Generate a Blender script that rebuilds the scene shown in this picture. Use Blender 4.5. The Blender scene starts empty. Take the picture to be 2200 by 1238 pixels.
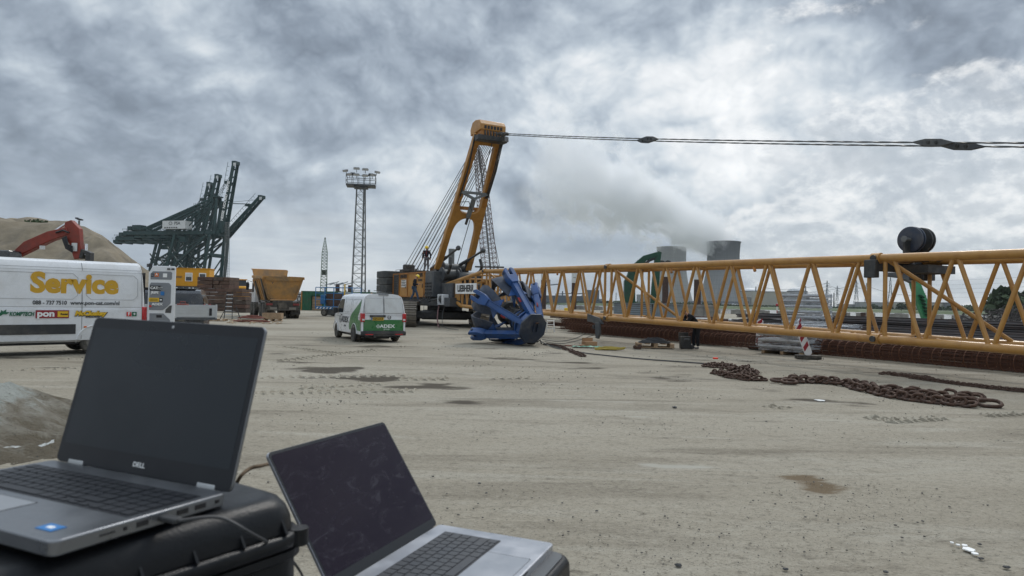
import bpy, math, random
import numpy as np
from mathutils import Vector, Matrix, Euler, noise as mnoise
R = math.radians
random.seed(7)
scene = bpy.context.scene
C = scene.collection

# ------------------------------------------------------------------ camera
F_PX, CX, CY = 1467.0, 1100.0, 619.0          # photograph pixels (2200 wide)
PITCH, ROLL, HCAM = math.atan(28/1467), 0.02, 1.8
fwd = Vector((0, math.cos(PITCH), math.sin(PITCH)))
up0 = Vector((0, -math.sin(PITCH), math.cos(PITCH)))
rt0 = Vector((1, 0, 0))
rt = (math.cos(ROLL)*rt0 + math.sin(ROLL)*up0).normalized()
up = (-math.sin(ROLL)*rt0 + math.cos(ROLL)*up0).normalized()
cam_data = bpy.data.cameras.new('camera')
cam = bpy.data.objects.new('camera', cam_data); C.objects.link(cam)
m = Matrix.Identity(4)
for i in range(3):
    m[i][0] = rt[i]; m[i][1] = up[i]; m[i][2] = -fwd[i]
m[0][3], m[1][3], m[2][3] = 0, 0, HCAM
cam.matrix_world = m
cam_data.lens = 36*F_PX/2200; cam_data.sensor_width = 36
cam_data.clip_start = 0.05; cam_data.clip_end = 60000
cam_data.dof.use_dof = True; cam_data.dof.focus_distance = 30; cam_data.dof.aperture_fstop = 8.0
scene.camera = cam
scene.render.resolution_x, scene.render.resolution_y = 1024, 576

# ------------------------------------------------------------------ colour / sampling
scene.view_settings.view_transform = 'Standard'
scene.view_settings.look = 'None'
scene.view_settings.gamma = 1
scene.view_settings.exposure = EXPOSURE = 0.0
scene.cycles.use_denoising = True
scene.cycles.max_bounces = 12
scene.cycles.diffuse_bounces = 4
scene.cycles.glossy_bounces = 4
scene.cycles.transparent_max_bounces = 12
scene.cycles.volume_bounces = 12
scene.cycles.caustics_reflective = False
scene.cycles.caustics_refractive = False

SUN_EL, SUN_AZ = R(48), R(28)      # azimuth clockwise from +Y: ahead and to the right, behind the cloud
# ------------------------------------------------------------------ node helper
class NT:
    def __init__(s, tree): s.t = tree; s.n = tree.nodes; s.l = tree.links
    def new(s, typ, **kw):
        n = s.n.new(typ)
        for k, v in kw.items(): setattr(n, k, v)
        return n
    def link(s, a, b): s.l.new(a, b)
    def setin(s, node, key, v):
        if v is None: return
        if hasattr(v, 'is_linked') or hasattr(v, 'links'): s.link(v, node.inputs[key])
        else: node.inputs[key].default_value = v
    def math(s, op, a, b=None, c=None, clamp=False):
        n = s.new('ShaderNodeMath', operation=op, use_clamp=clamp)
        s.setin(n, 0, a); s.setin(n, 1, b); s.setin(n, 2, c)
        return n.outputs[0]
    def vmath(s, op, a, b=None):
        n = s.new('ShaderNodeVectorMath', operation=op)
        s.setin(n, 0, a); s.setin(n, 1, b)
        return n.outputs['Value'] if op in ('LENGTH', 'DOT_PRODUCT', 'DISTANCE') else n.outputs[0]
    def noise(s, vec, scale, detail=4, rough=.5, dist=0, w=None, lac=2.0):
        n = s.new('ShaderNodeTexNoise')
        if w is not None: n.noise_dimensions = '4D'; n.inputs['W'].default_value = w
        s.setin(n, 'Vector', vec); n.inputs['Scale'].default_value = scale
        n.inputs['Detail'].default_value = detail; n.inputs['Roughness'].default_value = rough
        n.inputs['Distortion'].default_value = dist; n.inputs['Lacunarity'].default_value = lac
        return n.outputs[0]
    def ramp(s, fac, stops, interp='LINEAR'):
        n = s.new('ShaderNodeValToRGB'); cr = n.color_ramp; cr.interpolation = interp
        while len(cr.elements) > 1: cr.elements.remove(cr.elements[-1])
        for i, (p, c) in enumerate(stops):
            e = cr.elements[0] if i == 0 else cr.elements.new(p)
            e.position = p; e.color = tuple(c)+(1,) if len(c) == 3 else c
        s.setin(n, 'Fac', fac)
        return n.outputs[0]
    def mix(s, fac, a, b, blend='MIX'):
        n = s.new('ShaderNodeMix', data_type='RGBA', blend_type=blend)
        s.setin(n, 0, fac)
        for k, v in ((6, a), (7, b)):
            if isinstance(v, tuple) and len(v) == 3: v = v+(1,)
            s.setin(n, k, v)
        return n.outputs[2]
    def maprange(s, v, a, b, c=0., d=1., smooth=True):
        n = s.new('ShaderNodeMapRange', interpolation_type='SMOOTHSTEP' if smooth else 'LINEAR')
        s.setin(n, 0, v)
        for i, q in enumerate((a, b, c, d)): n.inputs[i+1].default_value = q
        return n.outputs[0]
    def mapping(s, vec, loc=(0, 0, 0), rot=(0, 0, 0), scale=(1, 1, 1)):
        n = s.new('ShaderNodeMapping'); s.setin(n, 'Vector', vec)
        n.inputs['Location'].default_value = loc; n.inputs['Rotation'].default_value = rot; n.inputs['Scale'].default_value = scale
        return n.outputs[0]

# ------------------------------------------------------------------ sky
world = bpy.data.worlds.new('World'); scene.world = world; world.use_nodes = True
W_ = NT(world.node_tree); world.node_tree.nodes.clear()
SKY_STRENGTH = 0.1
def build_sky():
    n = W_
    tc = n.new('ShaderNodeTexCoord').outputs['Generated']
    sky = n.new('ShaderNodeTexSky', sky_type='NISHITA', sun_disc=False)
    sky.sun_elevation = SUN_EL; sky.sun_rotation = SUN_AZ
    sep = n.new('ShaderNodeSeparateXYZ'); n.link(tc, sep.inputs[0])
    x, y, z = sep.outputs
    def lobe(px, py, r, amp):
        d = Vector(ray(px, py))
        dt = n.vmath('DOT_PRODUCT', tc, tuple(d))
        return n.math('MULTIPLY', n.maprange(dt, math.cos(R(r)), 1.0), amp)
    def total(L):
        t = None
        for l in L:
            a = lobe(*l); t = a if t is None else n.math('ADD', t, a)
        return t
    p = n.mapping(tc, scale=(1, 1, 1.3))
    wrp = n.new('ShaderNodeTexNoise'); n.link(p, wrp.inputs['Vector']); wrp.inputs['Scale'].default_value = 3.2; wrp.inputs['Detail'].default_value = 4
    off = n.vmath('SCALE', n.vmath('SUBTRACT', wrp.outputs['Color'], (.5, .5, .5))); off.node.inputs['Scale'].default_value = .10
    pw = n.vmath('ADD', p, off)
    def dens(vec): return n.noise(vec, 2.3, 12, .56, 0, w=SKY_SEED)
    d0 = dens(pw)
    up_ = n.vmath('ADD', pw, (.012, -.0, .030))
    d1 = dens(up_)
    emb = n.math('SUBTRACT', d0, d1)
    fin = n.noise(pw, 11, 9, .62, .0, w=4.4)
    def billow(vec, sc):
        tot = None; am = .5
        for o in range(6):
            q = n.math('MULTIPLY', n.math('ABSOLUTE', n.math('SUBTRACT', n.noise(vec, sc, 0, .5, 0, w=3.3+o*5.1), .5)), am*4)
            tot = q if tot is None else n.math('ADD', tot, q); sc *= 2.03; am *= .58
        return tot
    bil = billow(pw, 2.5); bil2 = billow(up_, 2.5)
    v = n.math('ADD', .475, n.math('MULTIPLY', n.math('SUBTRACT', d0, .5), -.80))
    v = n.math('ADD', v, n.math('MULTIPLY', n.math('SUBTRACT', bil, .42), .22))
    v = n.math('ADD', v, n.math('MULTIPLY', n.math('SUBTRACT', bil, bil2), .40))
    v = n.math('ADD', v, n.math('MULTIPLY', n.math('SUBTRACT', fin, .5), .26))
    v = n.math('ADD', v, n.math('MULTIPLY', emb, 1.5))
    v = n.math('ADD', v, total(LOBES))
    col = n.ramp(v, SKY_STOPS)
    # layered stratus near the horizon
    pb = n.mapping(tc, scale=(1.2, 1.2, 11))
    band = n.noise(pb, 2.4, 8, .58, .25, w=5.)
    bv = n.math('ADD', band, total(LOW))
    bcol = n.ramp(bv, [(.30, (.235, .29, .36)), (.44, (.33, .385, .455)), (.54, (.46, .515, .575)), (.66, (.64, .68, .71)), (.8, (.78, .79, .79))])
    hb = n.maprange(z, 0.02, 0.19, 1, 0)
    col = n.mix(n.math('MULTIPLY', hb, .80), col, bcol)
    # heaped cumulus low in the sky, brighter on their upper edges
    pc = n.mapping(tc, scale=(1, 1, 1.5))
    cum = n.noise(pc, 8.0, 10, .60, .15, w=2.2)
    cup = n.noise(n.vmath('ADD', pc, (.004, 0, .018)), 8.0, 10, .60, .15, w=2.2)
    cm = n.math('ADD', cum, total(CUMS))
    mask = n.maprange(cm, .465, .60)
    ccol = n.ramp(n.math('ADD', n.math('MULTIPLY', n.math('SUBTRACT', cum, cup), 2.4), .5), [(.30, (.40, .445, .49)), (.48, (.52, .56, .60)), (.60, (.72, .745, .76)), (.74, (.90, .90, .89))])
    col = n.mix(n.math('MULTIPLY', mask, .75), col, ccol)
    col = n.mix(.006, col, sky.outputs[0], 'ADD')
    zen = n.maprange(z, .42, .95, 1.0, ZENITH)
    sc = n.vmath('SCALE', col); n.link(n.math('MULTIPLY', zen, SKY_GAIN/SKY_STRENGTH), sc.node.inputs['Scale'])
    bg = n.new('ShaderNodeBackground'); n.link(sc, bg.inputs[0]); bg.inputs[1].default_value = SKY_STRENGTH
    out = n.new('ShaderNodeOutputWorld'); n.link(bg.outputs[0], out.inputs[0])
    world.cycles.sampling_method = 'MANUAL'; world.cycles.sample_map_resolution = 512
def ray(px, py):
    return (fwd*F_PX + rt*(px-CX) - up*(py-CY)).normalized()
SKY_SEED, ZENITH, SKY_GAIN = 3.1, 2.1, 1.08
# broad light and dark masses of the cloud deck: (towards pixel, radius deg, amount)
LOBES = [(60, 380, 17, -.10), (430, 60, 9, -.04), (860, 110, 12, -.06), (560, 280, 9, .07), (1150, 210, 7, .06), (1420, 170, 14, .15),
         (1260, 420, 9, -.07), (1750, 230, 11, .09), (2120, 90, 12, -.12), (2150, 240, 6, -.08), (2150, 350, 7, .12), (300, 230, 10, .02),
         (1650, 60, 8, .03), (900, 380, 9, .06), (100, 60, 12, -.02)]
LOW = [(80, 440, 14, -.08), (700, 580, 12, .08), (1250, 560, 9, -.02), (2000, 440, 16, .08), (450, 300, 12, .02), (1000, 560, 8, -.06), (900, 520, 7, -.04)]
CUMS = [(2080, 430, 12, .22), (1800, 490, 10, .17), (1620, 480, 7, .10), (2150, 330, 6, .06), (1100, 100, 90, -.10), (500, 250, 40, -.12), (1200, 440, 8, .06), (700, 470, 8, .05)]
SKY_STOPS = [(.24, (.165, .20, .245)), (.35, (.235, .28, .34)), (.45, (.33, .385, .45)), (.54, (.44, .50, .56)), (.63, (.60, .65, .69)), (.72, (.76, .785, .80)), (.84, (.93, .94, .94))]
build_sky()

sun_d = bpy.data.lights.new('sun', 'SUN'); sun_d.energy = 1.5; sun_d.angle = R(14); sun_d.color = (1, .965, .91)
sun = bpy.data.objects.new('sun', sun_d); C.objects.link(sun)
sv = Vector((math.sin(SUN_AZ)*math.cos(SUN_EL), math.cos(SUN_AZ)*math.cos(SUN_EL), math.sin(SUN_EL)))
sun.rotation_euler = sv.to_track_quat('Z', 'Y').to_euler()

# ------------------------------------------------------------------ geometry helpers
def ray(px, py):
    return (fwd*F_PX + rt*(px-CX) - up*(py-CY)).normalized()
def G(px, py, z=0.0):                       # where the sight line of a pixel meets height z
    d = ray(px, py); t = (z-HCAM)/d.z
    return Vector((d.x*t, d.y*t, z))
def P(px, py, Y):                           # point at distance Y (north) on the sight line
    d = ray(px, py); t = Y/d.y
    return Vector((d.x*t, Y, HCAM+d.z*t))
Z = Vector((0, 0, 1))
def V(*a): return Vector(a)

class MB:
    def __init__(s): s.v = []; s.f = []
    def add(s, vs, fs, M=None):
        o = len(s.v)
        if M is not None: vs = [M @ Vector(q) for q in vs]
        s.v += [tuple(q) for q in vs]; s.f += [tuple(i+o for i in q) for q in fs]
        return s
    def box(s, c, d, M=None, rz=0):
        x, y, z = d[0]/2, d[1]/2, d[2]/2
        vs = [V(a*x, b*y, e*z) for e in (-1, 1) for b in (-1, 1) for a in (-1, 1)]
        if rz: 
            r = Matrix.Rotation(rz, 3, 'Z'); vs = [r@q for q in vs]
        vs = [q+Vector(c) for q in vs]
        return s.add(vs, [(0, 2, 3, 1), (4, 5, 7, 6), (0, 1, 5, 4), (2, 6, 7, 3), (0, 4, 6, 2), (1, 3, 7, 5)], M)
    def bar(s, p, q, w, h=None, upv=Z, w2=None, h2=None):
        p, q = Vector(p), Vector(q); h = h or w; w2 = w2 or w; h2 = h2 or h
        a = (q-p).normalized(); u = a.cross(upv)
        if u.length < 1e-4: u = a.cross(Vector((1, 0, 0)))
        u.normalize(); t = u.cross(a).normalized()
        vs = []
        for c, ww, hh in ((p, w, h), (q, w2, h2)):
            vs += [c-u*ww/2-t*hh/2, c+u*ww/2-t*hh/2, c+u*ww/2+t*hh/2, c-u*ww/2+t*hh/2]
        return s.add(vs, [(3, 2, 1, 0), (4, 5, 6, 7), (0, 1, 5, 4), (1, 2, 6, 5), (2, 3, 7, 6), (3, 0, 4, 7)])
    def tube(s, p, q, r, n=8, r2=None, cap=True):
        p, q = Vector(p), Vector(q); r2 = r if r2 is None else r2
        a = (q-p).normalized(); u = a.orthogonal().normalized(); t = a.cross(u)
        vs = []
        for c, rr in ((p, r), (q, r2)):
            for i in range(n):
                an = 2*math.pi*i/n; vs.append(c+u*math.cos(an)*rr+t*math.sin(an)*rr)
        fs = [(i, (i+1) % n, n+(i+1) % n, n+i) for i in range(n)]
        if cap: fs += [tuple(range(n-1, -1, -1)), tuple(range(n, 2*n))]
        return s.add(vs, fs)
    def path(s, pts, r, n=6, closed=False, twist=0):
        pts = [Vector(p) for p in pts]; N = len(pts); vs = []; fs = []
        u = None
        for i, p in enumerate(pts):
            a = (pts[(i+1) % N]-pts[i-1]) if closed else (pts[min(i+1, N-1)]-pts[max(i-1, 0)])
            a.normalize()
            if u is None: u = a.orthogonal().normalized()
            u = (u-a*u.dot(a)).normalized(); t = a.cross(u)
            rr = r[i] if isinstance(r, (list, tuple)) else r
            for k in range(n):
                an = 2*math.pi*k/n+twist*i; vs.append(p+u*math.cos(an)*rr+t*math.sin(an)*rr)
        M_ = N if closed else N-1
        for i in range(M_):
            j = (i+1) % N
            for k in range(n): fs.append((i*n+k, i*n+(k+1) % n, j*n+(k+1) % n, j*n+k))
        if not closed: fs += [tuple(range(n-1, -1, -1)), tuple(range((N-1)*n, N*n))]
        return s.add(vs, fs)
    def lathe(s, prof, n=20, M=None, cap=True):
        vs = []; fs = []
        for r, z in prof:
            for i in range(n):
                a = 2*math.pi*i/n; vs.append(V(r*math.cos(a), r*math.sin(a), z))
        for j in range(len(prof)-1):
            for i in range(n): fs.append((j*n+i, j*n+(i+1) % n, (j+1)*n+(i+1) % n, (j+1)*n+i))
        if cap: fs += [tuple(range(n-1, -1, -1)), tuple(range((len(prof)-1)*n, len(prof)*n))]
        return s.add(vs, fs, M)
    def prism(s, poly, h, M=None, h0=0):   # poly in xy, extruded h0..h along z
        n = len(poly)
        vs = [V(a, b, h0) for a, b in poly]+[V(a, b, h) for a, b in poly]
        fs = [tuple(range(n-1, -1, -1)), tuple(range(n, 2*n))]+[(i, (i+1) % n, n+(i+1) % n, n+i) for i in range(n)]
        return s.add(vs, fs, M)
    def loft(s, rings, closed=True, caps=True, M=None):
        n = len(rings[0]); vs = [Vector(q) for r_ in rings for q in r_]; fs = []
        for j in range(len(rings)-1):
            for i in range(n if closed else n-1):
                fs.append((j*n+i, j*n+(i+1) % n, (j+1)*n+(i+1) % n, (j+1)*n+i))
        if caps: fs += [tuple(range(n-1, -1, -1)), tuple(range((len(rings)-1)*n, len(rings)*n))]
        return s.add(vs, fs, M)
    def ball(s, c, r, n=10, sq=(1, 1, 1)):
        prof = [(math.sin(math.pi*i/n), -math.cos(math.pi*i/n)) for i in range(n+1)]
        prof = [(max(a, .01), b) for a, b in prof]
        return s.lathe(prof, n+2, Matrix.Translation(c) @ Matrix.Diagonal((r*sq[0], r*sq[1], r*sq[2], 1)))
    def mesh(s, name, smooth=30):
        me = bpy.data.meshes.new(name); me.from_pydata(s.v, [], s.f); me.update()
        if smooth:
            me.polygons.foreach_set('use_smooth', [True]*len(me.polygons))
            me.set_sharp_from_angle(angle=R(smooth))
        return me
    def build(s, name, mat, parent=None, bevel=0, smooth=30, seg=2):
        o = bpy.data.objects.new(name, s.mesh(name, smooth)); C.objects.link(o)
        if mat: o.data.materials.append(mat)
        if parent: o.parent = parent
        if bevel:
            b = o.modifiers.new('bevel', 'BEVEL'); b.width = bevel; b.segments = seg; b.limit_method = 'ANGLE'; b.angle_limit = R(40)
        return o
def obj(name, me, parent=None, M=None):
    o = bpy.data.objects.new(name, me); C.objects.link(o)
    if parent: o.parent = parent
    if M is not None: o.matrix_local = M
    return o
def tag(o, label=None, cat=None, group=None, kind=None):
    if label: o['label'] = label
    if cat: o['category'] = cat
    if group: o['group'] = group
    if kind: o['kind'] = kind
    return o
def thing(name, label, cat, loc=(0, 0, 0), rz=0, group=None):
    o = bpy.data.objects.new(name, None); C.objects.link(o); o.empty_display_size = .2
    o.location = loc; o.rotation_euler = (0, 0, rz)
    return tag(o, label, cat, group)
def part_empty(name, parent):
    o = bpy.data.objects.new(name, None); C.objects.link(o); o.parent = parent; return o
def copy_tree(o, label=None, loc=None, rz=None, group=None, parent=None):
    c = o.copy(); C.objects.link(c); c.parent = parent if parent else None
    if label: c['label'] = label
    if group: c['group'] = group
    if loc is not None: c.location = loc
    if rz is not None: c.rotation_euler = (0, 0, rz)
    for ch in list(o.children):
        copy_tree(ch, parent=c)
    return c
def TR(loc, rot=(0, 0, 0), sc=(1, 1, 1)):
    return Matrix.Translation(loc) @ Euler(rot).to_matrix().to_4x4() @ Matrix.Diagonal((*sc, 1))
def frame(o, x, y):                          # matrix with origin o, x axis along x, y axis near y
    x = Vector(x).normalized(); z = x.cross(Vector(y)).normalized(); y = z.cross(x)
    M = Matrix.Identity(4)
    for i in range(3): M[i][0] = x[i]; M[i][1] = y[i]; M[i][2] = z[i]; M[i][3] = o[i]
    return M
def text(body, size, mat, parent, M, name='lettering', ex=.003, bold=0, xs=1.0, align='CENTER', shear=0, label=None):
    cu = bpy.data.curves.new(name, 'FONT'); cu.body = body; cu.size = size; cu.extrude = ex; cu.offset = bold
    cu.align_x = align; cu.align_y = 'CENTER'; cu.shear = shear; cu.resolution_u = 3
    t = bpy.data.objects.new('tmp', cu)
    me = bpy.data.meshes.new_from_object(t); me.name = name
    bpy.data.objects.remove(t)
    me.transform(Matrix.Diagonal((xs, 1, 1, 1)))
    me.materials.clear(); me.materials.append(mat)
    o = obj(name, me, parent, M)
    if label: o['label'] = label
    return o
def baked(o):                                # apply an object's modifiers
    dg = bpy.context.evaluated_depsgraph_get(); dg.update()
    me = bpy.data.meshes.new_from_object(o.evaluated_get(dg))
    o.modifiers.clear(); o.data = me
    return o
def cut(o, cutters):
    tmp = []
    for i, mb in enumerate(cutters):
        c = mb.build('cutter', None, None, smooth=0); tmp.append(c)
        b = o.modifiers.new('cut', 'BOOLEAN'); b.operation = 'DIFFERENCE'; b.object = c; b.solver = 'EXACT'
    baked(o)
    for c in tmp: bpy.data.objects.remove(c)
    me = o.data
    me.polygons.foreach_set('use_smooth', [True]*len(me.polygons)); me.set_sharp_from_angle(angle=R(28))
    return o

# ------------------------------------------------------------------ materials
_mats = {}
def mat(name, col, rough=.5, metal=0, var=.12, scale=3, bump=0, bscale=40, dirt=None, dirtamt=.0, dirtscale=1.5, spec=.5, coat=0, dirtlo=.5):
    if name in _mats: return _mats[name]
    mt = bpy.data.materials.new(name); mt.use_nodes = True
    n = NT(mt.node_tree); b = mt.node_tree.nodes['Principled BSDF']
    tc = n.new('ShaderNodeTexCoord').outputs['Object']
    f = n.noise(tc, scale, 5, .6)
    c1 = tuple(max(0, c*(1-var)) for c in col); c2 = tuple(min(1, c*(1+var)) for c in col)
    colr = n.ramp(f, [(.3, c1), (.7, c2)])
    if dirt:
        g = n.noise(tc, dirtscale, 8, .68, .3, w=2.)
        mk = n.math('MULTIPLY', n.maprange(g, dirtlo-.08, dirtlo+.22), dirtamt)
        colr = n.mix(mk, colr, dirt)
    n.link(colr, b.inputs['Base Color'])
    rg = n.maprange(n.noise(tc, scale*2.3, 4, .6, w=4.), .3, .7, max(.03, rough-.1), min(1, rough+.12))
    n.link(rg, b.inputs['Roughness'])
    b.inputs['Metallic'].default_value = metal
    b.inputs['Specular IOR Level'].default_value = spec
    if coat: b.inputs['Coat Weight'].default_value = coat; b.inputs['Coat Roughness'].default_value = .08
    if bump:
        bn = n.new('ShaderNodeBump'); bn.inputs['Strength'].default_value = bump; bn.inputs['Distance'].default_value = .02
        n.link(n.noise(tc, bscale, 6, .65), bn.inputs['Height']); n.link(bn.outputs[0], b.inputs['Normal'])
    _mats[name] = mt
    return mt
DUST = (.32, .29, .23)
MUD = (.12, .10, .075)
M = dict(
    white=mat('white vehicle paint', (.70, .72, .74), .32, dirt=(.45, .43, .38), dirtamt=.35, coat=.3, var=.03),
    white2=mat('white container paint', (.62, .64, .64), .5, dirt=(.3, .27, .22), dirtamt=.4, var=.05),
    vgreen=mat('green vehicle film', (.028, .17, .045), .35, var=.08, coat=.2, dirt=DUST, dirtamt=.15),
    blackpl=mat('black trim plastic', (.028, .03, .033), .55, var=.2, dirt=DUST, dirtamt=.2),
    rubber=mat('rubber', (.035, .034, .032), .8, var=.2, dirt=DUST, dirtamt=.55, dirtscale=3, bump=.3),
    rim=mat('dusty steel rim', (.16, .155, .15), .55, metal=.4, dirt=DUST, dirtamt=.5),
    seam=mat('seam shadow gap', (.10, .10, .10), .8),
    glassd=mat('dark vehicle glass', (.02, .025, .03), .08, var=.1, spec=.8),
    redl=mat('red tail lamp', (.45, .012, .018), .18, coat=.6, var=.2),
    clearl=mat('clear lamp lens', (.7, .68, .65), .15, coat=.5),
    orangel=mat('orange lamp', (.7, .16, .02), .25),
    yplate=mat('yellow number plate', (.70, .43, .03), .45),
    black=mat('black paint', (.012, .012, .014), .5),
    gold=mat('gold lettering', (.58, .33, .02), .45, var=.06),
    textgrey=mat('dark grey lettering', (.07, .075, .08), .5),
    tgreen=mat('green lettering', (.01, .12, .06), .5),
    tred=mat('dark red sticker', (.25, .01, .02), .45),
    tyellow=mat('yellow sticker', (.72, .45, .02), .45),
    twhite=mat('white lettering', (.8, .81, .8), .45),
    tblue=mat('blue sticker', (.02, .16, .42), .45),
    tbright=mat('bright red sticker', (.55, .03, .03), .45),
    liner=mat('grey door lining', (.20, .215, .235), .6, var=.1, dirt=DUST, dirtamt=.15),
    liebe=mat('crane yellow', (.43, .21, .045), .45, var=.10, scale=1.2, dirt=(.20, .085, .02), dirtamt=.45, dirtscale=2.6, coat=.15),
    lieb=mat('boom tube yellow', (.43, .225, .058), .42, var=.10, scale=1.0, dirt=(.26, .11, .03), dirtamt=.55, dirtscale=3.2, coat=.15, bump=.08, bscale=60),
    lieb2=mat('weathered yellow steel', (.40, .17, .035), .55, var=.15, dirt=(.13, .06, .02), dirtamt=.6, dirtscale=3),
    dgrey=mat('dark grey steel', (.055, .062, .07), .5, var=.18, dirt=DUST, dirtamt=.22, bump=.1),
    dsteel=mat('oily black steel', (.03, .032, .034), .5, var=.3, dirt=(.14, .12, .09), dirtamt=.35, dirtscale=4, bump=.2),
    cweight=mat('counterweight grey', (.045, .05, .052), .65, var=.15, dirt=DUST, dirtamt=.2, bump=.2, bscale=25),
    shoe=mat('worn track steel', (.17, .15, .125), .6, var=.25, metal=.2, dirt=DUST, dirtamt=.75, dirtscale=3, bump=.3),
    rope=mat('steel rope', (.075, .08, .08), .5, metal=.3, var=.2),
    blue=mat('blue grab paint', (.018, .072, .23), .42, var=.15, scale=2, dirt=(.10, .11, .12), dirtamt=.45, dirtscale=2.2, bump=.12, bscale=25, coat=.1),
    navy=mat('scuffed navy steel', (.020, .032, .058), .55, var=.25, dirt=(.12, .11, .10), dirtamt=.5, dirtscale=2, bump=.25, bscale=20),
    rust=mat('rust', (.080, .031, .016), .85, var=.35, scale=7, dirt=(.05, .028, .02), dirtamt=.6, dirtscale=5, bump=.4),
    chain=mat('rusty chain', (.072, .038, .024), .7, metal=.25, var=.4, scale=14, dirt=(.05, .035, .03), dirtamt=.7, dirtscale=9, bump=.5, bscale=60),
    hoop=mat('lighter rust', (.14, .062, .034), .85, var=.3, scale=4),
    timber2=mat('greyer hardwood', (.085, .064, .052), .85, var=.35, scale=2.5, dirt=(.05, .035, .028), dirtamt=.6, dirtscale=1.2, bump=.4, bscale=20),
    timber3=mat('reddish hardwood', (.105, .060, .045), .85, var=.3, scale=2, dirt=(.07, .045, .035), dirtamt=.6, dirtscale=1.3, bump=.4, bscale=20),
    bar=mat('dark mill steel', (.05, .045, .045), .6, var=.3, scale=2, dirt=(.10, .045, .025), dirtamt=.6, dirtscale=1.2),
    corten=mat('dark brown pile steel', (.055, .032, .026), .8, var=.25, dirt=(.10, .07, .05), dirtamt=.4),
    psa=mat('dark green crane steel', (.011, .042, .042), .5, var=.2, scale=.2),
    tower=mat('galvanised lattice steel', (.16, .17, .17), .55, metal=.3, var=.2),
    tipper=mat('ochre tipper paint', (.46, .245, .075), .55, var=.12, dirt=(.20, .15, .095), dirtamt=.85, dirtscale=1.1, bump=.15, bscale=12, dirtlo=.46),
    chassis=mat('muddy chassis', (.06, .055, .048), .8, var=.3, dirt=(.21, .18, .14), dirtamt=.7, dirtscale=2.2, bump=.4, bscale=15),
    timber=mat('weathered hardwood', (.105, .066, .048), .85, var=.35, scale=2.5, dirt=(.055, .035, .028), dirtamt=.6, dirtscale=1.6, bump=.4, bscale=20),
    pallet=mat('pallet wood', (.33, .23, .14), .8, var=.25, scale=5, bump=.2),
    office=mat('orange office cabin paint', (.66, .31, .01), .5, var=.05, dirt=(.4, .2, .03), dirtamt=.2),
    cgreen=mat('green container paint', (.012, .10, .05), .6, var=.2, dirt=(.09, .06, .04), dirtamt=.45),
    lift=mat('blue lift paint', (.02, .16, .38), .5, var=.15, dirt=DUST, dirtamt=.2),
    exred=mat('orange red excavator paint', (.22, .030, .016), .5, var=.15, dirt=(.10, .04, .03), dirtamt=.5, dirtscale=2),
    exgreen=mat('green excavator paint', (.008, .060, .032), .5, var=.2, dirt=(.03, .04, .035), dirtamt=.5, dirtscale=2),
    chrome=mat('bright piston rod', (.75, .76, .78), .2, metal=.9),
    alu=mat('brushed aluminium', (.50, .52, .53), .42, metal=.5, var=.06, dirt=DUST, dirtamt=.2),
    concrete=mat('old concrete', (.26, .25, .23), .9, var=.2, scale=1.5, bump=.4, bscale=8, dirt=(.15, .14, .12), dirtamt=.5),
    galvbox=mat('blue grey corrugated steel', (.20, .24, .27), .5, var=.1, dirt=DUST, dirtamt=.3),
    film=mat('dusty stretch film', (.30, .32, .34), .22, var=.35, scale=2.5, coat=.5, bump=.6, bscale=9, dirt=(.09, .10, .11), dirtamt=.7, dirtscale=1.6),
    panel=mat('corrugated plastic sheets', (.42, .44, .46), .3, var=.2, dirt=(.1, .11, .12), dirtamt=.4, coat=.3),
    signred=mat('reflective red', (.30, .02, .03), .4),
    signwhite=mat('reflective white', (.72, .73, .74), .4, var=.06),
    skin=mat('skin', (.42, .23, .16), .6),
    helmet=mat('yellow helmet', (.78, .56, .02), .3, coat=.4),
    navycloth=mat('navy work jacket', (.010, .012, .02), .9, bump=.3),
    maroon=mat('maroon shirt', (.10, .02, .02), .9),
    greycloth=mat('grey trousers', (.11, .11, .12), .9, bump=.2),
    jeans=mat('blue jeans', (.045, .075, .125), .9, bump=.2),
    coverall=mat('black coverall', (.006, .007, .010), .95, bump=.3),
    boots=mat('grey work boots', (.10, .095, .10), .8),
    blackcar=mat('black car paint', (.018, .022, .03), .22, coat=.6, dirt=DUST, dirtamt=.12),
    yrope=mat('yellow sling', (.34, .26, .05), .8),
    cable=mat('black cable', (.04, .042, .045), .6),
    board=mat('cardboard', (.36, .22, .12), .85),
    plgreen=mat('green plastic sheet', (.05, .26, .17), .5, coat=.2),
    redpaint=mat('red spray paint', (.9, .05, .02), .5),
)
# ================================================================== GROUND
WD = V(.474, -.881, 0); WR = V(.881, .474, 0)           # direction of the crane boom, and its left-hand side
YAW = math.atan2(WD.y, WD.x)
DAMP = [(712, 793, 62, 5, .95), (775, 812, 78, 4.5, .95), (905, 830, 85, 7, .85), (985, 861, 60, 5, .7), (655, 778, 70, 3, .45),
        (1090, 770, 62, 3.5, .6), (1180, 776, 110, 3, .65), (1255, 791, 60, 3, .5), (1040, 749, 42, 3, .5), (940, 727, 60, 2.5, .4),
        (1430, 812, 90, 11, .45), (1640, 838, 95, 5, .4), (1760, 860, 95, 7, .5), (1690, 905, 110, 5, .3), (1320, 950, 80, 5, .25),
        (620, 760, 50, 3, .5), (650, 742, 55, 2, .4), (1180, 758, 90, 3, .4), (1750, 1035, 110, 20, .32), (1230, 1225, 60, 16, .45),
        (1900, 800, 120, 3, .45), (1560, 775, 110, 3, .5), (1490, 790, 90, 3, .35), (2050, 850, 60, 4, .3), (600, 695, 50, 2, .4),
        (1100, 890, 160, 5, .22), (1850, 1170, 90, 16, .22), (1420, 1180, 120, 20, .15), (60, 770, 90, 4, .5), (110, 790, 80, 3, .4),
        (1100, 722, 150, 5, .45), (1250, 735, 90, 3, .35), (820, 745, 90, 2.5, .55), (700, 725, 30, 2, .3), (955, 800, 60, 3, .35)]
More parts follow.
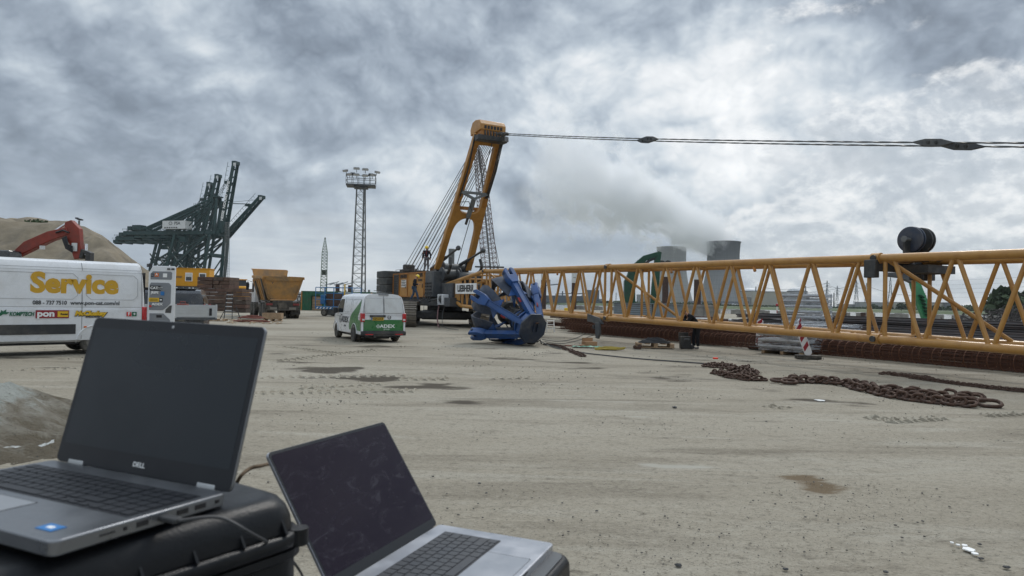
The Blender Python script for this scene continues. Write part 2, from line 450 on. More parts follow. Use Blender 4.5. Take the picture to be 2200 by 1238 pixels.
BROWN = [(1725, 1028, 95, 20, 1.0), (1760, 1044, 90, 14, .9)]
PALE = [(1010, 800, 130, 3, .5), (1300, 862, 110, 4, .6), (1230, 850, 90, 3, .5), (900, 790, 90, 3, .4), (1450, 998, 60, 6, .8),
        (640, 842, 90, 5, .5), (1500, 870, 120, 5, .4), (1700, 830, 60, 5, .4), (1370, 895, 70, 4, .5), (1800, 880, 60, 4, .35)]
def world_ellipses(L):
    out = []
    for px, py, hw, hh, s in L:
        c = G(px, py); a = G(px+hw, py+hw*.02); b = G(px, py+hh); b2 = G(px, max(py-hh, 660+(px-1100)*.02))
        out.append((c.x, c.y, (a-c).length, max((b-c).length, .4*(b2-c).length), s))
    return out
def edge_x(y):
    if y < 176: return min(17.6+(176-y)*68/61, 230)
    return 17.6-(y-176)*.8
rows = [-40, -20, -10, -4, 0, 1.5]
y = 2.2
while y < 260: rows.append(y); y *= 1.0135
rows += [300, 360, 450, 600, 900, 1500]
NC = 330
verts = []; faces = []
for y in rows:
    c0, c1 = -1.0*max(y, 6)-6, min(1.0*max(y, 6)+6, edge_x(y)-.5)
    xs = [-3000, -1200, c0*1.6-60, c0*1.2-5] + [c0+(c1-c0)*i/NC for i in range(NC+1)]
    e = edge_x(y); xs += [c1+(e-c1)*.5, e]
    verts += [(x, y, 0) for x in xs]
nc = len(xs)
va = np.array(verts)
pn = np.zeros(len(va))
for i, (x, y, _) in enumerate(verts):
    if abs(x) < 120 and y < 120:
        pn[i] = mnoise.noise((x*.13, y*.13, 1.7))*.6+mnoise.noise((x*.5, y*.5, 5))*.28+mnoise.noise((x*1.9, y*1.9, 9))*.12
va[:, 2] = pn*.03*np.clip((va[:, 1]-3)/4, 0, 1)*np.clip((110-va[:, 1])/30, 0, 1)-.008
wn = np.zeros((len(va), 2))
for i, (x, y, _) in enumerate(verts):
    if abs(x) < 60 and y < 70:
        wn[i] = (mnoise.noise((x*.55, y*.9, 11))+.5*mnoise.noise((x*1.6, y*2.6, 3)), mnoise.noise((x*.5, y*.8, 21))+.6*mnoise.noise((x*1.5, y*2.4, 7)))
def stamp(L):
    a = np.zeros(len(va))
    for cx, cy, rx, ry, s in world_ellipses(L):
        q = ((va[:, 0]-cx)/rx+wn[:, 0]*1.1)**2+((va[:, 1]-cy)/ry+wn[:, 1]*1.25)**2
        a = np.maximum(a, s*np.exp(-q*.95))
    return a
for j in range(len(rows)-1):
    for i in range(nc-1):
        a = j*nc+i; faces.append((a, a+1, a+nc+1, a+nc))
me = bpy.data.meshes.new('ground'); me.from_pydata([tuple(q) for q in va], [], faces); me.update()
me.polygons.foreach_set('use_smooth', [True]*len(me.polygons))
for nm, L in (('damp', DAMP), ('brown', BROWN), ('pale', PALE)):
    at = me.attributes.new(nm, 'FLOAT', 'POINT'); at.data.foreach_set('value', stamp(L).astype(np.float32))
ground = tag(obj('ground', me), kind='structure')

def ground_material(name, tint=1.0, attrs=True):
    mt = bpy.data.materials.new(name); mt.use_nodes = True; n = NT(mt.node_tree); b = mt.node_tree.nodes['Principled BSDF']
    tc = n.new('ShaderNodeNewGeometry').outputs['Position']
    st = n.mapping(tc, rot=(0, 0, R(8)), scale=(.16, .8, 1))
    big = n.noise(n.mapping(tc, scale=(.5, 1, 1)), .12, 6, .62, .6)
    strk = n.noise(st, 1.0, 8, .66, .8)
    strk2 = n.noise(n.mapping(tc, rot=(0, 0, R(-24)), scale=(.25, 1.6, 1)), 1.1, 7, .65, .5, w=6.)
    grain = n.noise(tc, 9, 9, .72)
    speck = n.noise(tc, 55, 4, .7)
    gr2 = n.noise(n.mapping(tc, scale=(.8, 1.5, 1)), 24, 6, .75, .4, w=2.)
    base = n.ramp(big, [(.34, (.232*tint, .206*tint, .158*tint)), (.5, (.305*tint, .274*tint, .215*tint)), (.66, (.375*tint, .346*tint, .283*tint))])
    base = n.mix(n.math('MULTIPLY', n.maprange(strk, .50, .66), .60), base, (.150, .128, .095))
    base = n.mix(n.math('MULTIPLY', n.maprange(strk2, .52, .66), .65), base, (.37, .345, .285))
    base = n.mix(n.math('MULTIPLY', n.maprange(grain, .52, .68), .50), base, (.105, .092, .070))
    base = n.mix(n.math('MULTIPLY', n.maprange(grain, .46, .30), .40), base, (.36, .34, .285))
    base = n.mix(n.math('MULTIPLY', n.maprange(speck, .55, .68), .65), base, (.07, .063, .052))
    base = n.mix(n.math('MULTIPLY', n.maprange(speck, .42, .28), .45), base, (.42, .40, .35))
    base = n.mix(n.math('MULTIPLY', n.maprange(gr2, .53, .64), .55), base, (.10, .086, .064))
    base = n.mix(n.math('MULTIPLY', n.maprange(gr2, .45, .34), .50), base, (.44, .41, .345))
    cl = n.noise(n.mapping(tc, scale=(.8, 1.6, 1)), 2.6, 10, .74, .9, w=9.)
    base = n.mix(n.math('MULTIPLY', n.maprange(cl, .56, .66), .40), base, (.095, .080, .058))
    fl = n.noise(n.mapping(tc, rot=(0, 0, .5), scale=(1, 3.2, 1)), 17, 4, .6, .4, w=1.)
    base = n.mix(n.math('MULTIPLY', n.maprange(fl, .66, .72), .6), base, (.055, .048, .038))
    rough = .92
    if attrs:
        for nm, colr, lo in (('pale', (.36, .345, .295), .3), ('damp', (.050, .040, .028), .16), ('brown', (.13, .092, .052), .30)):
            a = n.new('ShaderNodeAttribute', attribute_name=nm).outputs['Fac']
            jag = n.math('ADD', a, n.math('MULTIPLY', n.math('SUBTRACT', n.noise(n.mapping(tc, scale=(.55, 1.5, 1)), 1.6, 9, .72, .6, w=3.), .5), 2.0))
            mk = n.math('MULTIPLY', n.maprange(jag, lo, lo+.4), n.maprange(a, .08, .40))
            mk = n.math('MULTIPLY', mk, .92)
            base = n.mix(mk, base, colr)
    n.link(base, b.inputs['Base Color']); b.inputs['Roughness'].default_value = rough
    b.inputs['Specular IOR Level'].default_value = .25
    h = n.math('ADD', n.math('MULTIPLY', grain, .6), n.math('MULTIPLY', speck, .25))
    h = n.math('ADD', h, n.math('MULTIPLY', strk, .9))
    bn = n.new('ShaderNodeBump'); bn.inputs['Strength'].default_value = .9; bn.inputs['Distance'].default_value = .035
    n.link(h, bn.inputs['Height']); n.link(bn.outputs[0], b.inputs['Normal'])
    return mt
MG = ground_material('compacted sandy yard'); ground.data.materials.append(MG)
MG2 = ground_material('pressed tyre print sand', 1.15, False)
MGD = mat('dark grit', (.105, .098, .086), .9, var=.45, scale=20)

# tyre prints: rows of low pressed lugs
def tyre_print(a, b, w, pitch, seed, chev=True):
    rnd = random.Random(seed); mb = MB()
    A, B = G(*a), G(*b); L = (B-A).length; d = (B-A).normalized(); s = V(-d.y, d.x, 0)
    k = 0; t = 0
    while t < L:
        if mnoise.noise((t*.35, seed, 0)) > -.12:
            for sg in (-1, 1):
                c = A+d*t+s*(mnoise.noise((t*.2, seed, 4))*.12)
                e0 = c+s*sg*.03+d*(.5 if sg > 0 else 0)*pitch; e1 = c+s*sg*w/2+d*((.5 if sg > 0 else 0)*pitch+.12)
                hh = rnd.uniform(.010, .022)
                for (p, q) in ((e0, e1),):
                    u = d*pitch*.22
                    vs = [p-u, p+u, q+u, q-u, (p+q)/2-u*.3+Z*hh*2, (p+q)/2+u*.3+Z*hh*2]
                    vs = [V(x.x, x.y, x.z+(-.012 if i < 4 else 0)) for i, x in enumerate(vs)]
                    mb.add(vs, [(0, 1, 5, 4), (1, 2, 5), (2, 3, 4, 5), (3, 0, 4)])
        t += pitch*rnd.uniform(.95, 1.05)
    o = mb.build('tyre_print', MG2, smooth=0)
    return tag(o, kind='stuff')
tyre_print((520, 846), (1120, 838), .55, .17, 1); tyre_print((850, 816), (1130, 812), .5, .2, 2)
tyre_print((560, 812), (905, 806), .45, .22, 3); tyre_print((0, 797), (170, 792), .5, .2, 4)
tyre_print((640, 835), (820, 826), .4, .2, 5); tyre_print((870, 745), (600, 775), .4, .25, 6)
tyre_print((1640, 872), (1900, 900), .35, .14, 8); tyre_print((1900, 905), (2190, 890), .4, .16, 10); tyre_print((600, 745), (730, 760), .4, .2, 12)

# loose stones and grit
def stone_mesh(rnd):
    vs = []; n = 5
    for k, (zz, rr) in enumerate(((-.25, .8), (.25, .9))):
        for i in range(n):
            a = 2*math.pi*(i+.5*k)/n; r = rr*rnd.uniform(.65, 1.1)
            vs.append((r*math.cos(a), r*math.sin(a), zz*rnd.uniform(.7, 1.3)))
    vs.append((rnd.uniform(-.3, .3), rnd.uniform(-.3, .3), .62))
    fs = [(i, (i+1) % n, n+i) for i in range(n)]+[((i+1) % n, n+(i+1) % n, n+i) for i in range(n)]+[(n+i, n+(i+1) % n, 2*n) for i in range(n)]
    return vs, fs
rnd = random.Random(5); protos = [stone_mesh(rnd) for _ in range(6)]
mb = MB(); mb2 = MB()
for k in range(44000):
    d = 4.2*math.exp(rnd.random()**.9*2.1); x = rnd.uniform(-.8, .8)*d
    cl = mnoise.noise((x*.45, d*.45, 3))
    if rnd.random() > .16+cl*1.5: continue
    r = .0026*math.exp(rnd.random()**5*1.5)*(.70+.075*d)
    vs, fs = protos[k % 6]; a = rnd.uniform(0, 6.3); ca, sa = math.cos(a)*r, math.sin(a)*r; sx = rnd.uniform(.8, 1.7)
    (mb if rnd.random() < .62 else mb2).add([(x+q[0]*sx*ca-q[1]*sa, d+q[0]*sx*sa+q[1]*ca, q[2]*r+r*.1) for q in vs], fs)
tag(mb.build('gravel', MGD, smooth=0), kind='stuff'); tag(mb2.build('gravel', MG2, smooth=0), kind='stuff')
# stones large enough to pick out
for i, (px, py, r, cap) in enumerate([(930, 1024, .022, 'dark grey stone lying just right of the silver laptop screen corner'), (1030, 1039, .024, 'larger dark stone right of the lone stone beside the silver laptop lid'),
      (1045, 1060, .02, 'flat grey stone below the larger dark stone near the silver laptop'), (1208, 1081, .016, 'small stone in the scattered group above the silver laptop palm rest'), (1143, 1070, .014, 'tiny dark stone left of the scattered group above the palm rest'),
      (2105, 1170, .026, 'dark stone above right of the white paint spots'), (2108, 1201, .03, 'flat dark stone directly below the white paint spots'), (2163, 1220, .036, 'biggest dark stone in the lower right corner'),
      (1458, 1215, .036, 'angular dark stone on its own at the bottom edge of the yard'), (1688, 1224, .03, 'brown stone near the bottom edge between two dark stones'), (1903, 1230, .026, 'dark stone at the bottom edge left of the white paint spots'),
      (1450, 876, .06, 'greyish flat stone on the open yard left of the long chain'), (1282, 1098, .02, 'dark stone furthest right of the group above the silver laptop')]):
    vs, fs = stone_mesh(random.Random(i+40)); c = G(px, py)
    o = MB().add([(q[0]*r*.95, q[1]*r*.75, q[2]*r*.6+r*.1) for q in vs], fs).build('stone', mat('dark stone', (.055, .056, .056), .85, var=.3, scale=30), smooth=0)
    o.location = c; tag(o, cap, 'stone', 'loose stones on the yard')
psp = thing('paint_spots', 'white paint spots splashed on the yard in the lower right', 'paint spots', G(2082, 1183))
for px, py, a, b in [(2082, 1183, .045, .026), (2072, 1174, .026, .012), (2095, 1192, .026, .012), (2058, 1173, .018, .010), (2045, 1168, .014, .009)]:
    c = G(px, py)-G(2082, 1183); k = 13
    MB().prism([(c.x+a*math.cos(6.283*i/k)*rnd.uniform(.6, 1.1), c.y+b*2*math.sin(6.283*i/k)*rnd.uniform(.6, 1.1)) for i in range(k)], .012, h0=.004).build('spot', M['twhite'], psp, smooth=0)
c = G(1762, 861); o = MB().prism([(.11*math.cos(6.283*i/13)*rnd.uniform(.6, 1.1), .13*math.sin(6.283*i/13)*rnd.uniform(.6, 1.1)) for i in range(13)], .010, h0=.002).build('painted_reflection', M['white2'], smooth=0); o.location = c  # whitish reflection of a puddle, painted in as a flat white patch
tag(o, 'white puddle reflection painted on a damp patch below the long chain', 'blotch')

# ------------------------------------------------------------------ water, far bank
mw = bpy.data.materials.new('river water'); mw.use_nodes = True; n = NT(mw.node_tree); b = mw.node_tree.nodes['Principled BSDF']
b.inputs['Base Color'].default_value = (.10, .10, .085, 1); b.inputs['Roughness'].default_value = .22
tcw = n.new('ShaderNodeNewGeometry').outputs['Position']
bn = n.new('ShaderNodeBump'); bn.inputs['Strength'].default_value = .35; bn.inputs['Distance'].default_value = .3
n.link(n.noise(n.mapping(tcw, scale=(.3, 1, 1)), .8, 5, .6), bn.inputs['Height']); n.link(bn.outputs[0], b.inputs['Normal'])
mb = MB(); mb.add([(-3500, -60, -4), (4000, -60, -4), (4000, 6000, -4), (-3500, 6000, -4)], [(0, 1, 2, 3)])
tag(mb.build('river_water', mw, smooth=0), kind='structure')
# quay face
mb = MB(); ys = [-40, 0, 40, 80, 120, 176]
pts = [V(edge_x(q), q, 0) for q in ys]+[V(edge_x(q), q, 0) for q in (300, 600, 1500)]
for a_, b_ in zip(pts, pts[1:]): mb.add([a_-Z*.02, b_-Z*.02, b_-Z*5, a_-Z*5], [(0, 1, 2, 3)])
tag(mb.build('quay_face', M['concrete'], smooth=0), kind='structure')
mgrass = mat('far bank grass', (.075, .105, .045), .95, var=.35, scale=.02, dirt=(.16, .15, .09), dirtamt=.5, dirtscale=.01)
mgrass2 = mat('far fields', (.10, .115, .06), .95, var=.3, scale=.01)
bank = [V(1600, -500, 0), V(904, 416, 0), V(574, 850, 0), V(360, 1130, 0), V(142, 1418, 0), V(-250, 1900, 0), V(-1200, 2900, 0), V(-3400, 5200, 0)]
nb = V(568, 432, 0).normalized()
mb = MB(); vs = []
for p in bank: vs += [p-Z*4.6, p+nb*14-Z*.2, p+nb*40+Z*.6, p+nb*60-Z*1]
for i in range(len(bank)-1):
    for k in range(3): mb.add([vs[i*4+k], vs[i*4+k+1], vs[i*4+4+k+1], vs[i*4+4+k]], [(0, 3, 2, 1)])
tag(mb.build('far_bank', mgrass), kind='structure')
mb = MB(); poly = [p+nb*59-Z*.9 for p in bank]+[V(-3400, 5900, -.9), V(3900, 5900, -.9), V(3900, -500, -.9)]
mb.add(poly, [tuple(range(len(poly)))])
tag(mb.build('far_land', mgrass2, smooth=0), kind='structure')
def pbank(t, back):                            # point on the far land: t along the bank from the right, metres back from it
    q = bank[2].lerp(bank[4], t); return q+nb*back
# ------------------------------------------------------------------ far trees
mleaf = mat('far foliage', (.045, .07, .03), .95, var=.45, scale=.15, bump=0)
mtrunk = mat('far trunk', (.07, .055, .04), .9)
def tree_mesh(seed, h, w, n=220):
    rnd = random.Random(seed); mb = MB()
    for k in range(n):
        a = rnd.uniform(0, 6.28); u = rnd.uniform(-1, 1); rr = rnd.uniform(.45, 1)
        hump = 1+.25*math.sin(3*a+seed)
        c = V(math.cos(a)*math.sqrt(1-u*u)*rr*w/2*hump, math.sin(a)*math.sqrt(1-u*u)*rr*w/2*hump, h*.6+u*rr*h*.4)
        s_ = rnd.uniform(.05, .11)*h; q = Euler((rnd.uniform(0, 3), rnd.uniform(0, 3), rnd.uniform(0, 3))).to_matrix()
        mb.add([c+q@V(-s_, -s_, 0), c+q@V(s_, -s_*.7, 0), c+q@V(s_*.8, s_, .2*s_), c+q@V(-s_, s_*.8, 0)], [(0, 1, 2, 3)])
    return mb.mesh('crown', 0)
tms = [tree_mesh(s_, 1, rnd_w, 260) for s_, rnd_w in ((1, 1.1), (2, .9), (3, 1.3))]
trk = MB().tube((0, 0, 0), (0, 0, .6), .035, 7, .015).tube((0, 0, .35), (.15, 0, .7), .015, 5, .008).tube((0, 0, .3), (-.14, .06, .66), .015, 5, .008).mesh('trunk')
for me_ in tms: me_.materials.append(mleaf)
trk.materials.append(mtrunk)
def tree(p, h, k, label, group=None, wide=1.0):
    t = thing('tree', label, 'tree', p, k*1.3, group)
    c = obj('crown', tms[k % 3], t); c.scale = (h*wide, h*wide, h); c2 = obj('trunk', trk, t); c2.scale = (h, h, h)
    return t
# a belt of scrub and trees behind the dyke reads as one mass: stuff
mb = MB(); rr_ = random.Random(11)
for k in range(7500):
    t = rr_.uniform(-.7, 4.5) if k % 2 else rr_.uniform(-.7, 1.2)
    q = bank[2].lerp(bank[4], t)+nb*rr_.uniform(62, 110)
    hgt = 4.5+4*mnoise.noise((t*9, 0, 0))+3*mnoise.noise((t*31, 2, 0))
    if .22 < t < .62: hgt *= .35
    hgt = max(hgt, .8)
    c = q+V(0, 0, rr_.uniform(-.5, hgt)); s_ = rr_.uniform(1., 2.6); e = Euler((rr_.uniform(0, 3), rr_.uniform(0, 3), rr_.uniform(0, 3))).to_matrix()
    mb.add([c+e@V(-s_, -s_, 0), c+e@V(s_, -s_*.7, 0), c+e@V(s_*.8, s_, .2*s_), c+e@V(-s_, s_*.8, 0)], [(0, 1, 2, 3)])
tag(mb.build('treeline', mleaf, smooth=0), kind='stuff')

# ------------------------------------------------------------------ cooling towers, power station
def tower_mat(name, c_lo, c_hi, stain):
    mt = bpy.data.materials.new(name); mt.use_nodes = True; n = NT(mt.node_tree); b = mt.node_tree.nodes['Principled BSDF']
    tc = n.new('ShaderNodeTexCoord').outputs['Object']
    sp = n.new('ShaderNodeSeparateXYZ'); n.link(tc, sp.inputs[0])
    ang = n.math('ARCTAN2', sp.outputs[1], sp.outputs[0])
    cb = n.new('ShaderNodeCombineXYZ'); n.link(n.math('MULTIPLY', ang, 14), cb.inputs[0]); n.link(n.math('MULTIPLY', sp.outputs[2], .012), cb.inputs[1])
    st = n.noise(cb.outputs[0], 1.6, 7, .65, .2)
    col = n.ramp(st, [(.3, c_lo), (.7, c_hi)])
    topm = n.maprange(n.math('ADD', sp.outputs[2], n.math('MULTIPLY', n.math('SUBTRACT', st, .5), 130)), 60, 165, 0, stain)
    col = n.mix(topm, col, (.075, .08, .085))
    ban = n.new('ShaderNodeTexWave', wave_type='BANDS', bands_direction='Z'); ban.inputs['Scale'].default_value = .028; n.link(tc, ban.inputs['Vector'])
    col = n.mix(n.math('MULTIPLY', n.maprange(ban.outputs[1], .0, .15, 1, 0), .15), col, (.12, .12, .12))
    n.link(col, b.inputs['Base Color']); b.inputs['Roughness'].default_value = .95
    return mt
def cooling_tower(px, d, H_, rb, rt_, rtop, mt, label):
    p = V((px-CX)/F_PX*d, d, -.9)
    t = thing('cooling_tower', label, 'cooling tower', p, 0, 'cooling towers')
    prof = []
    for i in range(37):
        z = 9+(H_-9)*i/36; zt = H_*.78
        k = (rb**2/rt_**2-1)/zt**2
        r = rt_*math.sqrt(1+k*(z-zt)**2) if z < zt else rt_+(rtop-rt_)*((z-zt)/(H_-zt))**1.6
        prof.append((r, z))
    prof2 = prof+[(r-1.5, z) for r, z in reversed(prof)]
    MB().lathe(prof2, 72, cap=False).build('shell', mt, t)
    MB().lathe([(rtop+.9, H_-2.5), (rtop+.9, H_), (rtop-1.5, H_+.01)], 72, cap=False).build('rim', mt, t)
    mb = MB(); n_ = 44
    for i in range(n_):
        a, b_ = 6.2832*i/n_, 6.2832*(i+1)/n_; r0 = rb+1.5; r1 = prof[0][0]-.7
        mb.tube((r0*math.cos(a), r0*math.sin(a), 0), (r1*math.cos(b_), r1*math.sin(b_), 9.5), .6, 4)
        mb.tube((r0*math.cos(b_), r0*math.sin(b_), 0), (r1*math.cos(a), r1*math.sin(a), 9.5), .6, 4)
    tag(mb.build('support_struts', M['concrete'], t), kind='stuff')
    MB().lathe([(rb+4, 0), (rb+4, 1.6), (rb+3.2, 1.6), (rb+3.2, 0)], 48).build('basin_wall', M['concrete'], t)
    return t
cooling_tower(1441.5, 1980, 168, 66, 41.5, 42.5, tower_mat('pale tower concrete', (.27, .275, .27), (.40, .40, .385), .18), 'pale concrete cooling tower on the left, behind the green excavator boom')
cooling_tower(1553, 1793, 169, 65, 41, 43.5, tower_mat('stained tower concrete', (.19, .195, .20), (.30, .305, .305), .85), 'darker stained cooling tower with steam drifting from its top')
mfac = mat('power station cladding', (.30, .31, .31), .8, var=.08, scale=.05, dirt=(.2, .2, .2), dirtamt=.3, dirtscale=.05)
mbeige = mat('beige cladding', (.40, .385, .33), .8, var=.06, scale=.05, dirt=(.28, .27, .24), dirtamt=.3, dirtscale=.04)
mdk = mat('dark cladding', (.13, .14, .145), .8, var=.1, scale=.05)
mdome = mat('pale dome', (.58, .60, .61), .6, var=.05, scale=.1)
mwin = mat('far windows', (.05, .06, .07), .3)
def PB(px, d): return V((px-CX)/F_PX*d, d, -.9)
DN = 1500
def zpix(px, py, d): return HCAM+((647+.02*(px-1100))-py)/F_PX*d
def block(name, label, x0, x1, ytop, d, dep, m_, cat='building', bands=0, wins=0, grp=None):
    a, b_ = PB(x0, d), PB(x1, d); h = zpix((x0+x1)/2, ytop, d)+.9
    w = b_.x-a.x
    t = thing(name, label, cat, (a.x+w/2, d+dep/2, -.9), 0, grp)
    MB().box((0, 0, h/2), (w, dep, h)).build('wall', m_, t, smooth=0)
    MB().box((0, 0, h+.4), (w+.8, dep+.8, .8)).build('roof', mdk, t, smooth=0)
    for k in range(bands): MB().box((0, -dep/2-.15, h*(.35+.5*k/max(1, bands))), (w*.96, .3, h*.05)).build('window_band', mwin, t, smooth=0)
    for k in range(wins):
        MB().box((-w/2+w*(k+.5)/wins, -dep/2-.15, h*.5), (w/wins*.45, .3, h*.25)).build('window', mwin, t, smooth=0)
    return t
def reactor(px, d, r, hcyl, htop, label):
    t = thing('reactor_building', label, 'building', PB(px, d), 0, 'domed reactor buildings')
    MB().lathe([(r, 0), (r, hcyl)], 48).build('wall', mfac, t)
    MB().lathe([(r+.8, hcyl), (r+.8, hcyl+1.2), (r-1, hcyl+1.2)], 48).build('rim', mdk, t)
    MB().lathe([(r*.93*math.cos(a), hcyl+1+(htop-hcyl-1)*math.sin(a)) for a in [math.pi/2*i/10 for i in range(10)]]+[(.1, htop)], 48).build('dome', mdome, t)
    return t
reactor(1611, 1540, 21, zpix(1611, 627, 1540)+.9, zpix(1611, 619, 1540)+.9, 'domed reactor building partly behind the right cooling tower')
reactor(1713, 1540, 21.5, zpix(1713, 627, 1540)+.9, zpix(1713, 618, 1540)+.9, 'domed reactor building right of the long beige hall')
block('turbine_hall', 'long beige turbine hall between the two reactor domes', 1617, 1697, 627, 1480, 60, mbeige, bands=0)
block('office_block', 'light office block in front of the right reactor dome with window rows', 1694, 1722, 639, 1460, 20, mfac, wins=8)
block('switch_house', 'small dark flat building right of the reactor domes', 1738, 1780, 642, 1470, 40, mdk)
block('low_hall', 'low dark shed adjoining the right reactor building', 1722, 1740, 638, 1480, 30, mfac)
block('pump_house', 'small grey annex at the foot of the right cooling tower', 1598, 1618, 640, 1490, 25, mfac, wins=3)
block('warehouse', 'long pale warehouse on the far bank right of the boom joint', 1866, 1952, 651, 1250, 50, mfac)
block('warehouse', 'pale high warehouse on the far bank seen behind the green arm', 1952, 2030, 651, 1200, 50, mbeige)
block('warehouse', 'short dark grey shed on the far bank beside the pale warehouse', 2031, 2046, 651, 1195, 45, mdk)
block('warehouse', 'low white sheds on the far bank left of the boom joint', 1815, 1864, 655, 1300, 30, mfac)
block('terminal_shed', 'far grey shed left of the corrugated container', 1275, 1300, 643, 1700, 40, mfac)
block('terminal_shed', 'tiny far block on the skyline between the first two mooring piles', 1196, 1214, 643, 1900, 40, mfac)
block('pump_station', 'small pale hut in front of the left cooling tower', 1372, 1398, 634, 1650, 25, mfac, wins=2)
for i, (px, y0, d) in enumerate([(1624, 616, 1500), (1731, 615, 1500), (1792, 629, 1500), (1786, 632, 1520)]):
    h = zpix(px, y0, d)+.9
    o = MB().lathe([(1.6, 0), (1.1, h)], 10).build('vent_stack', mdk); o.location = PB(px, d)
    tag(o, ['thin vent stack between the reactor domes', 'thin vent stack on the right side of the second dome', 'taller grey chimney left of the pylons', 'shorter grey chimney left of the pylons'][i], 'chimney')
mb = MB(); p0, p1 = PB(1480, 1640), PB(1606, 1560)
for i in range(45):
    a, b_ = p0.lerp(p1, i/45), p0.lerp(p1, (i+1)/45)
    mb.bar(a+Z*11, b_+Z*11, .9); mb.bar(a, b_+Z*11, .8); mb.bar(a+Z*11, b_, .8); mb.bar(a+Z*1, b_+Z*1, .8)
tag(mb.build('cooler_row', mat('far blue grey steel', (.07, .10, .14), .7)), 'dark lattice row of coolers along the foot of the cooling towers', 'cooler row')
# pylons
mpy = mat('pylon steel', (.16, .18, .19), .6)
def pylon_mesh(h=1.0):
    mb = MB(); lv = [0, .3, .5, .62, .74, .86, 1.0]; wd = [.09, .055, .036, .026, .022, .018, .004]
    for a, b_, wa, wb in zip(lv, lv[1:], wd, wd[1:]):
        for sx in (-1, 1):
            for sy in (-1, 1): mb.bar((sx*wa, sy*wa, a), (sx*wb, sy*wb, b_), .008)
            mb.bar((sx*wa, -wa, a), (-sx*wb, -wb, b_), .005); mb.bar((sx*wa, wa, a), (-sx*wb, wb, b_), .005); mb.bar((-wa, sx*wa, a), (-wb, -sx*wb, b_), .005)
    for z, w in ((.62, .17), (.76, .22), (.89, .14)):
        mb.bar((-w, 0, z), (w, 0, z), .008); mb.bar((-w, 0, z), (0, 0, z+.035), .005); mb.bar((w, 0, z), (0, 0, z+.035), .005)
        for sx in (-1, 1): mb.bar((sx*w, 0, z), (sx*w, 0, z-.035), .006)
    me = mb.mesh('pylon', 0); me.materials.append(mpy); return me
pym = pylon_mesh(); pyl = []
for i, (px, yt, d) in enumerate([(1777, 603, 1500), (1799, 614, 1450), (1840, 602, 1150), (1862, 608, 1300), (1913, 596, 1500), (1988, 630, 1500), (1324, 628, 2200), (1776, 620, 1800), (1990, 634, 1300), (1250, 633, 2400)]):
    o = obj('electricity_pylon', pym); h = zpix(px, yt, d)+.9; o.location = PB(px, d); o.scale = (h, h, h); o.rotation_euler = (0, 0, .5+i*.1)
    tag(o, ['lattice pylon left of the twin chimneys', 'second lattice pylon just right of the chimneys', 'tallest lattice pylon left of the boom joint', 'lattice pylon directly left of the boom joint', 'pylon seen through the boom right of the joint', 'short pylon behind the green arm', 'faint far pylon beside the corrugated container',
            'faint pylon behind the twin chimneys', 'low pylon right of the green arm', 'faintest pylon near the left mooring piles'][i], 'pylon', 'power pylons on the far bank'); pyl.append(o)
mwire = mat('power line', (.12, .14, .16), .6)
def power_line(a, b_, sag, r, label):
    mb = MB()
    pts = [a.lerp(b_, i/24)-Z*sag*4*(i/24)*(1-i/24) for i in range(25)]
    mb.path(pts, r, 4); tag(mb.build('power_line', mwire), label, 'power line', 'power lines over the river')
ends = [((2210, 572), 300), ((2210, 588), 300), ((2210, 600), 300), ((2210, 612), 300), ((2210, 628), 320)]
for i, ((px, py), d) in enumerate(ends):
    power_line(P(px, py, d)+V(80, -50, 3), P(1913, 603+i*8, 1450), 4, .10, ['topmost', 'second highest', 'middle', 'second lowest', 'lowest'][i]+' power line rising to the right edge behind the boom')
for i, (x0, y0, x1, y1) in enumerate([(1640, 618, 1777, 608), (1640, 628, 1840, 612), (1777, 612, 1862, 616), (1862, 614, 1990, 634)]):
    power_line(P(x0, y0, 1480), P(x1, y1, 1400), 8, .35, ['upper power line above the beige turbine hall', 'lower power line above the beige turbine hall', 'short line between the pylons left of the boom joint', 'line running right from the pylon at the boom joint'][i])
# trees one can tell apart
tree(V(190, 262, -4)+V(0, 0, 0), 15, 1, 'tall dark tree above the scrap heap at the right edge', wide=1)
bpy.data.objects['tree'].location = P(2166, 676, 262)-Z*0
bpy.data.objects['tree'].location.z = -4.5
for i, (px, d, h) in enumerate([(2190, 250, 11), (1937, 900, 10), (1905, 1000, 8), (2048, 830, 9), (1876, 1050, 9), (2010, 860, 8)]):
    q = P(px, 660, d); q.z = -4.0 if d < 300 else -1
    tree(q, h, i, ['dark round bush tree right of the tall tree at the right edge', 'round tree on the far bank behind the green arm', 'bushy tree left of the green arm on the far bank', 'bushy tree on the far bank below the dark shed', 'low tree on the far bank right of the boom joint', 'small far bank tree right of the green arm'][i], wide=1.4)

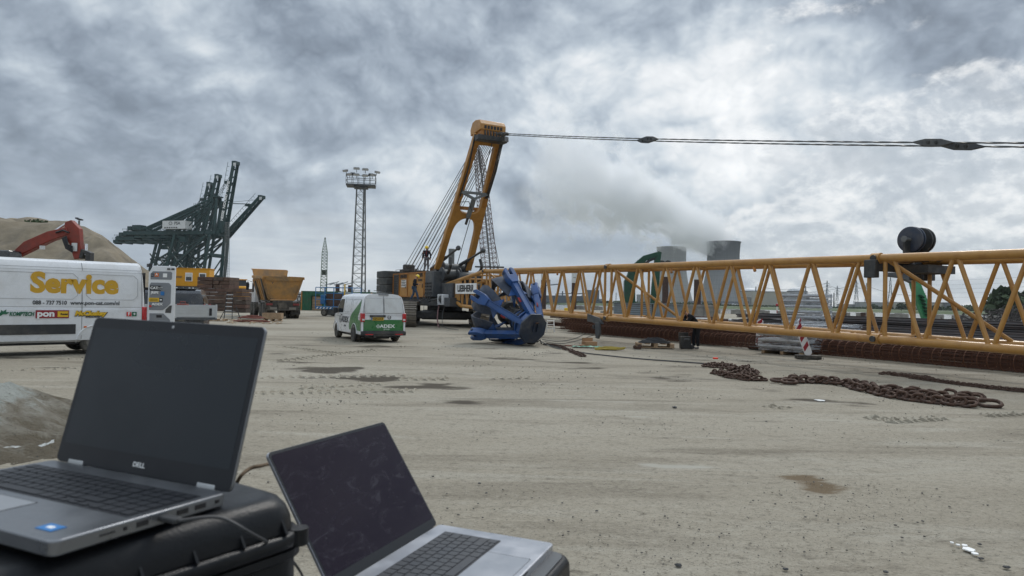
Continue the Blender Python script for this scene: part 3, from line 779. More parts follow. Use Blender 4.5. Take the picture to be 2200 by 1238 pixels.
# ------------------------------------------------------------------ steam plume
def plume():
    S, E = P(1556, 524, 1793), P(1150, 335, 1770)
    ax = (E-S); L = ax.length; ax.normalize()
    Mx = frame(S+(E-S)*.5, ax, Z)
    o = MB().box((0, 0, 0), (L*1.10, 470, 470)).build('steam_plume', None, smooth=0); o.matrix_world = Mx
    mt = bpy.data.materials.new('steam'); mt.use_nodes = True; n = NT(mt.node_tree); mt.node_tree.nodes.clear()
    tc = n.new('ShaderNodeTexCoord').outputs['Object']
    sp = n.new('ShaderNodeSeparateXYZ'); n.link(tc, sp.inputs[0])
    u = n.math('ADD', n.math('DIVIDE', sp.outputs[0], L), .5)
    uc = n.math('MAXIMUM', u, 0)
    yz = n.new('ShaderNodeCombineXYZ'); n.link(sp.outputs[1], yz.inputs[0]); n.link(sp.outputs[2], yz.inputs[1])
    rad = n.math('ADD', 36, n.math('MULTIPLY', n.math('POWER', uc, .75), 150))
    q = n.math('DIVIDE', n.vmath('LENGTH', yz.outputs[0]), rad)
    # noise scale loosens as the plume widens
    nz = n.noise(n.mapping(tc, scale=(1, 1.1, 1.1)), .014, 6, .62, .6)
    nz2 = n.noise(tc, .035, 4, .6)
    core = n.math('SUBTRACT', n.math('ADD', n.math('MULTIPLY', n.math('SUBTRACT', nz, .5), 3.4), n.math('MULTIPLY', n.math('SUBTRACT', nz2, .5), .9)), n.math('SUBTRACT', q, n.maprange(u, .0, .30, 1.12, .74)))
    core = n.math('MULTIPLY', n.maprange(core, .0, .35), n.maprange(u, 1.02, .35, .10, 1))
    core = n.math('MULTIPLY', core, n.maprange(q, 1.30, 1.0))
    core = n.math('MULTIPLY', core, n.maprange(u, -.035, .0))
    core = n.math('MULTIPLY', core, n.maprange(u, .90, 1.03, 1, 0))
    den = n.math('MULTIPLY', core, .055)
    vol = n.new('ShaderNodeVolumePrincipled'); vol.inputs['Color'].default_value = (.975, .98, .985, 1); vol.inputs['Anisotropy'].default_value = .35
    n.link(den, vol.inputs['Density'])
    out = n.new('ShaderNodeOutputMaterial'); n.link(vol.outputs[0], out.inputs['Volume'])
    o.data.materials.append(mt)
    tag(o, kind='stuff')
plume()
# ------------------------------------------------------------------ haze
HAZE = 0.00005
mb = MB(); mb.add([(x, y, z) for z in (-12, 520) for y in (-80, 6500) for x in (-3800, 4200)], [(0, 2, 3, 1), (4, 5, 7, 6), (0, 1, 5, 4), (2, 6, 7, 3), (0, 4, 6, 2), (1, 3, 7, 5)])
hz = mb.build('haze', None, smooth=0)
mt = bpy.data.materials.new('air'); mt.use_nodes = True; nt = mt.node_tree; nt.nodes.clear()
vol = nt.nodes.new('ShaderNodeVolumePrincipled'); vol.inputs['Density'].default_value = HAZE; vol.inputs['Color'].default_value = (.88, .93, 1, 1)
out = nt.nodes.new('ShaderNodeOutputMaterial'); nt.links.new(vol.outputs[0], out.inputs['Volume'])
hz.data.materials.append(mt); tag(hz, kind='stuff')

# ------------------------------------------------------------------ sand heap, left
def heap():
    prof = [(-220, 9), (-140, 12.2), (-100, 12.8), (-79, 12.5), (-72, 12.4), (-68.5, 12.1), (-66.5, 11.6), (-63.2, 9.9), (-59.8, 7.5), (-57, 5.2), (-53, 2.2), (-50, 0), (-40, -1)]
    xs = np.linspace(-220, -40, 190); ys = np.linspace(72, 150, 100)
    crest = np.interp(xs, [p[0] for p in prof], [p[1] for p in prof])
    mb = MB(); vs = []; nx = len(xs)
    for y in ys:
        for x in xs:
            c = float(np.interp(x*105/max(y, 96), [p[0] for p in prof], [p[1] for p in prof]))*max(y, 96)/105
            toe = 80+3*mnoise.noise((x*.06, 0, 0)); fr = (y-toe)*.62
            bk = (146-y)*.6
            z = min(c, fr, bk)
            z += mnoise.fractal((x*.11, y*.11, 0), 1, 2, 6)*1.3*min(1, max(0, z/2+.2))
            k = mnoise.noise((x*.35, 3.3, 0))
            if 0 < z < c: z += abs(k)*-1.5+.45*mnoise.noise((x*1.1, y*.25, 1))+.2*mnoise.noise((x*2.5, y*2.5, 1))
            vs.append((x, y, z if z > -.3 else -.3))
    fs = [(j*nx+i, j*nx+i+1, (j+1)*nx+i+1, (j+1)*nx+i) for j in range(len(ys)-1) for i in range(nx-1)]
    mb.add(vs, fs)
    mt = mat('sand heap', (.20, .168, .118), .95, var=.28, scale=.35, bump=1.0, bscale=1.8, dirt=(.10, .087, .066), dirtamt=.8, dirtscale=.35)
    tag(mb.build('sand_heap', mt, smooth=60), kind='structure')
    t = MB()
    for k in range(90):
        c = P(82, 478, 103)+V(random.gauss(0, .6), random.gauss(0, .6), random.gauss(.0, .14)); s_ = .16
        e = Euler((random.uniform(0, 3), random.uniform(0, 3), 0)).to_matrix()
        t.add([c+e@V(-s_, -s_, 0), c+e@V(s_, -s_, 0), c+e@V(s_, s_, 0), c+e@V(-s_, s_, 0)], [(0, 1, 2, 3)])
    tag(t.build('shrub', mleaf, smooth=0), 'dark low shrub growing on top of the sand heap', 'shrub')
heap()
def mound():
    xs = np.linspace(-16, -4.4, 110); ys = np.linspace(3.6, 13.5, 100); vs = []
    for y in ys:
        for x in xs:
            q = math.hypot((x+10.2)/5.3, (y-7.7)/4.1)
            z = 1.32*max(0, 1-q**1.7)-.05
            if z > -.04:
                z += mnoise.fractal((x*.8, y*.8, 0), 1, 2, 5)*.14+mnoise.noise((x*5, y*5, 2))*.07*max(0, min(1, q*1.9-.3))+mnoise.noise((x*11, y*11, 2))*.03*max(0, min(1, q*1.9-.3))
            vs.append((x, y, z))
    nx = len(xs); fs = [(j*nx+i, j*nx+i+1, (j+1)*nx+i+1, (j+1)*nx+i) for j in range(len(ys)-1) for i in range(nx-1)]
    mt = bpy.data.materials.new('set grout heap'); mt.use_nodes = True; n = NT(mt.node_tree); b = mt.node_tree.nodes['Principled BSDF']
    g = n.new('ShaderNodeNewGeometry').outputs['Position']; sp = n.new('ShaderNodeSeparateXYZ'); n.link(g, sp.inputs[0])
    nz = n.noise(g, 2.2, 8, .68, .5); nf = n.noise(g, 14, 7, .7)
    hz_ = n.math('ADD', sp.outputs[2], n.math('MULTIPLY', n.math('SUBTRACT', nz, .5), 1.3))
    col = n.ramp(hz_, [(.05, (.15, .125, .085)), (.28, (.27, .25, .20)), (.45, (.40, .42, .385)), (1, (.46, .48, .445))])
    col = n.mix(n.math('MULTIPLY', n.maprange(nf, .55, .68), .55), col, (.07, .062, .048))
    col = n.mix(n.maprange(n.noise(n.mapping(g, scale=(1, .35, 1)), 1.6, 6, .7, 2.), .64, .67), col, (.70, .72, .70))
    n.link(col, b.inputs['Base Color']); b.inputs['Roughness'].default_value = .9
    bn = n.new('ShaderNodeBump'); bn.inputs['Strength'].default_value = 1.0; bn.inputs['Distance'].default_value = .12; n.link(nf, bn.inputs['Height']); n.link(bn.outputs[0], b.inputs['Normal'])
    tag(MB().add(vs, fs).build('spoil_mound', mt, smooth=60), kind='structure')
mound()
# ================================================================== CRAWLER CRANE
crane = thing('crawler_crane', 'big yellow crawler crane with raised A-frame mast and long lattice boom lowered', 'crane', (-4.8, 49.1, 0), YAW)
Y_, Yb = M['liebe'], M['lieb']
DG, DS = M['dgrey'], M['dsteel']
# --- superstructure
def panel_box(name, x0, x1, y0, y1, z0, z1, m_, bev=.03):
    return MB().box(((x0+x1)/2, (y0+y1)/2, (z0+z1)/2), (x1-x0, y1-y0, z1-z0)).build(name, m_, crane, bevel=bev)
hull = panel_box('machinery_house', -6.1, .75, -1.85, 1.7, 1.95, 3.74, Y_)
panel_box('machinery_frame', -6.1, 4.6, -1.6, 1.6, 1.35, 1.94, DG)
yf = -1.865
o = MB().box((-5.25, yf-.02, 2.86), (1.15, .05, 1.62)).build('radiator_grille', DS, crane, bevel=.01)
for k in range(9): MB().box((-5.25, yf-.06, 2.15+.18*k), (1.1, .03, .05)).build('grille_slat', DG, o)
for x in (-6.05, -4.6, -2.75, -.9, .62):
    MB().box((x, yf-.012, 2.85), (.07, .05, 1.72)).build('frame_post', M['lieb2'], crane)
MB().box((-2.6, yf-.012, 3.70), (6.9, .05, .08)).build('roof_edge', M['lieb2'], crane); MB().box((-2.6, yf-.012, 1.99), (6.9, .05, .08)).build('floor_edge', M['lieb2'], crane)
for x in (-3.65, -1.8, -.15): MB().box((x+.5, yf-.03, 2.75), (.05, .04, .3)).build('door_handle', DS, crane)
Mside = lambda x, z, y=-1.885: frame(V(x, y, z), (1, 0, 0), (0, 0, 1))
text('LIEBHERR', .34, M['black'], crane, Mside(-3.7, 3.47), bold=.012, xs=1.1)
text('HS 895', .36, M['black'], crane, Mside(-.15, 3.50), bold=.012, xs=.95)
text('LITRONIC', .2, M['black'], crane, Mside(-.15, 3.15), bold=.01)
pl = MB().box((-3.55, -1.885, 2.95), (1.0, .03, .55)).build('warning_plate', M['twhite'], crane)
for k in range(4): MB().box((-3.55, -1.905, 2.8+.12*k), (.85-.1*(k % 2), .02, .05)).build('text_line', M['black'], pl)
# grey control housing at the front
g = MB().box((1.55, -.9, 2.85), (1.55, 1.9, 1.75)).build('valve_housing', DG, crane, bevel=.03)
mb = MB()
for i in range(4):
    for j in range(4): mb.box((1.0+.3*i, -1.88, 2.25+.22*j), (.12, .1, .09))
tag(mb.build('hose_couplings', DS, g), kind='stuff')
for k in range(4): MB().path([(1.1+.35*k, -1.9, 2.3), (1.2+.35*k, -2.15, 1.9-.1*k), (1.6+.3*k, -2.05, 1.7), (2.2+.2*k, -1.5, 1.9)], .03, 6).build('hydraulic_hose', DS, g)
panel_box('deck_cover', 2.4, 4.3, -1.3, 1.6, 1.95, 2.9, DG)
for k, (x, y, z, l) in enumerate([(2.3, -.6, 3.5, 1.2), (.6, .4, 4.0, 1.7), (2.6, .6, 3.35, 1.6)]):
    w = part_empty('winch', crane)
    MB().tube((x, y-l/2, z), (x, y+l/2, z), .38, 20).build('drum', M['rope'], w)
    for s_ in (-1, 1): MB().tube((x, y+s_*l/2, z), (x, y+s_*(l/2+.07), z), .52, 20).build('flange', DG, w)
MB().box((-1.2, .6, 3.95), (3.4, 1.3, .42)).build('engine_cover', DG, crane, bevel=.06)
MB().tube((-3.2, .5, 3.74), (-3.2, .5, 4.5), .1, 10).build('exhaust_pipe', DS, crane)
for k in range(6):
    x = -5.8+k*.45; MB().path([(x, -1.1, 3.75), (x+.1, -1.0, 4.05), (x+.32, -.9, 4.1), (x+.4, -.9, 3.78)], .035, 6).build('hose', DS, crane)
MB().box((-6.4, -.5, 4.2), (.5, .9, .7)).build('hoist_block', DS, crane, bevel=.1)
for s_ in (-1, 1): MB().path([(-6, s_*1.7, 3.75), (-6, s_*1.7, 4.05), (-4.4, s_*1.7, 4.05), (-4.4, s_*1.7, 3.75)], .02, 5).build('handrail', DG, crane)
# --- counterweight slabs
for k in range(4):
    for s_ in (-1, 1):
        h = .53; z = 1.78+k*.555
        poly = [(-8.6, .06), (-8.6, 2.15), (-8.25, 2.55), (-6.55, 2.55), (-6.3, 2.3), (-6.3, .06)]
        poly = [(a, b*s_) for a, b in (poly if s_ > 0 else poly[::-1])]
        MB().prism(poly, z+h, h0=z).build('counterweight', M['cweight'], crane, bevel=.04)
panel_box('counterweight_tray', -8.5, -6.0, -2.3, 2.3, 1.5, 1.77, DG)
# --- undercarriage
uc_y = math.atan2(-.98, .10)-YAW
MB().lathe([(1.25, .95), (1.25, 1.34)], 28).build('slewing_ring', DS, crane)
ucf = Matrix.Rotation(uc_y, 4, 'Z')
MB().box((0, 0, .72), (3.6, 3.2, .62), ucf).build('car_body', DS, crane, bevel=.08)
for s_ in (-1, 1): MB().box((s_*1.7, 0, .72), (.8, 4.8, .5), ucf).build('cross_beam', DS, crane, bevel=.06)
shoe_me = MB().box((0, 0, 0), (.29, 1.02, .07)).box((-.06, 0, .055), (.06, 1.0, .06)).box((.12, 0, .045), (.05, 1.0, .05)).mesh('track_shoe', 0); shoe_me.materials.append(M['shoe'])
TRK_L, TRK_R, GA = 6.9, .74, 2.35
for s_ in (-1, 1):
    t = part_empty('track', crane); t.matrix_local = ucf @ Matrix.Translation((.9, s_*GA, 0))
    MB().box((0, 0, .80), (TRK_L-.6, .55, .72)).build('track_frame', DS, t, bevel=.05)
    for e in (-1, 1): MB().tube((e*TRK_L/2, -.3, .82), (e*TRK_L/2, .3, .82), .6, 20).build('drive_wheel' if e > 0 else 'idler_wheel', DS, t)
    for k in range(7): MB().tube((-2.7+.9*k, -.25, .3), (-2.7+.9*k, .25, .3), .2, 12).build('roller', DS, t)
    per = 2*TRK_L+2*math.pi*TRK_R; n_ = int(per/.315)
    for k in range(n_):
        q = per*k/n_
        if q < TRK_L: x, z, a = -TRK_L/2+q, .82+TRK_R, 0
        elif q < TRK_L+math.pi*TRK_R: w = (q-TRK_L)/TRK_R; x, z, a = TRK_L/2+math.sin(w)*TRK_R, .82+math.cos(w)*TRK_R, w
        elif q < 2*TRK_L+math.pi*TRK_R: x, z, a = TRK_L/2-(q-TRK_L-math.pi*TRK_R), .82-TRK_R, math.pi
        else: w = (q-2*TRK_L-math.pi*TRK_R)/TRK_R+math.pi; x, z, a = -TRK_L/2+math.sin(w)*TRK_R, .82+math.cos(w)*TRK_R, w
        o = obj('track_shoe', shoe_me, t); o.location = (x, 0, z); o.rotation_euler = (0, a, 0)
# --- A-frame
af = part_empty('a_frame', crane)
A0, A1 = V(1.3, 0, 3.95), V(6.55, 0, 12.35); AL = (A1-A0).length; aa = (A1-A0).normalized()
Maf = frame(A0, aa, (0, 1, 0))                            # local x along the mast, y across, z = normal
def outer(s): return 1.38-(.42)*(s/AL)
LEG = .40
def inner(s):
    u = s/AL; w = outer(s)-LEG
    lo0, lo1, hi0 = .355, .41, .475
    if u < .25: return w
    if u < lo1:
        q = (u-.25)/(lo1-.25)
        return w*math.sqrt(max(0, 1-q**3.2))
    if u < hi0-.035: return 0
    if u < hi0+.02: q = (u-hi0+.035)/.055; return w*math.sqrt(max(0, 1-(1-q)**2))
    if u < .93: return w
    return 0
us = sorted(set([i/60 for i in range(61)]+[.41, .44, .445, .45, .46, .405, .40, .39, .38, .93, .925]))
for s_ in (-1, 1):
    mb = MB(); rings = []
    for u in us:
        s = u*AL; a, b_ = outer(s)*s_, inner(s)*s_
        th = .17 if u > .05 else .12
        rings.append([(s, a, -th), (s, b_, -th), (s, b_, th), (s, a, th)] if s_ < 0 else [(s, b_, -th), (s, a, -th), (s, a, th), (s, b_, th)])
    mb.loft(rings, M=Maf); mb.build('mast_leg', Y_, af, smooth=20)
for s_ in (-1, 1):      # darker recessed face plates on the legs
    a0, a1 = .50*AL, .93*AL
    MB().loft([[(s, s_*(outer(s)-.09), -.185), (s, s_*(outer(s)-LEG+.09), -.185), (s, s_*(outer(s)-LEG+.09), -.175), (s, s_*(outer(s)-.09), -.175)] for s in (a0, a1)], M=Maf).build('recess_plate', M['lieb2'], af)
# head: chamfered yellow cap above dark sheaves
hd = frame(A1, (1, 0, 0), (0, 1, 0))
cap = [(-.80, -.05), (-.85, .35), (-.55, .78), (-.1, .86), (.45, .78), (.68, .50), (.68, .12)]
MB().prism([(x, z) for x, z in cap], .90, frame(A1, (1, 0, 0), (0, 0, 1)), h0=-.90).build('head_cap', Y_, af, bevel=.05)
MB().box((.05, 0, .0), (1.15, 1.62, .45), hd).build('head_inner', M['lieb2'], af)
for k in range(7):
    MB().tube(A1+V(.30, -.60+.20*k, -.10), A1+V(.30, -.52+.20*k, -.10), .42, 20).build('sheave', DS, af)
for k in range(6):
    MB().box(A1+V(.69, -.55+.22*k, .30), (.04, .14, .20)).build('head_slot', M['black'], af)
MB().box(A1+V(.40, 0, -.36), (.6, 2.05, .34)).build('head_beam', DS, af, bevel=.04)
MB().bar(A1+V(.8, .9, -.35), A1+V(1.5, .25, -.5), .25, .3).build('pendant_yoke', DS, af)
MB().ball(A1+V(.5, 1.1, .1), .12).build('beacon', M['alu'], af)
# Y-strut between the legs
pA, pB = Maf @ V(.60*AL, -.95, -.2), Maf @ V(.60*AL, .95, -.2); pc_, pd = Maf @ V(.565*AL, 0, -.35), Maf @ V(.43*AL, -.12, -.45)
for p_, q_ in ((pA, pB), (pA, pc_), (pB, pc_)): MB().bar(p_, q_, .14, .16).build('strut', M['tower'], af)
MB().tube(pc_, pd, .16, 12).build('cylinder', M['tower'], af); MB().tube(pd, pd+(pd-pc_).normalized()*.5, .09, 10).build('hook_eye', DS, af)
MB().bar(Maf @ V(.465*AL, -.8, .25), Maf @ V(.465*AL, .8, .25), .16, .22).build('cross_member', M['lieb2'], af)
# rope and hose runs
for k, yy in enumerate((-.95, -1.0, .9, .98, 1.05)):
    MB().path([A1+V(.1, yy, -.1), Maf @ V(.78*AL, yy*.95, -.3-.04*k), Maf @ V(.58*AL, yy*1.0, -.24), Maf @ V(.56*AL, yy*.9, -.1)], .035, 6).build('hose', DS, af)
MB().path([Maf @ V(.58*AL, -.9, -.2), Maf @ V(.53*AL, -1.15, -.35), Maf @ V(.55*AL, -.4, -.55), Maf @ V(.49*AL, -.05, -.55)], .03, 6).build('hose', DS, af)
for k in range(12):
    y0, y1 = -1.45+.19*k, -.62+.11*k
    x0 = -5.2+.22*(k % 3)
    MB().tube((x0, y0, 4.0), A1+V(.2, y1, -.1), .022, 5).build('hoist_rope', M['rope'], crane)
MB().box((-5.0, -.5, 3.9), (.6, 2.3, .3)).build('rope_anchor', DS, crane, bevel=.04)
MB().tube((-1.6, 1.4, 3.8), A1+V(.3, .2, -.3), .028, 5).build('hoist_rope', M['rope'], crane)
MB().tube(A1+V(.7, .8, -.2), Maf @ V(.56*AL, 1.1, -.2), .02, 5).build('hoist_rope', M['rope'], crane)
# back-stop cylinders
for (a, b_, c_) in ((V(-.8, -.8, 4.0), V(2.0, -.8, 4.72), V(4.0, -.8, 5.24)), (V(-1.6, .8, 3.85), V(2.1, .8, 4.6), V(4.5, .8, 5.14))):
    s_ = part_empty('back_stop', crane)
    MB().tube(a, b_, .12, 12).build('cylinder', DG, s_); MB().tube(b_, c_, .075, 10).build('piston_rod', DG, s_); MB().ball(c_, .17).build('end_ball', DG, s_)
for y in (-1.05, 1.05):
    MB().path([(3.4, y*1.05, 4.6), (3.6, y*1.1, 4.1), (3.3, y*1.1, 3.7), (2.9, y, 3.6)], .11, 8).build('damper_hose', DS, crane)
    MB().tube((1.0, y, 3.7), (1.6, y, 4.5), .13, 8).build('mast_foot_pin', DS, crane)
# --- boom
boom = part_empty('boom', crane)
def ztop(x): return 3.56-(x-8.6)*.0145
def zbot(x): return 1.31-(x-8.6)*.0145
YN, YF = -1.04, 1.04
CH, LC = .115, .058
def bl(name, a, b_, r, m_=Yb, n_=12): return MB().tube(a, b_, r, n_).build(name, m_, boom)
joints = [8.6, 21.0, 33.55, 46.1]
for x0, x1 in zip(joints, joints[1:]):
    for y in (YN, YF):
        for zf in (ztop, zbot): bl('chord', (x0+.1, y, zf(x0)), (x1-.1, y, zf(x1)), CH, n_=16)
        nb_ = 7; L_ = (x1-x0-.9)/nb_
        for i in range(nb_):
            xa, xm, xb = x0+.45+i*L_, x0+.45+(i+.5)*L_, x0+.45+(i+1)*L_
            g_ = .055
            bl('lacing', (xa+g_, y, ztop(xa)-.05), (xm-g_, y, zbot(xm)+.05), LC)
            bl('lacing', (xb-g_, y, ztop(xb)-.05), (xm+g_, y, zbot(xm)+.05), LC)
        for x in (x0+.25, x1-.22): bl('end_post', (x, y, zbot(x)), (x, y, ztop(x)), LC)
    for zf in (ztop, zbot):
        for i in range(7):
            xa, xb = x0+.45+i*L_, x0+.45+(i+1)*L_; s_ = 1 if i % 2 else -1
            bl('lacing', (xa, YN*s_, zf(xa)), (xb, YF*s_, zf(xb)), .042, n_=8)
        for x in (x0+.25, x1-.22): bl('end_post', (x, YN, zf(x)), (x, YF, zf(x)), LC, n_=8)
    bl('cross_brace', (x0+.3, YN, ztop(x0)-.05), (x0+2.4, YF, zbot(x0)+.05), LC)
    for y in (YN, YF):
        for zf in (ztop, zbot):
            q = part_empty('joint', boom)
            MB().tube((x0-.13, y, zf(x0)), (x0+.13, y, zf(x0)), .15, 16).build('collar', Yb, q)
            MB().tube((x0, y-.19, zf(x0)), (x0, y+.19, zf(x0)), .085, 12).build('pin', DS, q)
    for x in (x0+4.1, x0+8.2): bl('lug', (x, YN-.02, ztop(x)-.16), (x+.08, YN-.06, ztop(x)-.30), .05, M['lieb2'])
# foot section
for y in (YN, YF):
    yy = y
    bl('chord', (1.9, yy*.97, 2.75), (8.5, y, ztop(8.5)), CH, n_=16)
    bl('chord', (2.2, yy*.97, 2.35), (5.2, y, 1.42), CH, n_=16); bl('chord', (5.2, y, 1.42), (8.5, y, zbot(8.5)), CH, n_=16)
    poly = [(1.6, 2.45), (1.9, 2.85), (5.0, 3.12), (5.0, 1.75), (3.6, 1.95), (2.2, 2.2)]
    MB().prism(poly, .05, frame(V(0, yy*1.0+(-.02 if y < 0 else .02), 0), (1, 0, 0), (0, 0, 1)), h0=-.05).build('foot_plate', Yb, boom, bevel=.02)
    for k in range(4): MB().tube((4.2, yy*1.07, 2.2+.22*k), (4.2, yy*1.0, 2.2+.22*k), .03, 8).build('bolt', DS, boom)
    for i, (a, b_, c_) in enumerate([(5.1, 5.35, 5.7), (5.7, 6.1, 6.5), (6.5, 6.9, 7.3), (7.3, 7.8, 8.3)]):
        zt = lambda x: 2.75+(x-1.9)*.1227
        bl('lacing', (a, y, zt(a)), (b_, y, 1.4), .045); bl('lacing', (c_, y, zt(c_)), (b_, y, 1.4), .045)
MB().box((3.6, 0, 2.35), (2.4, 1.9, .12)).build('foot_web', M['lieb2'], boom)
for x in (5.3, 7, 8.2): bl('end_post', (x, YN, 1.42), (x, YF, 1.42), LC, n_=8); bl('end_post', (x, YN, 2.75+(x-1.9)*.122), (x, YF, 2.75+(x-1.9)*.122), LC, n_=8)
sg = MB().box((6.2, YN-.16, 2.52), (3.15, .05, .66)).build('name_board', M['twhite'], boom, bevel=.01)
text('LIEBHERR', .56, M['black'], boom, Mside(6.2, 2.52, YN-.19), bold=.022, xs=1.03)
# tugger winch and sling hanging at the boom foot
tw = part_empty('auxiliary_winch', crane)
for s_ in (-.35, .35): MB().box((3.3+s_, -1.5, 1.85), (.09, .55, .62)).build('winch_cheek', M['white'], tw, bevel=.05)
MB().tube((2.95, -1.5, 1.85), (3.65, -1.5, 1.85), .24, 16).build('drum', DS, tw); MB().box((3.3, -1.5, 1.5), (.8, .5, .08)).build('base', M['white'], tw)
MB().path([(2.9, -1.6, 1.6), (3.0, -1.75, 1.0), (3.3, -1.9, .5), (4.0, -2.1, .06), (4.4, -2.2, .04)], .045, 6).build('sling', mat('faded pink sling', (.22, .13, .13), .9), tw)
MB().path([(3.6, -1.5, 1.5), (3.9, -1.8, .8), (4.9, -2.2, .1), (6.8, -2.6, .03), (8.4, -2.6, .03)], .018, 5).build('rope', M['rope'], tw)
for k in range(7): MB().path([(2.0+.2*k, -1.15, 2.5-.03*k), (2.3+.12*k, -1.45, 2.2-.1*(k % 3)), (2.9, -1.35, 2.0-.06*k), (2.6+.1*k, -.9, 2.4)], .03, 6).build('hose', DS, crane)
# rope reel on the boom
rl = part_empty('rope_reel', crane); cz = 3.74; cx_ = 34.0
for y in (-.24, -.12, .22, .34):
    MB().lathe([(.05, -.03), (.30, -.04), (.36, -.03), (.365, 0), (.36, .03), (.30, .04), (.05, .03)], 36, Matrix.Translation((cx_, y, cz)) @ Matrix.Rotation(R(90), 4, 'X')).build('reel_disc', M['navy'] if y < 0 else DS, rl)
MB().tube((cx_, -.5, cz), (cx_, .55, cz), .055, 12).build('axle', M['tower'], rl); MB().tube((cx_, -.54, cz), (cx_, -.5, cz), .09, 6).build('axle_nut', M['tower'], rl)
for y in (-.40, .05, .48): MB().bar((cx_, y, cz+.06), (cx_, y, 3.15), .06, .26, upv=V(0, 1, 0)).build('bracket', DS, rl)
for s_ in (-1, 1): MB().bar((cx_, -.3, 3.34), (cx_+s_*1.1, -.4, 3.25), .05, .06).build('stay', DS, rl)
MB().box((cx_-.55, .2, 2.98), (.22, 2.7, .26)).build('cross_beam', DS, rl, bevel=.02); MB().box((cx_+.1, .5, 2.92), (.7, 1.3, .22)).build('mount_plate', DS, rl)
for y in (-1.2, .9, 1.45): MB().box((cx_-.5, y, 2.9), (.34, .2, .5)).build('clamp', DS, rl, bevel=.02)
MB().box((cx_-.3, .4, 3.26), (.9, .6, .1)).build('base_plate', DS, rl)
# bracket hanging from the lower chord
hb_ = part_empty('boom_rest', crane)
MB().prism([(-.5, .15), (.45, -.02), (.7, -.28), (.2, -.30), (-.15, -.22), (-.5, -.2)], .05, frame(V(20.2, YN-.14, zbot(20.2)), (1, 0, 0), (0, 0, 1)), h0=-.05).build('bracket_plate', DG, hb_, bevel=.01)
MB().prism([(-.16, .0), (.16, 0), (.2, -.45), (.08, -.72), (-.1, -.70), (-.14, -.4)], .06, frame(V(20.6, YN-.22, zbot(20.2)-.22), (1, 0, 0), (0, 0, 1)), h0=-.05).build('hook_plate', DG, hb_, bevel=.02)
MB().tube((20.35, YN-.3, zbot(20)-.42), (20.35, YN, zbot(20)-.42), .09, 12).build('pin', DS, hb_)
# pendants
pend = part_empty('pendant', crane)
PA, PB_ = V(7.6, 0, 12.22), V(46, 0, 4.1)
def ppt(x, y, dz=0):
    u = (x-PA.x)/(PB_.x-PA.x); return V(x, y, PA.z+(PB_.z-PA.z)*u-1.0*u*(1-u)*4*.22+dz)
for y, dz, xs_ in ((-.14, .03, (22.6, 34.55)), (.16, -.03, (21.9, 35.15))):
    pts = []; x = PA.x
    while x < 46: pts.append(ppt(x, y, dz)); x += .16
    MB().path(pts, .027, 4, twist=.42).build('pendant_rope', M['rope'], pend, smooth=0)
    for xc in xs_:
        c = ppt(xc, y, dz); d_ = (ppt(xc+1, y, dz)-c).normalized(); Mx = frame(c, d_, (0, 0, 1))
        poly = [(-.55, -.02), (-.22, -.10), (.22, -.10), (.55, -.02), (.55, .02), (.22, .10), (-.22, .10), (-.55, .02)]
        pl = MB().prism(poly, .05, Mx, h0=-.05).build('link_plate', DG, pend, bevel=.01)
        for e in (-.11, .11): MB().tube(Mx @ V(e, 0, -.08), Mx @ V(e, 0, .08), .045, 10).build('link_pin', DS, pl)
for k in range(2):
    c = ppt(8.3+k*.5, 0); MB().box(c, (.5, .3, .14)).build('turnbuckle', DS, pend, bevel=.03)

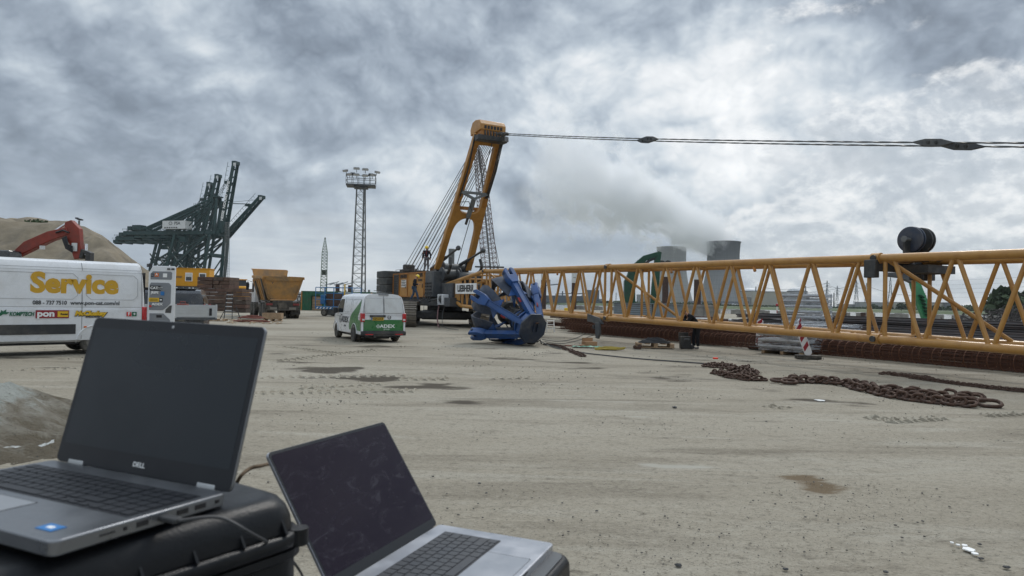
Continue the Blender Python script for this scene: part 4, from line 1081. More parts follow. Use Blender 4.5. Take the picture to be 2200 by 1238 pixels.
# ================================================================== WORKERS
def skin_mesh(name, joints, edges, m_, parent, root=0, sub=2):
    me = bpy.data.meshes.new(name); me.from_pydata([j[0] for j in joints], edges, []); me.update()
    o = bpy.data.objects.new(name, me); C.objects.link(o)
    md = o.modifiers.new('skin', 'SKIN'); md.use_smooth_shade = True
    for i, j in enumerate(joints):
        sv_ = me.skin_vertices[0].data[i]; r = j[1]; sv_.radius = r if isinstance(r, tuple) else (r, r); sv_.use_root = (i == root)
    s_ = o.modifiers.new('sub', 'SUBSURF'); s_.levels = sub; s_.render_levels = sub
    baked(o); o.data.materials.clear(); o.data.materials.append(m_); o.data.polygons.foreach_set('use_smooth', [True]*len(o.data.polygons))
    o.name = name; o.parent = parent
    return o
def worker(loc, rz, label, pose, jacket, trousers, boots, helmet=True, shirt=None):
    t = thing('person', label, 'person', loc, rz)
    J = pose                                    # dict of joint positions (x forward, y left, z up)
    sk = [(J['pelvis'], .10), (J['chest'], .12), (J['neck'], .05), (J['head'], (.075, .09)), (J['crown'], (.07, .085))]
    ed = [(0, 1), (1, 2), (2, 3), (3, 4)]; idx = 5
    for s_ in ('L', 'R'):
        sk += [(J['sh'+s_], .055), (J['el'+s_], .04), (J['wr'+s_], .03), (J['ha'+s_], (.045, .025))]; ed += [(1, idx), (idx, idx+1), (idx+1, idx+2), (idx+2, idx+3)]
        h = Vector(J['ha'+s_]); w = Vector(J['wr'+s_]); d = (h-w).normalized(); side = d.orthogonal().normalized()
        b = idx+4
        for k in range(4):
            sk.append((tuple(h+d*.06+side*(.028*(k-1.5))), .010)); ed.append((idx+3, b+k))
        sk.append((tuple(h+side*.05+d*.01), .011)); ed.append((idx+3, b+4))
        idx += 9
    for s_ in ('L', 'R'):
        sk += [(J['hi'+s_], .085), (J['kn'+s_], .055), (J['an'+s_], .04)]; ed += [(0, idx), (idx, idx+1), (idx+1, idx+2)]; idx += 3
    skin_mesh('body', sk, ed, M['skin'], t)
    jk = [(J['pelvis'], (.165, .125)), (J['chest'], (.20, .145)), (J['collar'], (.09, .08))]; je = [(0, 1), (1, 2)]; i = 3
    for s_ in ('L', 'R'):
        jk += [(J['sh'+s_], .085), (J['el'+s_], .066), (J['wr'+s_], .05)]; je += [(1, i), (i, i+1), (i+1, i+2)]; i += 3
    skin_mesh('jacket', jk, je, jacket, t)
    tr = [(V(*J['pelvis'])-V(0, 0, .02), (.155, .12))]; te = []; i = 1
    for s_ in ('L', 'R'):
        tr += [(J['hi'+s_], .105), (J['kn'+s_], .078), (J['an'+s_], .066)]; te += [(0, i), (i, i+1), (i+1, i+2)]; i += 3
    skin_mesh('trousers', [(tuple(a), b) for a, b in tr], te, trousers, t)
    for s_ in ('L', 'R'):
        a = Vector(J['an'+s_]); f_ = Vector(J.get('toe'+s_, (a.x+.17, a.y, a.z-.05)))
        skin_mesh('boot', [(tuple(a), .05), (tuple(a-V(.02, 0, .055)), .05), (tuple(f_), (.05, .035))], [(0, 1), (1, 2)], boots, t)
    hd_ = Vector(J['head']); cr = Vector(J['crown']); upd = (cr-hd_).normalized(); Mh = frame(hd_+upd*.01, (upd.cross(V(0, 1, 0))*-1) if abs(upd.z) < .9 else (1, 0, 0), (0, 1, 0))
    fw = Vector(J.get('face', (1, 0, 0))).normalized(); fw = (fw-upd*fw.dot(upd)).normalized(); lf = upd.cross(fw)
    Mh = Matrix.Identity(4)
    for i in range(3): Mh[i][0] = fw[i]; Mh[i][1] = lf[i]; Mh[i][2] = upd[i]; Mh[i][3] = hd_[i]
    face = MB().ball((.095, 0, -.015), .018, 6).ball((.078, 0, -.055), .022, 6, (.6, 1.3, .4)); 
    for s_ in (-1, 1): face.ball((0, s_*.085, -.01), .022, 6, (.6, .5, 1.2))
    fo = face.build('face_features', M['skin'], t); fo.matrix_local = Mh
    ey = MB().ball((.083, .032, .02), .011, 6).ball((.083, -.032, .02), .011, 6).build('eyes', M['black'], t); ey.matrix_local = Mh
    if helmet:
        hl = MB().lathe([(.148, .03), (.140, .035), (.132, .08), (.112, .135), (.07, .17), (.02, .182), (.001, .183)], 20, cap=False)
        hl.prism([(.10, -.09), (.175, -.05), (.19, 0), (.175, .05), (.10, .09)], .045, h0=.03)
        ho = hl.build('helmet', M['helmet'], t); ho.matrix_local = Mh
    else:
        ho = MB().ball((-.018, 0, .035), .105, 10, (1, .92, .9)).build('hair', M['black'], t); ho.matrix_local = Mh
    if shirt: 
        skin_mesh('shirt', [((J['pelvis'][0]+.085, 0, J['pelvis'][2]), (.07, .07)), ((J['chest'][0]+.10, 0, J['chest'][2]), (.075, .07)), ((J['collar'][0]+.05, 0, J['collar'][2]-.04), (.05, .05))], [(0, 1), (1, 2)], shirt, t)
    return t
stand = dict(pelvis=(0, 0, .95), chest=(.0, 0, 1.32), collar=(.01, 0, 1.47), neck=(.015, 0, 1.50), head=(.06, 0, 1.61), crown=(.09, 0, 1.70), face=(1, 0, -.6),
    shL=(0, .19, 1.40), elL=(-.03, .27, 1.13), wrL=(.03, .29, .90), haL=(.05, .29, .83), shR=(0, -.19, 1.40), elR=(-.03, -.27, 1.13), wrR=(.03, -.29, .90), haR=(.05, -.29, .83),
    hiL=(0, .09, .90), knL=(.02, .11, .50), anL=(-.01, .12, .10), hiR=(0, -.09, .90), knR=(.03, -.11, .50), anR=(.0, -.12, .10))
def cw(x, y, z): return crane.matrix_world if False else (Matrix.Translation(V(-4.8, 49.1, 0)) @ Matrix.Rotation(YAW, 4, 'Z')) @ V(x, y, z)
q = cw(.35, -1.35, 3.76); p1 = P(916, 580, q.y)
worker((p1.x, q.y, 3.79), R(-95), 'worker in yellow helmet, dark jacket and maroon shirt standing on top of the crane', stand, M['navycloth'], M['greycloth'], M['boots'], shirt=M['maroon'])
walk = dict(pelvis=(0, 0, .95), chest=(.06, 0, 1.30), collar=(.10, 0, 1.45), neck=(.12, 0, 1.48), head=(.19, 0, 1.58), crown=(.24, 0, 1.66), face=(1, 0, -.8),
    shL=(.05, .18, 1.38), elL=(.06, .24, 1.12), wrL=(.28, .14, 1.12), haL=(.35, .10, 1.14), shR=(.05, -.18, 1.38), elR=(.04, -.24, 1.10), wrR=(.27, -.14, 1.10), haR=(.34, -.08, 1.12),
    hiL=(0, .08, .90), knL=(-.02, .09, .50), anL=(-.22, .10, .10), hiR=(.02, -.08, .90), knR=(.20, -.09, .52), anR=(.30, -.10, .10))
q = P(889, 641, 44.6)
worker((q.x, 44.6, 1.66), R(8), 'worker in yellow helmet and blue jeans walking on the crawler track with head down', walk, M['navycloth'], M['jeans'], M['boots'])
bend = dict(pelvis=(-.05, 0, 1.00), chest=(.28, 0, 1.32), collar=(.40, 0, 1.40), neck=(.43, 0, 1.42), head=(.55, 0, 1.47), crown=(.64, 0, 1.50), face=(.4, 0, -1),
    shL=(.33, .19, 1.33), elL=(.52, .22, 1.12), wrL=(.68, .14, 1.22), haL=(.74, .12, 1.25), shR=(.33, -.19, 1.33), elR=(.50, -.22, 1.10), wrR=(.62, -.14, 1.0), haR=(.66, -.12, .96),
    hiL=(-.05, .10, .93), knL=(.0, .13, .50), anL=(-.02, .14, .10), hiR=(-.05, -.10, .93), knR=(.03, -.13, .50), anR=(0, -.14, .10))
q = G(1492, 750)
worker((q.x+.05, q.y, 0), R(195), 'worker in black coverall bending over between the boom and the rusty rebar', bend, M['coverall'], M['coverall'], M['boots'], helmet=False)
# toolbox at his feet
q = G(1472, 749); tb = thing('tool_case', 'open black tool case standing at the feet of the bending worker', 'tool case', q, .1)
MB().box((0, 0, .25), (.42, .26, .5)).build('body', M['blackpl'], tb, bevel=.02); MB().box((-.02, .18, .50), (.42, .04, .30)).build('lid', M['blackpl'], tb, bevel=.01); MB().path([(-.1, -.14, .35), (-.1, -.18, .40), (.1, -.18, .40), (.1, -.14, .35)], .012, 6).build('handle', M['liner'], tb)
MB().box((.24, -.02, .08), (.14, .3, .16)).build('tray', M['blackpl'], tb)

# ================================================================== BLUE GRAB
def grab():
    t = thing('orange_peel_grab', 'large blue orange-peel grab lying on its side on the yard in front of the crane', 'grab')
    C0 = P(1146, 707, 27.25); ax = V(-.53, .79, .315).normalized()
    u = ax.cross(Z).normalized(); w = u.cross(ax).normalized()       # ring plane axes (u: right-ish, w: up-ish)
    Mg = Matrix.Identity(4)
    for i in range(3): Mg[i][0] = u[i]; Mg[i][1] = w[i]; Mg[i][2] = ax[i]; Mg[i][3] = C0[i]
    t.matrix_world = Mg
    B, N = M['blue'], M['navy']
    def pt(r, a, z): return V(r*math.cos(a), r*math.sin(a), z)
    # head plate: octagon
    oc = [(.66*math.cos(math.pi/8+math.pi/4*i), .66*math.sin(math.pi/8+math.pi/4*i)) for i in range(8)]
    MB().prism(oc, .09, h0=0).build('head_plate', N, t, bevel=.02)
    MB().prism([(a*.86, b*.86) for a, b in oc], .42, h0=.10).build('head_drum', B, t, bevel=.02)
    MB().lathe([(.60, .46), (.60, .53)], 28).build('head_flange', B, t)
    for k in range(12): a = 6.283*k/12; MB().tube(pt(.5, a, .53), pt(.5, a, .58), .03, 6).build('bolt', N, t)
    for s_ in (-.09, .09): MB().box((s_+.05, .1, -.04), (.03, .42, .10)).build('lifting_lug', N, t)
    MB().path([(-.02, .28, -.09), (.12, .28, -.09)], .035, 8).build('pin', M['chain'], t)
    # hydraulic core
    MB().lathe([(.42, .55), (.42, 1.1), (.34, 1.15), (.34, 1.75), (.5, 1.8), (.5, 2.0), (.3, 2.05)], 24).build('hydraulic_core', M['dsteel'], t)
    for k in range(4): MB().lathe([(.46+.02*(k % 2), .62+.12*k), (.46+.02*(k % 2), .70+.12*k)], 24).build('core_ring', N if k % 2 else B, t)
    A0_ = R(98)
    for k in range(6):
        a = A0_+k*math.pi/3; er = V(math.cos(a), math.sin(a), 0); et = V(-math.sin(a), math.cos(a), 0)
        r0, z0, r1, z1 = .50, .16, 1.56, 1.95
        p0, p1 = er*r0+Z*z0, er*r1+Z*z1; d = (p1-p0).normalized(); nrm = et.cross(d)
        arm = MB().bar(p0, p1, .22, .17, upv=er).build('arm', B, t, bevel=.02)
        for s_ in (-1, 1): MB().bar(p0+et*s_*.12+d*.2, p1+et*s_*.12-d*.15, .02, .22, upv=er).build('arm_flange', B, arm)
        # forked clevis at the end of the arm
        Mx = frame(p1-d*.08, d, et)
        fk = [(-.28, -.15), (.0, -.24), (.42, -.24), (.50, -.16), (.50, -.07), (.12, -.07), (.12, .07), (.50, .07), (.50, .16), (.42, .24), (.0, .24), (-.28, .15)]
        MB().prism(fk, .15, Mx, h0=-.15).build('clevis', B, arm, bevel=.02)
        MB().tube(Mx @ V(.33, -.27, 0), Mx @ V(.33, .27, 0), .055, 10).build('clevis_pin', N, arm)
        MB().box((0, 0, 0), (.22, .03, .12), Matrix.Translation(p0.lerp(p1, .42)+nrm*-.0) @ frame(V(0, 0, 0)+et*.152, d, er)).build('red_marking', mat('faded red marking', (.32, .03, .03), .7), arm)
        # shell: curved bucket plate behind the arm end
        a2 = a+R(0); rings = []; prof = [(1.02, 1.45, 21), (1.30, 1.85, 24), (1.46, 2.25, 24), (1.38, 2.65, 21), (1.12, 3.0, 14), (.74, 3.25, 9), (.38, 3.4, 3)]
        for off in (0, -.05):
            pass
        mbs = MB(); ringsO = []
        for r_, z_, hw in prof:
            row = [V((r_)*math.cos(a2+R(q_)), (r_)*math.sin(a2+R(q_)), z_+.10*abs(q_/27)**2) for q_ in np.linspace(-hw, hw, 9)]
            row2 = [V((r_-.06)*math.cos(a2+R(q_)), (r_-.06)*math.sin(a2+R(q_)), z_-.02+.10*abs(q_/27)**2) for q_ in np.linspace(hw, -hw, 9)]
            ringsO.append(row+row2)
        mbs.loft(ringsO); sh = mbs.build('shell', N, t, smooth=40)
        MB().bar(er*1.12+Z*1.4, er*1.57+Z*2.3, .16, .12, upv=er).build('shell_rib', B, sh)
        MB().prism([(0, -.45), (.5, -.02), (.5, .02), (0, .45)], .04, frame(er*1.02+Z*1.3, (er*.45+Z*.85), et), h0=0).build('shell_gusset', B, sh)
        # hydraulic ram from core to shell
        MB().tube(er*.5+Z*.75, er*.95+Z*1.45, .10, 12).build('ram_cylinder', B if k % 2 else N, t); MB().tube(er*.95+Z*1.45, er*1.3+Z*2.0, .05, 10).build('ram_rod', M['tower'], t)
        MB().prism([(0, 0), (.5, .28), (.62, .05)], .03, frame(er*.40+Z*1.5, er, Z), h0=-.03).build('core_bracket', B, t)
    for k in range(7):
        a = k*.9; MB().path([pt(.45, a, .6), pt(.62, a+.2, .9), pt(.55, a+.5, 1.2), pt(.45, a+.3, 1.6)], .022, 6).build('hydraulic_hose', M['dsteel'], t)
    return t
gr_ = grab()
# swivel hook with shackle at the head
q = G(1141, 742); hk = thing('hook_block', 'black swivel hook lying on the ground at the head of the blue grab', 'hook', q, .4)
MB().lathe([(.03, 0), (.16, .03), (.2, .12), (.17, .26), (.08, .32)], 16, TR((0, 0, .02))).build('swivel', M['dsteel'], hk)
MB().path([(.0, -.1, .18), (-.22, -.16, .2), (-.30, -.12, .38), (-.22, -.05, .5), (-.1, 0, .42)], [.06, .07, .06, .05, .03], 8).build('hook', M['dsteel'], hk)
MB().path([(.05, .0, .55), (.14, 0, .35), (.08, 0, .2), (-.02, 0, .35)], .035, 8, closed=True).build('shackle', M['tower'], hk)
MB().path([(.22, -.05, .12), (.36, -.1, .22), (.42, -.12, .06)], .03, 6).build('latch', M['dsteel'], hk)
# ================================================================== VEHICLES
tyre_cache = {}
def wheel(parent, x, y, r, w, side, rimm=None, dual=False, lugs=False):
    key = (r, w, lugs)
    if key not in tyre_cache:
        mb = MB().lathe([(r*.60, -w/2), (r*.90, -w/2), (r*.985, -w*.40), (r, -w*.2), (r, w*.2), (r*.985, w*.40), (r*.90, w/2), (r*.60, w/2)], 36, Matrix.Rotation(R(90), 4, 'X'), cap=False)
        if lugs:
            for k in range(26):
                a = 6.283*k/26
                for s_ in (-1, 1): mb.bar((r*math.cos(a), s_*w*.05, r*math.sin(a)), (r*math.cos(a+.1), s_*w*.46, r*math.sin(a+.1)), .05*r/.5, .04, upv=V(math.cos(a), 0, math.sin(a)))
        t_ = mb.mesh('tyre'); t_.materials.append(M['rubber'])
        rm = MB().lathe([(.06*r, w*.30), (.24*r, w*.30), (.27*r, w*.18), (.50*r, w*.12), (.60*r, w*.40), (.61*r, w*.46), (.61*r, -w*.46)], 28, Matrix.Rotation(R(90), 4, 'X'), cap=True).mesh('rim'); rm.materials.append(rimm or M['rim'])
        tyre_cache[key] = (t_, rm)
    t_, rm = tyre_cache[key]
    wh = part_empty('wheel', parent); wh.location = (x, y, r); wh.rotation_euler = (0, 0, 0 if side < 0 else math.pi)
    obj('tyre', t_, wh); obj('rim', rm, wh)
    return wh
def outline(pts, r, m_, parent, name='panel_gap', closed=True):
    return MB().path(pts, r, 4, closed=closed).build(name, m_, parent, smooth=0)
class Van:
    def __init__(s, t, L, half, lean, H, front, m_, arches, aw, arch_r, hw):
        s.half = half; s.lean = lean; s.hw = hw
        st = [(-.0, .955), (.03, .98), (.12, .997), (.3, 1)]+[(x, 1) for x in np.arange(.6, front[0][0], .4)]
        rings = []
        def ring(x, sc, top=None, lf=1):
            pts = []
            for y, z in half:
                zz = z if top is None else min(z, top+.0*y)
                yy = y*sc
                pts.append((x+s.xoff(zz)*lf, yy, zz))
            return pts+[(a, -b_, c) for a, b_, c in pts[::-1] if b_ > .001]
        for x, sc in st: rings.append(ring(x, sc, None, max(0, 1-x/.6)))
        for x, sc, top in front: rings.append(ring(x, sc, top, 0))
        s.body = MB().loft(rings).build('body', m_, t)
        cut(s.body, [MB().tube((x, -2, arch_r[1]), (x, 2, arch_r[1]), arch_r[0], 28) for x in arches])
        inn = MB().box((L/2, 0, .75), (L*.9, hw*1.55, .75)).build('wheel_well', M['black'], t)
    def xoff(s, z): return s.lean*max(0, (z-1.05))**1.5
    def sy(s, z):
        h = s.half
        for (y0, z0), (y1, z1) in zip(h, h[1:]):
            if z0 <= z <= z1: return y0+(y1-y0)*(z-z0)/max(1e-6, z1-z0)
        return h[-1][0]
    def side(s, x, z, o=.004, sg=1):
        return V(x, sg*(s.sy(z)+o), z)
    def rear(s, y, z, o=.004):
        q = abs(y)/s.hw; return V(s.xoff(z)-o+(.03*max(0, (q-.85)/.15)**2), y, z)
    def side_patch(s, zs, xa, xb, name, m_, t, sg=1, n=10, o=.005):
        rows = []
        for i, z in enumerate(zs):
            a, b_ = xa[i], xb[i]; rows.append([s.side(a+(b_-a)*k/n, z, o+(0 if z > 1e9 else 0), sg) for k in range(n+1)])
        mb = MB().loft(rows if sg < 0 else [r_[::-1] for r_ in rows], closed=False, caps=False)
        return mb.build(name, m_, t)
# ---- the white and green van
T6 = thing('delivery_van', 'small white van with green lower rear and ADEX lettering parked left of the crane', 'van', (-5.2, 27.85, 0), math.atan2(.88, -.476))
half6 = [(.0, .27), (.80, .28), (.925, .33), (.95, .55), (.955, .95), (.945, 1.12), (.90, 1.45), (.845, 1.74), (.79, 1.86), (.66, 1.945), (.4, 1.985), (.0, 1.995)]
va_ = Van(T6, 4.9, half6, .16, 1.99, [(3.3, 1, 2.0), (3.55, .99, 1.95), (3.9, .96, 1.55), (4.15, .95, 1.18), (4.5, .92, 1.05), (4.8, .85, .85), (4.88, .75, .6)], M['white'], [.99, 3.99], .3, (.40, .34), .95)
for x in (.99, 3.99):
    for sg in (-1, 1):
        wheel(T6, x, sg*.82, .335, .23, -sg, M['blackpl'])
        MB().path([V(x+.41*math.cos(a), sg*.955, .34+.41*math.sin(a)) for a in np.linspace(0, math.pi, 18)], .018, 6).build('arch_lip', M['white'], T6)
zs = [.47, .6, .75, .90]
va_.side_patch(zs, [0.04]*4, [1.75, 1.76, 1.72, 1.62], 'side_film', M['vgreen'], T6)
# film keeps clear of the wheel opening: dark opening disc in front
va_.side_patch([.90, 1.05, 1.2, 1.35, 1.5, 1.74], [.35, .42, .30, .24, .22, .25], [1.62, 1.50, 1.27, .95, .65, .27], 'side_film', M['vgreen'], T6)
cutdisc = MB().tube((.99, .90, .34), (.99, .968, .34), .385, 30).build('wheel_opening', M['black'], T6)
w_ = wheel(T6, .99, .90, .335, .2, -1, M['blackpl'])
rows = [[va_.rear(y, z, .006) for y in np.linspace(-.90, .90, 17)] for z in (.47, .6, .75, .93)]
MB().loft(rows, closed=False, caps=False).build('rear_film', M['vgreen'], T6)
MB().loft([[V(-.075, y*.93, z), V(.06, y*.93, z)] for y, z in ((-1, .30), (-.9, .28), (.9, .28), (1, .30), (1, .46), (-1, .46))]+[[V(-.075, -.93, .30), V(.06, -.93, .30)]], closed=False, caps=False).build('bumper_core', M['blackpl'], T6)
MB().box((-.03, 0, .385), (.16, 1.88, .17)).build('bumper', M['blackpl'], T6, bevel=.04)
MB().box((-.035, 0, .475), (.13, 1.7, .02)).build('bumper_step', M['blackpl'], T6)
for s_ in (-1, 1): MB().box((-.115, s_*.62, .34), (.015, .32, .04)).build('reflector', M['redl'], T6)
for s_ in (-1, 1):
    tl = MB().prism([(-.03, .84), (.17, .84), (.16, 1.1), (.12, 1.19), (-.0, 1.19)], .03, frame(V(0, s_*.925, 0), (1, 0, 0), (0, 0, 1)), h0=-.03).build('tail_lamp', M['redl'], T6, bevel=.01)
    MB().box((-.015, s_*.865, 1.015), (.05, .15, .34)).build('lamp_glass', M['redl'], tl, bevel=.015); MB().box((-.042, s_*.86, .93), (.01, .10, .07)).build('reverse_lens', M['clearl'], tl)
# rear doors
for y0, y1 in ((.03, .78), (-.78, -.03)):
    zt, zb = 1.80, 1.20; pts = [va_.rear(y0, zb), va_.rear(y1, zb), va_.rear(y1*.93 if abs(y1) > .5 else y1, zt), va_.rear(y0*.93 if abs(y0) > .5 else y0, zt)]
    wi = MB().loft([[va_.rear(y0+(y1-y0)*k/6*(1) if 1 else 0, z, .008) for k in range(7)] for z in (zb, (zb+zt)/2, zt)], closed=False, caps=False).build('blanked_window', M['white2'], T6)
    outline(pts, .006, M['seam'], T6)
outline([va_.rear(0, z, .002) for z in (.47, .9, 1.2, 1.5, 1.9)], .006, M['seam'], T6, closed=False)
for s_ in (-1, 1): outline([va_.rear(s_*.84, z, .0) for z in (.5, .9, 1.2)]+[va_.rear(s_*.80, 1.55, .0), va_.rear(s_*.72, 1.86, .0)], .005, M['seam'], T6, closed=False)
outline([va_.rear(y, 1.10, .001) for y in (-.84, 0, .84)], .004, M['seam'], T6, closed=False)
MB().box((.115, 0, 1.955), (.05, .42, .03)).build('high_brake_lamp', M['textgrey'], T6)
hb = MB().box((-.03, .26, 1.08), (.06, .66, .085)).build('door_handle', M['blackpl'], T6, bevel=.015); MB().box((-.062, .26, 1.08), (.01, .42, .03)).build('grip', M['rim'], hb)
MrT = lambda y, z, o=.01: frame(va_.rear(y, z, o), (0, -1, 0), (0, 0, 1))
npl = MB().box((-.03, .27, .965), (.02, .52, .115)).build('number_plate', M['yplate'], T6); text('VGN-64-B', .10, M['black'], npl, MrT(.27, .965, .045), bold=.003, xs=1.0); MB().box((-.042, .51, .965), (.01, .04, .11)).build('plate_band', M['tblue'], npl)
MB().path([V(-.01, -.23+.07*math.cos(a), 1.03+.07*math.sin(a)) for a in np.linspace(0, 6.283, 20)[:-1]], .009, 5, closed=True).build('badge_ring', M['rim'], T6)
MB().path([V(-.012, -.28, 1.06), V(-.012, -.245, .985), V(-.012, -.23, 1.02), V(-.012, -.215, .985), V(-.012, -.18, 1.06)], .007, 4).build('badge', M['rim'], T6)
text('ADEX', .19, M['twhite'], T6, MrT(-.15, .665), bold=.006, xs=1.25); text('group', .09, M['twhite'], T6, MrT(-.13, .555), xs=1.2)
def diamond(mb, Mx, r, w=.3):
    o_ = [(r, 0), (0, r), (-r, 0), (0, -r)]; i_ = [(a*(1-w), b_*(1-w)) for a, b_ in o_]
    for k in range(4):
        j = (k+1) % 4; mb.add([(*o_[k], 0), (*o_[j], 0), (*i_[j], 0), (*i_[k], 0)], [(0, 1, 2, 3)], Mx)
    mb.add([(a*.28, b_*.28, 0) for a, b_ in o_], [(0, 1, 2, 3)], Mx)
mb = MB(); diamond(mb, MrT(.235, .665), .085); mb.build('diamond_logo', M['twhite'], T6, smooth=0)
Ms6 = lambda x, z, o=.008: frame(va_.side(x, z, o), (-1, 0, 0), (0, 0, 1))
text('ADEX', .34, M['textgrey'], T6, Ms6(2.42, .86), bold=.014, xs=1.30); text('group', .13, M['textgrey'], T6, Ms6(2.4, .62)); mb = MB(); diamond(mb, Ms6(3.20, .86), .18); mb.build('diamond_logo', M['textgrey'], T6, smooth=0)
for z in (1.12, 1.0): outline([va_.side(x, z, .001) for x in np.linspace(.15, 3.9, 6)], .005, M['seam'], T6, closed=False)
for x0, x1 in ((.28, 1.45), (1.65, 2.6)): outline([va_.side(x0, 1.2), va_.side(x1, 1.2), va_.side(x1, 1.74), va_.side(x0, 1.74)], .004, M['seam'], T6)
outline([va_.side(2.65, .4), va_.side(2.65, 1.8)], .005, M['seam'], T6, closed=False)
for sg in (-1, 1):
    va_.side_patch([1.16, 1.4, 1.6, 1.74], [2.78, 2.80, 2.83, 2.86], [3.85, 3.74, 3.58, 3.42], 'door_window', M['glassd'], T6, sg=sg)
    mi = MB().box((3.7, sg*1.06, 1.24), (.16, .22, .26)).build('mirror', M['blackpl'], T6, bevel=.05)
MB().box((2.95, .965, 1.06), (.16, .02, .04)).build('side_handle', M['blackpl'], T6)
MB().box((2.0, 0, .25), (3.8, 1.5, .1)).build('underbody', M['black'], T6); MB().tube((.6, .35, .24), (-.0, .35, .24), .04, 8).build('exhaust', M['rim'], T6); MB().tube((.25, -.3, .3), (.25, .3, .3), .16, 12).build('spare_wheel', M['rubber'], T6)
# ---- the service van
wx = V(-.69, -.72, 0).normalized(); wl = V(-wx.y, wx.x, 0)
SV = thing('service_van', 'long high white service van with gold Service lettering and its rear door open', 'van', V(-11.3, 21.1, 0)-wl*1.02, math.atan2(wx.y, wx.x))
half5 = [(.0, .34), (.90, .36), (1.0, .42), (1.02, .62), (1.02, .9), (1.01, 1.30), (.985, 1.34), (.96, 1.9), (.93, 2.35), (.90, 2.50), (.80, 2.66), (.55, 2.74), (.0, 2.76)]
vs_ = Van(SV, 6.9, half5, .05, 2.76, [(5.0, 1, 2.8), (5.5, .97, 2.6), (6.1, .95, 1.6), (6.5, .9, 1.2), (6.9, .8, .9)], M['white'], [1.35, 5.7], .3, (.44, .37), 1.02)
for x in (1.35, 5.7):
    for sg in (-1, 1): wheel(SV, x, sg*.86, .36, .25, -sg)
    MB().path([vs_.side(x+.47*math.cos(a), .37+.47*math.sin(a), .0) for a in np.linspace(0, math.pi, 20)], .03, 6).build('arch_lip', M['white'], SV)
vs_.side_patch([.60, .75, .88], [1.86]*3, [5.1]*3, 'side_moulding', M['blackpl'], SV, o=.015); vs_.side_patch([.60, .75, .88], [.05]*3, [.86]*3, 'side_moulding', M['blackpl'], SV, o=.015)
Ms5 = lambda x, z, o=.012: frame(vs_.side(x, z, o), (-1, 0, 0), (0, 0, 1))
text('Service', .78, M['gold'], SV, Ms5(1.87, 2.03), bold=.036, xs=.97)
text('088 - 737 7510', .155, M['textgrey'], SV, Ms5(2.50, 1.49), bold=.004, xs=.86); text('www.pon-cat.com/nl', .155, M['textgrey'], SV, Ms5(1.36, 1.49), bold=.004, xs=.98)
text('KOMPTECH', .15, M['tgreen'], SV, Ms5(3.16, 1.17, .02), bold=.006, shear=.2, xs=.70)
mb = MB()
for k, (a, l) in enumerate(((20, .16), (60, .15), (110, .12), (160, .1), (200, .13))):
    mb.prism([(0, 0), (l*.5, .03), (l, 0), (l*.5, -.03)], .012, Ms5(3.58, 1.17) @ Matrix.Rotation(R(a), 4, 'Z'), h0=.004)
mb.build('leaf_logo', M['tgreen'], SV, smooth=0)
st_ = MB().box((0, 0, .012), (.80, .22, .01), Ms5(2.44, 1.17)).build('sticker', M['tred'], SV); text('pon', .24, M['twhite'], st_, Ms5(2.60, 1.18, .034), bold=.010, xs=1.12)
MB().box((0, 0, .022), (.26, .16, .006), Ms5(2.19, 1.17)).build('yellow_tag', M['tyellow'], st_); text('Rental', .07, M['black'], st_, Ms5(2.16, 1.17, .04), bold=.003)
text('McCloskey', .18, M['tyellow'], SV, Ms5(1.50, 1.19, .03), bold=.010, shear=.25, xs=.98); text('McCloskey', .18, M['black'], SV, Ms5(1.49, 1.18, .014), bold=.022, shear=.25, xs=.98); text('INTERNATIONAL', .05, M['textgrey'], SV, Ms5(1.42, 1.08), bold=.002)
for x, m_, c_ in ((.47, M['tbright'], 'F'), (.32, M['tgreen'], '+')):
    q = MB().box((0, 0, .012), (.13, .13, .01), Ms5(x, 1.17)).build('safety_sticker', m_, SV); text(c_, .13, M['twhite'], q, Ms5(x, 1.17, .03), bold=.004)
outline([vs_.side(1.71, z, .002) for z in (.45, .9, 1.3, 1.9, 2.5, 2.66)], .007, M['seam'], SV, closed=False)
outline([vs_.side(.10, z, .0) for z in (.45, .9, 1.3, 1.9, 2.5, 2.66)], .006, M['seam'], SV, closed=False)
for z, r_ in ((1.38, .008), (1.32, .006), (2.50, .006), (2.42, .005)): outline([vs_.side(x, z, .0) for x in np.linspace(.12, 4.8, 9)], r_, mat('panel crease', (.42, .43, .44), .5), SV, 'panel_crease', closed=False)
for a, b_ in ((.22, 1.60), (1.82, 3.95)):
    c_ = .12
    for oo, rr, mm in ((.003, .007, 'panel crease'), ):
        outline([vs_.side(a+c_, 1.60), vs_.side(b_-c_, 1.60), vs_.side(b_, 1.60+c_), vs_.side(b_, 2.34-c_), vs_.side(b_-c_, 2.34), vs_.side(a+c_, 2.34), vs_.side(a, 2.34-c_), vs_.side(a, 1.60+c_)], rr, _mats[mm], SV, 'pressed_panel')
MB().box((0, 0, 0), (.05, .09, .36), Matrix.Translation(vs_.side(.05, 1.17, .0)) @ Matrix.Rotation(0, 4, 'X')).build('tail_lamp', M['redl'], SV, bevel=.015)
MB().box((.03, 1.0, 1.18), (.14, .07, .42)).build('lamp_body', M['redl'], SV, bevel=.02); MB().box((.0, -.98, 1.18), (.14, .07, .42)).build('lamp_body', M['redl'], SV, bevel=.02)
MB().box((0, 0, 0), (.07, .02, .04), Matrix.Translation(vs_.side(1.62, .80, .02))).build('side_marker', M['orangel'], SV)
MB().box((-.05, 0, .50), (.2, 1.95, .2)).build('bumper', M['blackpl'], SV, bevel=.04)
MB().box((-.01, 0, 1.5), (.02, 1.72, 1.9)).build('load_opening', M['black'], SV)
MB().box((2.9, 0, .36), (5.5, 1.6, .14)).build('underbody', M['black'], SV); MB().box((-.1, .95, 2.68), (.12, .14, .10)).build('work_light', M['blackpl'], SV)
